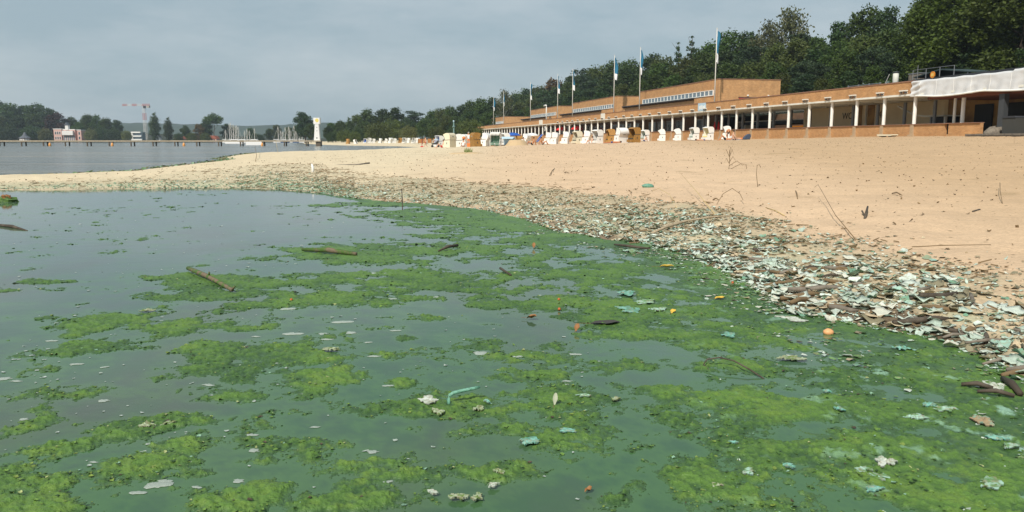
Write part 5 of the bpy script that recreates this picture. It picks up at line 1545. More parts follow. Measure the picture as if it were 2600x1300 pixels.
MB().tube([(-0.35, -0.2, 0.2), (0.2, -0.2, 0.5), (-0.6, -0.2, 1.1)], 0.018, 5).tube([(-0.35, 0.2, 0.2), (0.2, 0.2, 0.5), (-0.6, 0.2, 1.1)], 0.018, 5).build('frame', 'grey_metal', e)
# wooden windbreak panels
for i, u in enumerate((1069, 1080, 1093, 1106)):
    e = empty('windbreak', on_sand(u, 190), R(-8), 'brown wooden windbreak panel, number from the left: ' + ('first', 'second', 'third', 'fourth')[i], 'windbreak', 'windbreak panels on the far beach')
    bdm = MB().box(-0.085, 0.085, -0.02, 0.02, 0.25, 1.25).mesh('board', 'fence_wood')
    for j in range(5):
        obj('board', bdm, e, (-0.36 + j * 0.18, 0, 0))
    for sx in (-0.48, 0.48):
        MB().box(sx - 0.04, sx + 0.04, -0.04, 0.04, 0, 1.3).build('post', 'wood_dark', e)
e = empty('red_marker', on_sand(1073.5, 122), 0, 'thin red marker post at the water edge left of the walking bather', 'post')
MB().tube([(0, 0, 0), (0, 0, 1.25)], 0.05, 6).build('stake', 'red_paint', e); MB().box(-0.22, 0.22, -0.03, 0.03, 0.06, 0.2).build('foot', 'bright_red', e)
# green lamp mast
e = empty('lamp_mast', on_sand(1154, 92), 0, 'slender grey-green lamp mast with ring and ball top among the chairs', 'lamp post')
MB().lathe([(0.13, 0), (0.12, 1.3), (0.09, 1.34), (0.07, 2.9)], 9).build('shaft', 'copper_green', e, True)
MB().lathe([(0.07, 2.25), (0.17, 2.30), (0.17, 2.42), (0.07, 2.5)], 9).build('ring', 'copper_green', e, True)
MB().blob((0, 0, 3.0), (0.1, 0.1, 0.1), 1, 10, 6, 0).build('ball', 'pale_blue', e, True)

# ------------------------------------------------------------------ pier, tower, far shore things
PY = 186.0
x0, x1 = -140.0, (822 - 1300) / F * PY
e = empty('pier', (x1, PY, 0), 0, 'long low wooden pier across the water on the left', 'pier')
MB().box(x0 - x1, 0, -1.0, 1.0, 1.08, 1.30).build('deck', 'pier_wood', e)
MB().box(x0 - x1, 0, -1.06, -1.003, 1.0, 1.2).build('edge_beam', 'pier_wood', e)
pom = MB().lathe([(0.17, -0.6), (0.16, 1.077)], 8).mesh('post', 'pier_post')
cap = MB().box(-0.2, 0.2, -1.0, 1.0, 0.88, 1.075).mesh('crossbeam', 'pier_post')
k = 0
u = 18.0
while u < 830:
    xx = (u - 1300) / F * PY
    obj('post', pom, e, (xx - x1, -0.85, 0)); obj('post', pom, e, (xx - x1, 0.85, 0)); obj('crossbeam', cap, e, (xx - x1, 0, 0))
    u += 54.8
for u, lab in ((138, 'orange buoy under the pier at far left'), (295, 'orange buoy under the pier below the pavilion-side trees'), (475, 'orange buoy under the pier right of the poplars'), (672, 'orange buoy under the pier beside the white motorboat')):
    xx, yy = at(u, PY - 3)
    e = empty('buoy', (xx, yy, 0), 0, lab, 'buoy', 'buoys by the pier')
    MB().lathe([(0.05, -0.3), (0.26, -0.1), (0.30, 0.25), (0.22, 0.6), (0.06, 0.8)], 10).build('float', 'buoy', e, True)
    MB().lathe([(0.05, 0.803), (0.05, 0.95)], 6).build('eye', 'grey_metal', e)
# white tower at the pier head
tx, ty = at(812, PY)
e = empty('pier_tower', (tx, ty, 1.3), 0, 'white tapering clock-tower-like signal tower at the pier head', 'tower')
MB().prism([(-0.78, 0), (0.62, 0), (0.42, 3.75), (-0.42, 3.75)], -0.5, 0.5, 'y').build('shaft', 'white_plastic', e)
MB().box(-0.72, 0.72, -0.55, 0.55, 3.753, 5.2).build('head', 'white_plastic', e)
MB().prism([(0.1 + 0.42 * math.cos(R(30 * i)), 4.6 + 0.45 * math.sin(R(30 * i))) for i in range(12)], -0.56, -0.553, 'y').build('emblem', 'cushion_yellow', e)
for xx, zz, r_ in ((-0.05, 0.55, 0.16), (0.02, 2.2, 0.1), (0.02, 3.0, 0.1)):
    MB().prism([(xx + r_ * math.cos(R(45 * i)), zz + r_ * math.sin(R(45 * i))) for i in range(8)], -0.51, -0.503, 'y').build('porthole', 'black', e)
MB().box(-0.3, 0.8, -0.8, 0.8, -1.9, -0.003).build('footing', 'pier_post', e)

# tower crane
cx, cy = at(381, 640)
ch = ztop(270, 640)
e = empty('tower_crane', (cx, cy, 1.0), R(-8), 'red and white tower crane rising over the far bank', 'crane')
def lattice(p, q, w, n, name, m_, par):
    p, q = Vector(p), Vector(q); d = (q - p).normalized()
    a = Vector((0, 0, 1)) if abs(d.z) < 0.9 else Vector((1, 0, 0))
    s = d.cross(a).normalized() * w; t = d.cross(s).normalized() * w
    mb = MB(); cs = [s + t, s - t, -s - t, -s + t]
    for c in cs: mb.tube([p + c, q + c], 0.12, 4)
    for i in range(n):
        a0 = p.lerp(q, i / n); a1 = p.lerp(q, (i + 1) / n)
        for j in range(4): mb.tube([a0 + cs[j], a1 + cs[(j + 1) % 4]], 0.08, 4)
    return mb.build(name, m_, par)
hM = ch - 1.5
for i in range(5):
    lattice((0, 0, hM * i / 5), (0, 0, hM * (i + 1) / 5 - 0.05), 0.95, 4, 'mast_section', 'crane_red' if i == 3 else 'crane_white', e)
for i in range(4):
    a, b = -18.5 + i * 4.2, -18.5 + (i + 1) * 4.2
    lattice((a, 0, hM + 0.9), (b - 0.05, 0, hM + 0.9), 0.6, 4, 'jib_section', 'crane_red' if i % 2 == 0 else 'crane_white', e)
lattice((-1.6, 0, hM + 0.9), (5.0, 0, hM + 0.9), 0.6, 5, 'counter_jib', 'crane_red', e)
MB().box(2.6, 4.8, -0.9, 0.9, hM - 1.4, hM + 0.2).build('counterweight', 'concrete', e)
MB().box(0.2, 2.0, -1.6, -0.5, hM - 1.8, hM + 0.2).build('cab', 'dark_metal', e)
MB().box(-3, 3, -3, 3, -1.0, 1.2).build('foot', 'concrete', e)
# pink villa
vx, vy = at(184, 590)
e = empty('villa', (vx, vy, 0.5), 0, 'pink and white lakeside villa with turret on the far bank', 'house')
zz = 9.6
MB().box(-10, -4.2, 0, 8, 0, 9.0).box(-4.2, 5.2, 1.2, 9, 0, 8.6).box(7.2, 10, 0.6, 7, 0, 8.2).build('wall', 'villa_pink', e)
MB().box(-1.6, 0.6, 0.6, 3, 8.6, 12.0).build('turret', 'villa_white', e)
MB().prism([(-2.1, 12.0), (1.1, 12.0), (-0.5, 14.2)], 0.3, 3.4, 'y').build('turret_roof', 'roof_slate', e)
MB().box(-10.3, -4.0, -0.2, 8.2, 9.003, 9.5).box(-4.0, 5.4, 1.0, 9.2, 8.603, 9.1).box(7.0, 10.2, 0.4, 7.2, 8.203, 8.7).build('roof', 'villa_white', e)
bay = MB().box(-3.6, 4.4, -0.6, 1.19, 4.8, 8.0).build('gallery', 'villa_white', e)
for xx in (-9.2, -7.6, -6.0):
    for z0 in (1.5, 5.2):
        w = MB().box(xx, xx + 1.2, -0.08, -0.003, z0, z0 + 2.2).build('window', 'villa_white', e)
        MB().box(xx + 0.15, xx + 1.05, -0.1, -0.083, z0 + 0.15, z0 + 2.05).build('pane', 'glass_dark', w)
for i in range(6):
    w = MB().box(-3.4 + i * 1.45, -2.4 + i * 1.45, 1.1, 1.197, 0.6, 4.2).build('window', 'villa_white', e)
    MB().box(-3.3 + i * 1.45, -2.5 + i * 1.45, 1.06, 1.097, 0.8, 4.0).build('pane', 'glass_grey', w)
for z0 in (1.6, 5.0):
    w = MB().box(7.9, 9.3, 0.5, 0.597, z0, z0 + 2.2).build('window', 'villa_white', e)
    MB().box(8.05, 9.15, 0.46, 0.497, z0 + 0.15, z0 + 2.05).build('pane', 'glass_dark', w)
# pavilion with bell roof
vx, vy = at(77, 575)
e = empty('boathouse_pavilion', (vx, vy, 0.0), 0, 'small lakeside pavilion with pointed grey roof on the far left bank', 'pavilion')
MB().lathe([(3.3, -0.4), (3.3, 3.0)], 10).build('wall', 'villa_pink', e)
MB().lathe([(4.2, 3.0), (3.8, 3.4), (1.8, 4.6), (0.9, 6.2), (0.12, 7.6)], 10).build('roof', 'roof_slate', e)
for i in range(6):
    a = R(200 + i * 28)
    MB().box(-0.55, 0.55, -0.1, 0.1, 0.8, 2.6).build('window', 'villa_white', e, False, (3.32 * math.cos(a), 3.32 * math.sin(a), 0), a + R(90))
# white modern house and the little white ones
vx, vy = at(358, 592)
e = empty('modern_house', (vx, vy, 0.5), 0, 'white modern house with stacked balconies left of the crane', 'house')
MB().box(-3.8, 3.8, 0.8, 6, 0, 6.9).build('wall', 'glass_grey', e)
for z0 in (1.0, 3.6, 6.4):
    MB().box(-4.0, 4.0 - z0 * 0.15, -0.6, 0.797, z0, z0 + 0.9).build('balcony', 'white_plastic', e)
MB().box(-4.0, -2.9, -0.3, 0.797, 0, 6.39).build('pier_wall', 'white_plastic', e)
vx, vy = at(411, 590)
e = empty('gabled_house', (vx, vy, 0.5), R(15), 'small white gabled house between the two poplars', 'house')
MB().prism([(-1.7, 0), (1.7, 0), (1.7, 2.8), (0.0, 4.8), (-1.7, 2.8)], 0, 5, 'y').build('wall', 'white_plastic', e)
MB().prism([(-2.0, 2.7), (0, 5.0), (2.0, 2.7), (2.0, 2.95), (0, 5.25), (-2.0, 2.95)], -0.2, 5.2, 'y').build('roof', 'roof_slate', e)
MB().box(-0.5, 0.5, -0.06, -0.003, 1.2, 2.4).build('window', 'glass_dark', e)
for u, w_, h_, m_, lab in ((546, 3.4, 3.6, 'roof_red', 'low house with red roof below the umbrella-crowned tree'), (463, 3.2, 3.2, 'roof_red', 'low brown-roofed house right of the poplars')):
    vx, vy = at(u, 584)
    e = empty('low_house', (vx, vy, 0.4), 0, lab, 'house')
    MB().box(-w_, w_, 0, 6, 0, h_ * 0.6).build('wall', 'villa_pink', e)
    MB().prism([(-w_ - 0.4, h_ * 0.6), (w_ + 0.4, h_ * 0.6), (w_ * 0.5, h_ * 1.25), (-w_ * 0.5, h_ * 1.25)], -0.4, 6.4, 'y').build('roof', m_, e)
    for i in range(3):
        MB().box(-w_ * 0.7 + i * w_ * 0.55, -w_ * 0.7 + i * w_ * 0.55 + 0.8, -0.06, -0.003, 0.7, 1.7).build('window', 'glass_dark', e)
# sailing boats in the marina
def boat(u, Y, mast_v, hull, lab, cover=False):
    x, y = at(u, Y); h = ztop(mast_v, y)
    e = empty('sailing_boat', (x, y, 0), R(random.uniform(-25, 25)), lab, 'boat', 'moored sailing boats')
    ln = h * 0.62
    prof = [(-0.5, 0.0), (-0.42, 0.13), (-0.1, 0.18), (0.25, 0.14), (0.5, 0.0), (0.25, -0.14), (-0.1, -0.18), (-0.42, -0.13)]
    mb = MB(); n = len(prof)
    for z, k in ((-0.25, 0.82), (0.25, 0.95), (0.95, 1.0)):
        for a, b in prof: mb.v.append((a * ln * k, b * ln * k * 0.9, z))
    for r in range(2):
        for i in range(n):
            j = (i + 1) % n; mb.f.append((r * n + i, r * n + j, (r + 1) * n + j, (r + 1) * n + i))
    mb.f.append(tuple(range(2 * n, 3 * n)))
    mb.build('hull', hull, e)
    MB().prism([(-ln * 0.2, 0.953), (ln * 0.2, 0.953), (ln * 0.14, 1.45), (-ln * 0.17, 1.5)], -0.6, 0.6, 'y').build('cabin', 'hull_white', e)
    MB().tube([(ln * 0.05, 0, 0.96), (ln * 0.05, 0, h)], [0.19, 0.13], 6).build('mast', 'mast', e)
    MB().tube([(ln * 0.03, 0, 1.9), (-ln * 0.42, 0, 1.9)], 0.16 if cover else 0.09, 6).build('boom', 'hull_white' if cover else 'mast', e)
    MB().tube([(ln * 0.05, 0, h - 0.3), (ln * 0.49, 0, 1.0)], 0.05, 4).tube([(ln * 0.05, 0, h - 0.3), (-ln * 0.48, 0, 1.0)], 0.05, 4).build('stay', 'mast', e)
rb = random.Random(4)
for i, (u, v) in enumerate([(580, 330), (590, 314), (594, 312), (600, 316), (605, 320), (608, 318), (612, 322), (628, 332), (634, 328), (640, 332), (653, 326)]):
    boat(u, 480 + rb.random() * 40, v, rb.choice(['hull_white', 'hull_white', 'hull_blue']),
         ORD[i] + ' sailing boat from the left in the left cluster of masts behind the pier', i % 3 == 0)
for i, (u, v) in enumerate([(712, 322), (719, 332), (724, 334), (730, 324), (739, 322), (742, 330), (752, 320), (757, 334), (766, 336), (772, 334), (778, 336)]):
    boat(u, 470 + rb.random() * 40, v, rb.choice(['hull_white', 'hull_white', 'hull_blue']),
         ORD[i] + ' sailing boat from the left in the right cluster of masts, beside the tower', i % 3 == 0)
for u, Y, ln, lab in ((655, 230, 2.6, 'white motorboat moored just behind the pier'), (607, 330, 4.5, 'white boat with covered cabin below the left cluster of masts'), (623, 460, 6.0, 'larger white motor cruiser among the left masts')):
    x, y = at(u, Y)
    e = empty('motorboat', (x, y, 0), 0, lab, 'boat')
    MB().prism([(-ln, 0.9), (-ln * 0.95, -0.2), (ln * 0.7, -0.2), (ln, 1.0)], -0.9, 0.9, 'y').build('hull', 'hull_white', e)
    MB().prism([(-ln * 0.5, 0.93), (ln * 0.4, 0.95), (ln * 0.2, 1.3 + ln * 0.12), (-ln * 0.45, 1.3 + ln * 0.12)], -0.7, 0.7, 'y').build('cabin', 'hull_white', e)
    MB().box(-ln * 0.4, ln * 0.18, -0.72, -0.703, 1.05, 1.2 + ln * 0.06).build('window', 'glass_dark', e)
# ------------------------------------------------------------------ dried algae along the lagoon
PAL = np.array([(0.56, 0.64, 0.57), (0.46, 0.57, 0.49), (0.30, 0.47, 0.39), (0.60, 0.61, 0.52), (0.52, 0.42, 0.28), (0.42, 0.34, 0.22), (0.22, 0.20, 0.13), (0.12, 0.12, 0.085), (0.24, 0.30, 0.20), (0.16, 0.32, 0.22)])

def flake_geo(P, size, tilt, seed, curl=0.35, ring=7, normal_flip=None):
    """irregular curled plates: centre + inner ring + outer ring, vectorised over all flakes"""
    rg = np.random.default_rng(seed)
    n = len(P)
    ang = np.linspace(0, 2 * np.pi, ring, endpoint=False)[None] + rg.random((n, 1)) * 6.28 + rg.normal(size=(n, ring)) * 0.16
    ro = size[:, None] * (0.72 + 0.5 * rg.random((n, ring)))
    asp = 0.55 + 0.45 * rg.random((n, 1)); rot = rg.random((n, 1)) * 6.28
    def ringpts(k, lift):
        x = ro * k * np.cos(ang); y = ro * k * np.sin(ang) * asp
        X = x * np.cos(rot) - y * np.sin(rot); Y = x * np.sin(rot) + y * np.cos(rot)
        Z = lift * size[:, None]
        return X, Y, Z
    cx = rg.random((n, ring))
    X1, Y1, Z1 = ringpts(0.55, curl * 0.25 * cx)
    X2, Y2, Z2 = ringpts(1.0, curl * (cx * 1.5 - 0.35))
    Xa = np.concatenate([np.zeros((n, 1)), X1, X2], 1); Ya = np.concatenate([np.zeros((n, 1)), Y1, Y2], 1)
    Za = np.concatenate([np.zeros((n, 1)), Z1 + 0 * X1, Z2 + 0 * X2], 1)
    ta = rg.random((n, 1)) * 6.28; tl = tilt[:, None]
    Za = Za + (Xa * np.cos(ta) + Ya * np.sin(ta)) * np.tan(tl)
    Za = Za - np.minimum(Za.min(1, keepdims=True), 0) * 0.55
    V = np.stack([Xa + P[:, :1], Ya + P[:, 1:2], Za + P[:, 2:3]], 2)
    m = 1 + 2 * ring
    f = []
    for i in range(ring):
        j = (i + 1) % ring
        f += [(0, 1 + i, 1 + j), (1 + i, 1 + ring + i, 1 + ring + j), (1 + i, 1 + ring + j, 1 + j)]
    f = np.array(f)
    Fq = (f[None] + (np.arange(n) * m)[:, None, None]).reshape(-1, 3)
    return V.reshape(-1, 3), Fq, m

def band_points(n, seed, lo=0.0, hi=1.0, power=1.0, umin=None, umax=None):
    rg = np.random.default_rng(seed)
    A = np.array([(p.x, p.y) for p in inner]); B = np.array([(p.x, p.y) for p in UPPER])
    seg = np.hypot(*(np.diff((A + B) / 2, axis=0).T)) * (np.hypot(*((B - A)[:-1].T)) + np.hypot(*((B - A)[1:].T))) / 2
    if umin is not None:
        us = np.array([p[0] for p in INNER_PX])
        seg = seg * ((us[:-1] >= umin) & (us[1:] <= umax))
    i = rg.choice(len(seg), n, p=seg / seg.sum()); t = rg.random(n)[:, None]
    v = lo + (hi - lo) * rg.random(n) ** power
    a = A[i] * (1 - t) + A[i + 1] * t; b = B[i] * (1 - t) + B[i + 1] * t
    p = a + (b - a) * v[:, None]
    return p[:, 0], p[:, 1], v

def build_flakes(name, n, seed, smin, smax, lo, hi, power, label, dens, curl=0.4, ring=7, umin=None, umax=None, wet=False):
    X, Y, v = band_points(n, seed, lo, hi, power, umin, umax)
    rg = np.random.default_rng(seed + 1)
    r = np.hypot(X, Y)
    pat = fbm(X * 1.1, Y * 1.7, 4, seed + 2) + 0.5 * fbm(X * 4, Y * 6, 3, seed + 3)
    keep = rg.random(n) < np.clip(dens + (2.6 if wet else 1.9) * pat + (1.1 * v if wet else 0.4 * (0.5 - v)), 0.0 if wet else 0.03, 1)
    keep &= rg.random(n) > 0.75 * smooth(-1.5, -5.0, X) * smooth(0.25, 0.6, v)
    X, Y, v, r, pat = X[keep], Y[keep], v[keep], r[keep], pat[keep]
    n = len(X)
    Z = np.maximum(ground(X, Y), 0.002) + 0.004
    right = smooth(-1.0, 4.0, X)
    size = (smin + (smax - smin) * rg.random(n) ** 2.4) * (0.75 + 0.5 * right)
    tilt = np.abs(rg.normal(size=n)) * 0.20
    V, Fq, m = flake_geo(np.stack([X, Y, Z], 1), size, np.minimum(tilt, 0.9) * (0.3 if wet else 1), seed + 4, curl, ring)
    # colours: mint and white crust low on the beach, tan and grey-green higher up
    mintp = np.clip(0.72 - 1.0 * v + 0.25 * smooth(0.5, 2.5, X) + 1.3 * fbm(X * 0.9, Y * 1.4, 3, seed + 6) + 0.22 * right, 0.03, 0.9)
    pick = np.where(rg.random(n) < mintp, rg.choice([0, 1, 2, 3, 9, 6], n, p=[.26, .26, .16, .14, .08, .10]), rg.choice([4, 5, 6, 7, 8, 1], n, p=[.22, .18, .20, .17, .15, .08]))
    c = PAL[pick] * (0.8 + 0.35 * rg.random((n, 1)))
    tsel = ((rg.random(n) < 0.6 * smooth(0.5, 0.1, v) * smooth(-2.5, -5.0, X)))[:, None]
    c = np.where(tsel, np.array([0.20, 0.38, 0.26]) * (0.7 + 0.6 * rg.random((n, 1))), c)
    if wet:
        gsel = (rg.random(n) < 0.55)[:, None]
        c = np.where(gsel, np.array([0.10, 0.20, 0.07]) * (0.7 + 0.8 * rg.random((n, 1))), c * 0.9)
    C = np.repeat(c, m, 0)
    o = obj(name, np_mesh(name, V, Fq, 'crust', True, C))
    tag(o, label, 'dried algae', kind='stuff')
build_flakes('dried_algae_litter', 105000, 201, 0.006, 0.026, 0.0, 1.0, 0.9, 'crumbled dried algae and leaf litter along the lagoon shore', 0.44, ring=5)
build_flakes('dried_algae_pieces', 22000, 251, 0.014, 0.045, 0.0, 0.92, 1.0, 'small curled pieces of dried algae in the wrack band', 0.36)
build_flakes('dried_algae_crust', 12000, 301, 0.018, 0.060, 0.0, 0.60, 1.2, 'pale mint crust of dried algae plates near the water edge', 0.46, curl=0.5, ring=8)
build_flakes('dried_algae_fringe', 9000, 401, 0.006, 0.028, 0.85, 1.35, 1.0, 'thin scatter of litter above the dried algae band', 0.26, ring=5)
build_flakes('floating_algae_scraps', 9000, 451, 0.006, 0.034, -0.42, 0.04, 0.5, 'torn scraps of dried algae floating in the shallows along the shore', 0.56, curl=0.25, ring=6, umin=1300, umax=2760, wet=True)

def lake_fringe():
    rg = np.random.default_rng(66); n = 2600
    A = np.array([(p.x, p.y) for p in outer[:13]])
    i = rg.integers(0, len(A) - 1, n); t = rg.random((n, 1))
    p = A[i] * (1 - t) + A[i + 1] * t + rg.normal(size=(n, 2)) * np.array([0.25, 0.22])
    k = rg.random(n) < np.clip(0.5 + 2.5 * fbm(p[:, 0] * 0.5, p[:, 1] * 0.5, 3, 67), 0, 1); p = p[k]
    P = np.stack([p[:, 0], p[:, 1], np.maximum(ground(p[:, 0], p[:, 1]), 0.0) + 0.01], 1)
    V, Fq, m = flake_geo(P, 0.03 + 0.10 * rg.random(len(P)) ** 2, 0.3 * rg.random(len(P)), 68, 0.5, 6)
    c = np.array([(0.07, 0.13, 0.04), (0.10, 0.20, 0.10), (0.14, 0.12, 0.07), (0.20, 0.34, 0.22)])[rg.integers(0, 4, len(P))]
    tag(obj('lake_side_algae', np_mesh('lake_side_algae', V, Fq, 'crust', True, np.repeat(c, m, 0))), 'green algae fringe along the lake side of the sand spit', 'algae', kind='stuff')
lake_fringe()
# the larger plates at the right, each a thing of its own
FLK = []
for i in range(10):
    rg = np.random.default_rng(900 + i)
    sz = np.array([1.0])
    V, Fq, m = flake_geo(np.zeros((1, 3)), sz, np.array([0.25 * rg.random()]), 900 + i, 0.55, 11)
    V[:, :2] *= 1 + 0.0
    V[:, 2] *= 0.6; top = V; bot = V.copy(); bot[:, 2] -= 0.07
    ring = 11; o0 = 1 + ring
    side = [(o0 + k, len(V) + o0 + k, len(V) + o0 + (k + 1) % ring) for k in range(ring)] + [(o0 + k, len(V) + o0 + (k + 1) % ring, o0 + (k + 1) % ring) for k in range(ring)]
    Fq = np.concatenate([Fq, Fq[:, ::-1] + len(V), np.array(side)])
    c = np.repeat((PAL[[0, 3, 1, 0, 1, 4, 0, 3, 1, 6][i]] * 1.08)[None], 2 * len(V), 0)
    FLK.append(np_mesh('algae_flake', np.concatenate([top, bot]), Fq, 'crust', True, c))
DESC = ['white-mint', 'off-white', 'mint', 'white-mint', 'mint', 'tan', 'white-mint', 'off-white', 'mint', 'dark grey']
X, Y, v = band_points(210, 77, 0.02, 0.55, 1.2, 1750, 2760)
rg = random.Random(31)
for x, y, vv in zip(X, Y, v):
    i = rg.randrange(10)
    s = rg.uniform(0.035, 0.085)
    o = obj('algae_flake', FLK[i], None, (x, y, max(gz(x, y), 0.0) + 0.012), rg.random() * 6.28)
    o.rotation_euler.x = rg.uniform(-0.16, 0.16); o.rotation_euler.y = rg.uniform(-0.16, 0.16)
    o.scale = (s, s, s * rg.uniform(0.8, 1.4))
    tag(o, 'large curled %s plate of dried algae on the right-hand shore' % DESC[i], 'dried algae', 'large plates of dried algae')

# driftwood chunks among the plates
def stick(name, pts, rad, m, label, cat='stick', group=None, seg=6, forks=()):
    p0 = Vector(pts[0])
    mb = MB(); mb.tube([Vector(p) - p0 for p in pts], rad, seg)
    if not forks:
        o = mb.build(name, m, None, True, p0)
        tag(o, label, cat, group); return o
    e = empty(name, p0, 0, label, cat, group)
    mb.build('stem', m, e, True)
    for f, r in forks:
        MB().tube([Vector(q) - p0 for q in f], r, 5).build('side_twig', m, e, True)
    return e
def gp(u, v, lift=0.0, z=None):
    """point on the ground or water near the given place in the photo"""
    zz = 0.15 if z is None else z
    for _ in range(4):
        p = px(u, v, zz)
        zz = max(gz(p.x, p.y), 0.0)
        if z is not None: zz = z; break
    p = px(u, v, zz)
    return Vector((p.x, p.y, zz + lift))
X, Y, v = band_points(46, 91, 0.06, 0.42, 1.0, 1900, 2760)
WD = ['dark waterlogged', 'brown rotting', 'grey bare']
for i, (x, y) in enumerate(zip(X, Y)):
    a = rg.gauss(0.1, 0.5); L = rg.uniform(0.07, 0.22); r = rg.uniform(0.010, 0.024)
    z = max(gz(x, y), 0) + r * 0.8
    pts = [(x + (t - 0.5) * 2 * L * math.cos(a), y + (t - 0.5) * 2 * L * math.sin(a), z + 0.012 * math.sin(t * 5 + i)) for t in (0, 0.33, 0.66, 1)]
    k = rg.randrange(3)
    stick('driftwood', pts, [r * 0.7, r, r * 0.95, r * 0.5], ('wood_dark', 'twig', 'wood_grey')[k], WD[k] + ' piece of driftwood among the algae plates at right', 'driftwood', 'driftwood among the algae plates', 7)

# fine twigs and straws over the sand, too many to tell apart
def litter():
    rg = np.random.default_rng(55); mb = MB()
    X, Y, v = band_points(1500, 56, 0.0, 1.1, 1.0)
    for i in range(len(X)):
        a = rg.random() * 3.14; L = 0.03 + 0.09 * rg.random() ** 2
        x, y = X[i], Y[i]; z = 0.0
        mb.v += [(x - L * math.cos(a), y - L * math.sin(a), 0.0), (x + L * math.cos(a), y + L * math.sin(a), 0.0), (x + L * math.cos(a) + 0.006, y + L * math.sin(a) + 0.006, 0.012), (x - L * math.cos(a), y - L * math.sin(a) + 0.006, 0.012)]
        o = len(mb.v) - 4; mb.f.append((o, o + 1, o + 2, o + 3))
    V = np.array(mb.v); g = np.maximum(ground(V[:, 0], V[:, 1]), 0)
    V[:, 2] += g + 0.006 + 0.02 * np.repeat(rg.random(len(X)), 4) * np.tile([0, 1, 1, 0], len(X))
    tag(obj('twig_litter', np_mesh('twig_litter', V, np.array(mb.f), 'twig', False)), 'fine twigs and straws lying in the dried algae', 'twigs', kind='stuff')
    # small clods and bits of bark on the open sand
    n = 13000
    xs_ = rg.random(n) * 60 - 14; ys_ = 5 + 62 * rg.random(n) ** 1.3
    d = shore_d(xs_, ys_); ok = (d > 0.8) & ~inside(xs_, ys_, BAND) & (np.abs(xs_) < ys_ * 0.75)
    xs_, ys_ = xs_[ok], ys_[ok]
    P = np.stack([xs_, ys_, ground(xs_, ys_) + 0.002], 1)
    V, Fq, m = flake_geo(P, 0.008 + 0.026 * rg.random(len(P)) ** 2.5, 0.5 * rg.random(len(P)), 57, 0.9, 5)
    c = np.array([(0.14, 0.09, 0.05), (0.22, 0.15, 0.08), (0.36, 0.26, 0.15), (0.10, 0.07, 0.05)])[rg.integers(0, 4, len(P))]
    tag(obj('sand_litter', np_mesh('sand_litter', V, Fq, 'crust', False, np.repeat(c, m, 0))), 'scattered bits of bark and twig on the dry sand', 'litter', kind='stuff')
litter()

# single sticks and stems
stick('long_stem', [gp(2172, 612, .02), gp(2120, 565, .10), gp(2075, 507, .26)], [.006, .005, .003], 'twig', 'long thin stem slanting up over the right-hand sand', 'stem', forks=(([gp(2075, 507, .26), gp(2066, 512, .24)], .003),))
stick('pale_branch', [gp(1655, 596, .02), gp(1690, 586, .05), gp(1740, 576, .08), gp(1800, 570, .10), gp(1856, 568, .11)], [.016, .02, .017, .012, .006], 'wood_pale', 'long pale bare branch lying on the algae band', 'branch')
stick('reed_stem', [gp(1815, 546, .01), gp(1770, 512, .16), gp(1722, 474, .34)], [.006, .005, .002], 'straw', 'yellow reed stem leaning over the wrack line', 'reed')
stick('bent_twig', [gp(1820, 520, .01), gp(1835, 516, .16), gp(1858, 514, .24), gp(1878, 516, .16), gp(1886, 520, .08)], .005, 'twig', 'dark twig bent into an arch at the wrack line', 'twig')
stick('arched_reed', [gp(1655, 492, .05), gp(1672, 494, .12), gp(1700, 508, .10), gp(1722, 535, .0)], .004, 'straw', 'thin arched reed left of the yellow reed stem', 'reed')
stick('hook_stem', [gp(1924, 476, .0), gp(1919, 475, .28), gp(1920, 474, .45), gp(1926, 474, .46), gp(1929, 474, .40)], .006, 'twig', 'thin stem with hooked tip standing in the sand', 'stem')
stick('straw_stalk', [gp(1944, 530, .02), gp(1970, 540, .03), gp(1992, 549, .01)], [.006, .006, .007], 'straw', 'yellow straw stalk lying at the wrack line', 'straw')
stick('brown_stick', [gp(2470, 541, .02), gp(2487, 538, .03)], .016, 'wood_dark', 'short brown stick on the sand near the right edge', 'stick')
stick('thin_twig', [gp(2545, 518, .01), gp(2538, 500, .1), gp(2537, 486, .16)], .005, 'twig', 'crooked red-brown twig sticking up near the right edge', 'twig')
stick('forked_wood', [gp(2195, 560, .0), gp(2199, 550, .06), gp(2202, 542, .10)], [.02, .018, .012], 'wood_dark', 'forked piece of dark wood upright on the sand', 'driftwood', forks=(([gp(2195, 553, .03), gp(2188, 548, .07)], .012),))
stick('lying_stick', [gp(2315, 634, .03), gp(2400, 635, .05), gp(2515, 631, .04)], [.005, .005, .003], 'twig', 'long straight twig lying across the upper algae band at right', 'twig')
stick('dark_branch', [gp(1560, 627, .03), gp(1600, 634, .04), gp(1650, 638, .03)], [.012, .018, .010], 'wood_dark', 'dark branch lying at the algae edge below the pale branch', 'branch')
stick('drift_line', [gp(810, 425, .02), gp(860, 423, .04), gp(905, 423, .05), gp(938, 419, .08)], [.03, .05, .05, .03], 'wood_grey', 'long dark driftwood line on the far sand', 'driftwood')
stick('beach_twig', [gp(648, 412, .0), gp(652, 403, .2), gp(648, 390, .65)], .014, 'twig', 'thin twig standing on the tip of the sand spit', 'twig')
stick('spit_straw', [gp(706, 389, .0), gp(703, 389, .7), gp(701, 389, 1.15)], .012, 'straw', 'pale straw standing on the far edge of the spit', 'straw')
stick('water_twig', [px(1022, 540) + Vector((0, 0, -.08)), px(1022, 530) + Vector((0, 0, .16)), px(1022, 528) + Vector((-.01, 0, .36))], .009, 'wood_dark', 'thin dark twig standing upright in the shallow water', 'twig')
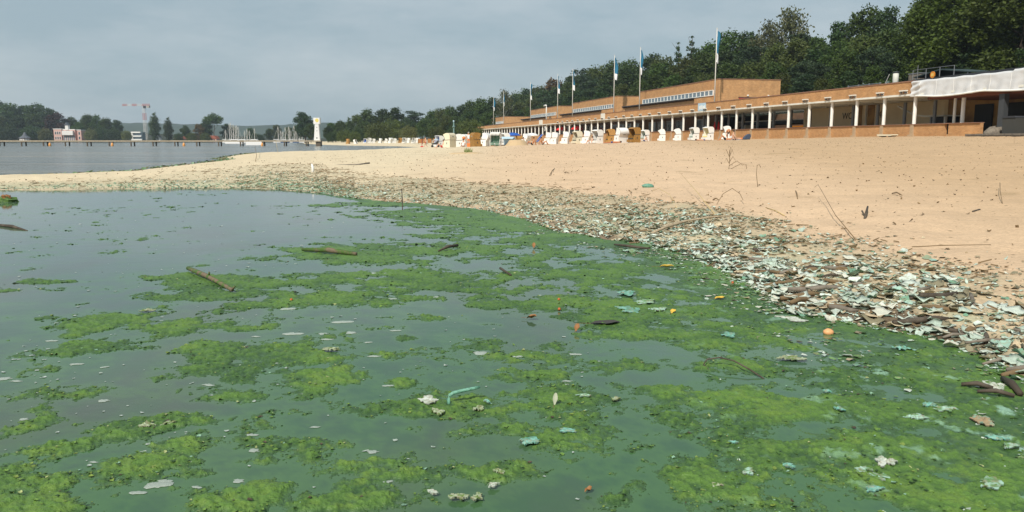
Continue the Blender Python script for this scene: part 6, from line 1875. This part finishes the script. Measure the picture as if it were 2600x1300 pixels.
for i, (u0, v0, u1, v1, lab) in enumerate(((1590, 380, 1632, 383, 'wavy dark twig on the sand below the brown chair'), (1745, 375, 1775, 380, 'small arched twig below the yellow-lined chair'), (1430, 440, 1445, 442, 'tiny dark stick in the middle of the sand'),
        (1395, 447, 1408, 430, 'faint thin straw on the middle sand'), (2090, 440, 2098, 428, 'thin pale straw standing on the right sand'), (2025, 508, 2020, 488, 'little crooked twig beside the long thin stem'), (2265, 493, 2290, 500, 'small dark twig on the right sand'), (1810, 510, 1825, 512, 'dark bark piece on the sand above the bent twig'))):
    a, b = gp(u0, v0, .015), gp(u1, v1, .03)
    stick('sand_twig', [a, a.lerp(b, .5) + Vector((0, 0, .03)), b], [.010, .012, .007], 'twig', lab, 'twig')
# withered plant on the sand
b = gp(1850, 435)
e = empty('withered_plant', b, 0, 'withered brown plant standing alone on the open sand', 'plant')
MB().tube([(-.22, 0, .02), (0, 0, .05), (.02, 0, .3), (.0, 0, .62)], [.012, .016, .012, .007], 6).build('stem', 'twig', e)
for i, (dx, dz, ln) in enumerate(((-.16, .55, .2), (.14, .55, .24), (.2, .35, .26), (-.12, .3, .18), (.42, .22, .4), (.1, .62, .12))):
    MB().tube([(0.01, 0, dz * 0.75), (dx * .6, .02 * i, dz + .08), (dx, .03, dz - .06)], [.010, .008, .003], 5).build('leaf_stalk', 'twig', e)
MB().tube([(.05, .02, .06), (.35, .02, .22), (.5, .0, .2), (.52, 0, .0)], .008, 5).build('side_stem', 'twig', e)
# lump of algae on the sand, grass mound, little post, far-left clump
b = gp(1645, 476)
tag(MB().blob((0, 0, .03), (.13, .07, .05), 6, 12, 7, .25).build('algae_lump', 'algae_coated', None, True, b), 'bright green lump of algae alone on the sand', 'algae lump')
b = gp(1188, 392)
e = empty('grass_mound', b, 0, 'low mound with grass tuft on the sand left of centre', 'mound')
MB().blob((0, 0, -.02), (1.0, .5, .14), 3, 16, 8, .15).build('mound', 'mound_sand', e, True)
rg2 = random.Random(8); tf = MB()
for i in range(60):
    a = rg2.random() * 6.28; r_ = rg2.random() * .25; x, y = r_ * math.cos(a), r_ * math.sin(a); h = .12 + rg2.random() * .2
    tf.v += [(x - .02, y, .08), (x + .02, y, .08), (x + rg2.uniform(-.1, .1), y + rg2.uniform(-.1, .1), .1 + h)]; o = len(tf.v) - 3; tf.f.append((o, o + 1, o + 2))
tf.build('tuft', 'grass_tuft', e)
b = gp(794, 441)
e = empty('white_feather', b, 0, 'small white upright peg on the far edge of the algae band', 'peg')
MB().tube([(0, 0, -.05), (.01, 0, .2), (-.02, 0, .32)], [.04, .045, .02], 7).build('stake', 'white_plastic', e, True)
b = px(16, 512)
e = empty('weed_clump', b, 0, 'brown weed clump lying in the water at the left edge', 'weed clump')
MB().blob((0, 0, .02), (.22, .14, .09), 12, 12, 7, .3).build('clump', 'algae_green', e); MB().blob((.02, -.03, .09), (.09, .07, .06), 13, 9, 6, .35).build('tip', 'leaf_brown', e)
stick('floating_stick', [px(-20, 572) + Vector((0, 0, .01)), px(30, 578) + Vector((0, 0, .02)), px(70, 586) + Vector((0, 0, .0))], [.02, .025, .008], 'wood_dark', 'dark stick floating near the left edge', 'stick')
# logs in the mats
a, b = px(478, 694) + Vector((0, 0, .05)), px(590, 742) + Vector((0, 0, .02))
m1 = a.lerp(b, .5) + Vector((0, 0, .015))
stick('mossy_log', [a, a.lerp(m1, .5), m1, b], [.019, .022, .02, .016], 'wood_mossy', 'short log half covered in algae lying across the left mats', 'log', seg=9,
      forks=(([m1, m1 + Vector((.02, -.03, .045))], .009), ([b, b + Vector((.03, -.02, .035))], .009)))
a, b = px(768, 640) + Vector((0, 0, .03)), px(905, 652) + Vector((0, 0, .03))
stick('sunken_log', [a, a.lerp(b, .5) + Vector((0, 0, .02)), b], [.018, .028, .02], 'wood_mossy', 'longer dark log embedded in the far mat', 'log', seg=9)
a, b = px(1113, 642) + Vector((0, 0, .02)), px(1162, 634) + Vector((0, 0, .05))
stick('dark_plank', [a, a.lerp(b, .5) + Vector((0, 0, .02)), b], [.008, .02, .018], 'wood_dark', 'dark curved plank end in the far mat', 'plank')
stick('mat_twig', [px(1270, 694) + Vector((0, 0, .05)), px(1298, 704) + Vector((0, 0, .02))], [.012, .008], 'wood_dark', 'dark twig poking out of the middle mat', 'twig')
# green bent tube
q0 = px(1140, 1026); 
e = empty('bent_pipe', q0, 0, 'turquoise algae-coated bent pipe sticking out of the mat', 'pipe')
MB().tube([(0, 0, -.03), (-.003, 0, .025), (.004, 0.003, .043), (.022, .006, .054), (.07, .016, .063), (.115, .024, .070), (.148, .030, .076)], [.0085, .0088, .009, .0088, .0085, .0082, .006], 9).build('tube', 'algae_coated', e, True)
# looped reed
L0 = [(1800, 942, .004), (1786, 934, .02), (1795, 930, .04), (1825, 932, .055), (1862, 938, .05), (1900, 950, .03), (1940, 962, .0)]
stick('looped_reed', [px(u, v + 0) + Vector((0, 0, z)) for u, v, z in L0], .0042, 'wood_dark', 'thin dark reed looping out of the water right of centre', 'reed')
# leaves
def leaf(u, v, ln, wd, m, lab, yaw, up=0.2, cup=.3, stem=True, lift=.012):
    b = px(u, v)
    e = empty('fallen_leaf', (b.x, b.y, lift), R(yaw), lab, 'leaf')
    n = 7; mb = MB()
    for i in range(n):
        t = i / (n - 1); w = wd * math.sin(math.pi * min(.98, max(.03, t))) ** .8
        for j in (-1, -.5, 0, .5, 1):
            mb.v.append((t * ln, j * w, t * ln * up + cup * w * j * j + .004 * math.sin(t * 9)))
    for i in range(n - 1):
        for j in range(4):
            a = i * 5 + j; mb.f.append((a, a + 5, a + 6, a + 1))
    k = len(mb.v)
    mb.v += [(x, y, z - .002) for x, y, z in mb.v]; mb.f += [tuple(reversed([q + k for q in f])) for f in list(mb.f)]
    mb.build('blade', m, e, True)
    if stem: MB().tube([(0, 0, .002), (-ln * .3, .004, .004), (-ln * .6, .0, .0)], .0016, 5).build('stem', 'twig', e)
leaf(1408, 1036, .05, .012, 'leaf_pale', 'pale green leaf standing on edge in the central mat', 80, 0.9, .5)
leaf(1338, 812, .07, .028, 'leaf_brown', 'brown leaf floating on open water right of centre', -20, .25, .7)
leaf(1500, 826, .20, .05, 'leaf_dark', 'large dark leaf with upright stalk floating beside the right mats', 5, .04, .2)
leaf(1675, 680, .14, .03, 'leaf_yellow', 'yellow curled leaf on the mat below the dark branch', -10, .05, .6)
leaf(1815, 762, .09, .03, 'leaf_yellow', 'small yellow leaf at the algae edge', 15, .05, .4)
leaf(1705, 800, .06, .02, 'leaf_yellow', 'little ochre leaf near the teal algae clump', 60, .3, .5)
leaf(1462, 846, .05, .018, 'leaf_brown', 'small brown leaf upright in the water', 70, .8, .5)
leaf(1355, 632, .06, .02, 'leaf_brown', 'reddish leaf upright in the far mat', 85, .9, .4)
leaf(1485, 1256, .035, .01, 'leaf_brown', 'tiny dark red leaf on the front mat', 40, .2, .5, False)
for u, v, lab in ((740, 766, 'orange berry floating on the left mat'), (1419, 765, 'orange berry floating on the middle mat'), (1420, 790, 'second berry just below the middle one'), (1860, 722, 'orange berry among the brown weeds')):
    b = px(u, v)
    o = MB().blob((0, 0, .008), (.012, .012, .011), 2, 9, 6, .1).build('berry', 'berry', None, True, b + Vector((0, 0, .008))); tag(o, lab, 'berry')
b = gp(2103, 848)
e = empty('peach_half', b + Vector((0, 0, .0)), 0, 'round peach-coloured fruit half floating by the right-hand shore', 'fruit')
MB().blob((0, 0, .012), (.034, .03, .024), 2, 12, 8, .05).build('flesh', 'peach', e, True); MB().tube([(.02, 0, .03), (.03, 0, .045)], .003, 5).build('stalk', 'twig', e)
# crumpled crusts floating on the mats
def crumple(u, v, w, h, m_cols, lab, seed, name='crumpled_crust', z=0.012):
    b = px(u, v)
    rg = np.random.default_rng(seed); n = 21; h = h * 0.4
    A, B = np.meshgrid(np.linspace(-1, 1, n), np.linspace(-1, 1, n), indexing='ij')
    rr = np.sqrt(A * A + B * B)
    edge = 0.72 + 1.5 * fbm(np.cos(np.arctan2(B, A)) * 1.6 + seed, np.sin(np.arctan2(B, A)) * 1.6 + seed, 3, seed)
    k = np.minimum(1, 1 / np.maximum(rr, 1e-3) * np.minimum(rr, edge))
    X = A * k * w; Y = B * k * w * .7
    Zm = h * (np.abs(fbm(A * 3.0 + seed, B * 3.0, 4, seed + 1)) * 4.0 - .25) * np.clip(1.2 - rr, 0, 1)
    V = np.stack([X.ravel(), Y.ravel(), Zm.ravel()], 1)
    idx = np.arange(n * n).reshape(n, n)
    q = np.stack([idx[:-1, :-1].ravel(), idx[1:, :-1].ravel(), idx[1:, 1:].ravel(), idx[:-1, 1:].ravel()], 1)
    keep = (rr.ravel() < edge.ravel() + 0.12)[q].all(1); q = q[keep]
    nz = fbm(A * 3 + seed, B * 3, 3, seed + 5).ravel()
    c = np.array(m_cols[0])[None] * (1 - smooth(-.1, .15, nz))[:, None] + np.array(m_cols[1])[None] * smooth(-.1, .15, nz)[:, None]
    V, q, (c,) = prune(V, q, (c,))
    V2 = V.copy(); V2[:, 2] -= .004
    o = obj(name, np_mesh(name, np.concatenate([V, V2]), np.concatenate([q, q[:, ::-1] + len(V)]), 'crust', True, np.concatenate([c, c])), None, (b.x, b.y, z), rg.random() * 6.28)
    tag(o, lab, 'dried algae', 'crumpled crusts on the mats')
TE = ((.20, .44, .37), (.10, .28, .20)); WH = ((.56, .60, .53), (.34, .40, .31)); GW = ((.34, .40, .27), (.12, .19, .05)); LM = ((.34, .52, .42), (.12, .24, .09))
for i, (u, v, w, h, cl, lab) in enumerate([(1345, 1128, .062, .03, TE, 'teal crumpled crust on the central front mat'), (1440, 1100, .05, .012, TE, 'flat teal strip right of the teal crumpled crust'), (2245, 1180, .06, .03, WH, 'white crumpled flake standing on the mat at lower right'),
        (2292, 890, .09, .03, TE, 'teal lump of crust in the shallow water at right'), (2010, 915, .10, .035, GW, 'grey-white crust with leaf on a small mat right of centre'), (1090, 1022, .07, .012, WH, 'flat whitish crust left of the bent pipe'),
        (1110, 1052, .05, .02, GW, 'whitish speckled crust below the bent pipe'), (1215, 1045, .05, .02, GW, 'pale speckled crust right of the bent pipe'), (1235, 1025, .035, .01, TE, 'small teal crust above right of the bent pipe'),
        (1265, 1205, .03, .022, GW, 'yellow-white clump on the lower central mat'), (1250, 1240, .03, .012, WH, 'flat white clump near the bottom of the central mat'), (1165, 1270, .04, .02, GW, 'white-speckled clump at the bottom edge, left one'),
        (1215, 1270, .035, .02, GW, 'white-speckled clump at the bottom edge, right one'), (370, 1085, .05, .02, GW, 'dark speckled crust on the left front mat'), (425, 1082, .04, .015, GW, 'white bubbly crust on the left front mat'),
        (1590, 748, .14, .04, TE, 'teal crust patch at the edge of the big right mat'), (1640, 770, .13, .04, LM, 'mint crust patch right of the teal one'), (1600, 790, .14, .03, TE, 'teal crust patch on top of the big right mat'),
        (1670, 790, .10, .04, LM, 'mint-teal crust lump with hollow on the big right mat'), (1850, 855, .08, .025, TE, 'teal crust on brown weeds right of the open water'), (2130, 1045, .035, .015, TE, 'tiny teal crust on the right mat ridge'),
        (2100, 1000, .035, .015, TE, 'small teal flake on the mat ridge right of the reed'), (2320, 1065, .06, .03, LM, 'pale teal crust on the far right mat'), (2400, 1045, .06, .02, LM, 'mint crust strip in the mud at right'),
        (2360, 1035, .05, .02, TE, 'teal crust beside the mint strip in the mud'), (2190, 1200, .05, .008, LM, 'mint skin patch on the lower right mat, left one'), (2230, 1218, .05, .008, LM, 'mint skin patch on the lower right mat, right one'),
        (2220, 1250, .05, .012, TE, 'teal crust strip at the bottom of the lower right mat'), (2530, 1120, .05, .025, TE, 'teal crust clump near the right edge'), (2560, 1140, .05, .02, LM, 'mint crust clump below the teal one at the right edge'),
        (2510, 1235, .07, .015, LM, 'pale flat crust near the lower right corner'), (2000, 1190, .035, .015, TE, 'teal patch on the rounded front mat'), (1900, 1205, .04, .008, LM, 'mint skin on the rounded front mat'), (1815, 1240, .03, .02, GW, 'pale rounded lump on the front mat'),
        (1860, 1130, .025, .01, TE, 'small teal patch behind the rounded front mat'), (1480, 1010, .04, .012, LM, 'pale crust behind the standing leaf'), (1560, 1020, .04, .015, GW, 'grey crust right of the standing leaf'), (1100, 1258, .03, .006, WH, 'thin white skin at the bottom left of the central mat'),
        (840, 892, .06, .03, GW, 'dark-topped crust on the middle left mat'), (375, 792, .07, .03, GW, 'pale crust with dark hollow on the left mat'), (1600, 640, .18, .04, LM, 'mint crust heap at the waterline below the pale branch')]):
    crumple(u, v, w, h, cl, lab, 500 + i, z=.016)
# crumbs of algae over and around the mats
def mat_crumbs():
    rg = np.random.default_rng(321); n = 130000
    r = 2.3 + 12 * rg.random(n) ** 1.6; a = np.radians(-37 + 76 * rg.random(n))
    X, Y = r * np.sin(a), r * np.cos(a)
    D = DENS(X, Y)
    sd = shore_d(X, Y)
    D = np.where((sd > -0.5) & (X > -4), np.maximum(D, 0.25 * smooth(-0.5, -0.05, sd) - 0.1), D)
    p = smooth(-0.13, 0.10, D) * (1 - 0.55 * smooth(0.3, 0.8, D)) * np.clip(0.5 + 2.2 * fbm(X * 3.5, Y * 3.5, 4, 323), 0.05, 1)
    k = (rg.random(n) < p * 0.62) & (sd < -0.02)
    X, Y, D, r = X[k], Y[k], D[k], r[k]
    m_ = len(X)
    Z = 0.002 + 0.011 * smooth(0.02, 0.7, D)
    sz = (0.003 + 0.012 * rg.random(m_) ** 3) * (0.7 + r / 20)
    V, Fq, m = flake_geo(np.stack([X, Y, Z], 1), sz, 0.15 * rg.random(m_), 322, 0.45, 5)
    pal = np.array([(0.035, 0.085, 0.020), (0.060, 0.130, 0.026), (0.110, 0.200, 0.035), (0.160, 0.230, 0.040), (0.30, 0.34, 0.14), (0.22, 0.38, 0.26), (0.07, 0.05, 0.03), (0.46, 0.54, 0.46)])
    pr = smooth(-0.5, 2.5, X - 0.08 * Y)
    pick = rg.choice(7, m_, p=[.20, .28, .26, .16, .05, .02, .03])
    pick = np.where(rg.random(m_) < 0.20 * pr, np.where(rg.random(m_) < 0.35, 7, 5), pick)
    c = pal[pick] * (0.8 + 0.4 * rg.random((m_, 1)))
    tag(obj('algae_crumbs', np_mesh('algae_crumbs', V, Fq, 'algae_mat', True, np.repeat(c, m, 0))), 'loose green crumbs of algae over and around the floating mats', 'algae', kind='stuff')
mat_crumbs()
# bark pieces in the right-hand mud
for i, (u0, v0, u1, v1, r_, lab) in enumerate(((2440, 985, 2520, 995, .013, 'thick dark stick in the mud at the right edge'), (2480, 1003, 2575, 1015, .012, 'long brown stick in front of the thick one at the right edge'), (2545, 970, 2590, 1010, .018, 'curved slab of bark upright at the right edge'))):
    a, b = px(u0, v0) + Vector((0, 0, .02)), px(u1, v1) + Vector((0, 0, .02))
    stick('bark_stick', [a, a.lerp(b, .5) + Vector((0, 0, .015)), b], [r_ * .7, r_, r_ * .8], 'wood_dark', lab, 'driftwood', seg=8)
crumple(2515, 985, .10, .05, WH, 'white crust sheet between the bark pieces at the right edge', 777)
crumple(2500, 1075, .07, .05, ((.34, .24, .14), (.20, .32, .24)), 'brown and teal crust upright in the mud at right', 778)
crumple(2010, 812, .12, .025, WH, 'long white crust plate lying in the shallow water', 779)

# ------------------------------------------------------------------ foam
def foam_mesh(seed, ring=16):
    rg = np.random.default_rng(seed)
    mb = MB(); rad = 1 + 0.25 * np.sin(np.arange(ring) * 2 * np.pi / ring * 2 + seed) + 0.18 * rg.normal(size=ring)
    mb.v.append((0, 0, .22))
    for k, z in ((.5, .2), (.85, .12), (1.0, -.05)):
        for i in range(ring):
            a = 2 * math.pi * i / ring
            mb.v.append((math.cos(a) * rad[i] * k, math.sin(a) * rad[i] * k * .55, z * (0.8 + .4 * rg.random())))
    for i in range(ring):
        j = (i + 1) % ring
        mb.f.append((0, 1 + i, 1 + j))
        for r in (0, 1):
            mb.f.append((1 + r * ring + i, 1 + (r + 1) * ring + i, 1 + (r + 1) * ring + j, 1 + r * ring + j))
    return mb.mesh('foam_patch', 'foam', True)
FM = [foam_mesh(s) for s in range(5)]
for i, (u, v, w) in enumerate([(400, 1233, 34), (350, 1252, 18), (420, 1222, 16), (238, 1174, 10), (262, 1018, 15), (265, 933, 11), (195, 925, 14), (132, 866, 13), (42, 968, 13), (10, 962, 18), (100, 1270, 14), (130, 1248, 10),
        (640, 1105, 14), (630, 1118, 12), (645, 1144, 16), (730, 785, 20), (870, 818, 22), (745, 848, 22), (830, 862, 14), (890, 845, 16), (935, 870, 10), (985, 760, 18), (1005, 840, 12), (950, 905, 14), (1220, 897, 22), (1310, 905, 24),
        (985, 980, 12), (925, 1043, 14), (800, 1085, 11), (945, 1148, 15), (983, 1225, 14), (930, 1226, 9), (770, 1002, 10), (530, 978, 14), (820, 848, 13), (1100, 755, 16), (960, 695, 24), (500, 1238, 12), (650, 855, 10), (60, 1065, 12), (75, 1147, 14), (1460, 900, 14), (1515, 918, 12), (1440, 968, 11), (605, 1222, 16)]):
    b = px(u, v); s = (px(u + w, v) - b).x
    o = obj('foam_patch', FM[i % 5], None, (b.x, b.y, 0.002), rg.uniform(-.3, .3)); o.scale = (s, s * 1.15, s * .28)
    tag(o, 'small whitish patch of bubble foam floating on the lagoon', 'foam', 'foam patches on the lagoon')
def foam_specks():
    rg = np.random.default_rng(88); n = 900
    u = rg.random(n) * 1500; v = 495 + 800 * rg.random(n) ** 1.3
    P = np.array([tuple(px(a, b)) for a, b in zip(u, v)])
    cl = fbm(P[:, 0] * .8, P[:, 1] * .5, 3, 89); ok = (rg.random(n) < .35 + 2.2 * cl) & (shore_d(P[:, 0], P[:, 1]) < -.3)
    P = P[ok]; P[:, 2] = .0025
    sz = (.004 + .010 * rg.random(len(P)) ** 2) * (0.6 + np.hypot(P[:, 0], P[:, 1]) / 9)
    V, Fq, m = flake_geo(P, sz, np.zeros(len(P)), 90, .15, 7)
    tag(obj('foam_specks', np_mesh('foam_specks', V, Fq, 'foam', True)), 'tiny foam flecks sprinkled over the lagoon', 'foam', kind='stuff')
foam_specks()
# ------------------------------------------------------------------ haze over the lake
hz_m = bpy.data.materials.new('haze')
hz_m.use_nodes = True
hn = hz_m.node_tree; hn.nodes.clear()
ho = hn.nodes.new('ShaderNodeOutputMaterial'); hv = hn.nodes.new('ShaderNodeVolumePrincipled')
hv.inputs['Color'].default_value = (0.74, 0.88, 1.0, 1)
hv.inputs['Density'].default_value = 0.00019
hv.inputs['Anisotropy'].default_value = 0.2
hn.links.new(hv.outputs[0], ho.inputs['Volume'])
MATS['haze'] = hz_m
tag(MB().box(-2900, 1200, -60, 2700, -3, 62).build('haze', 'haze'), kind='stuff')
#PART5
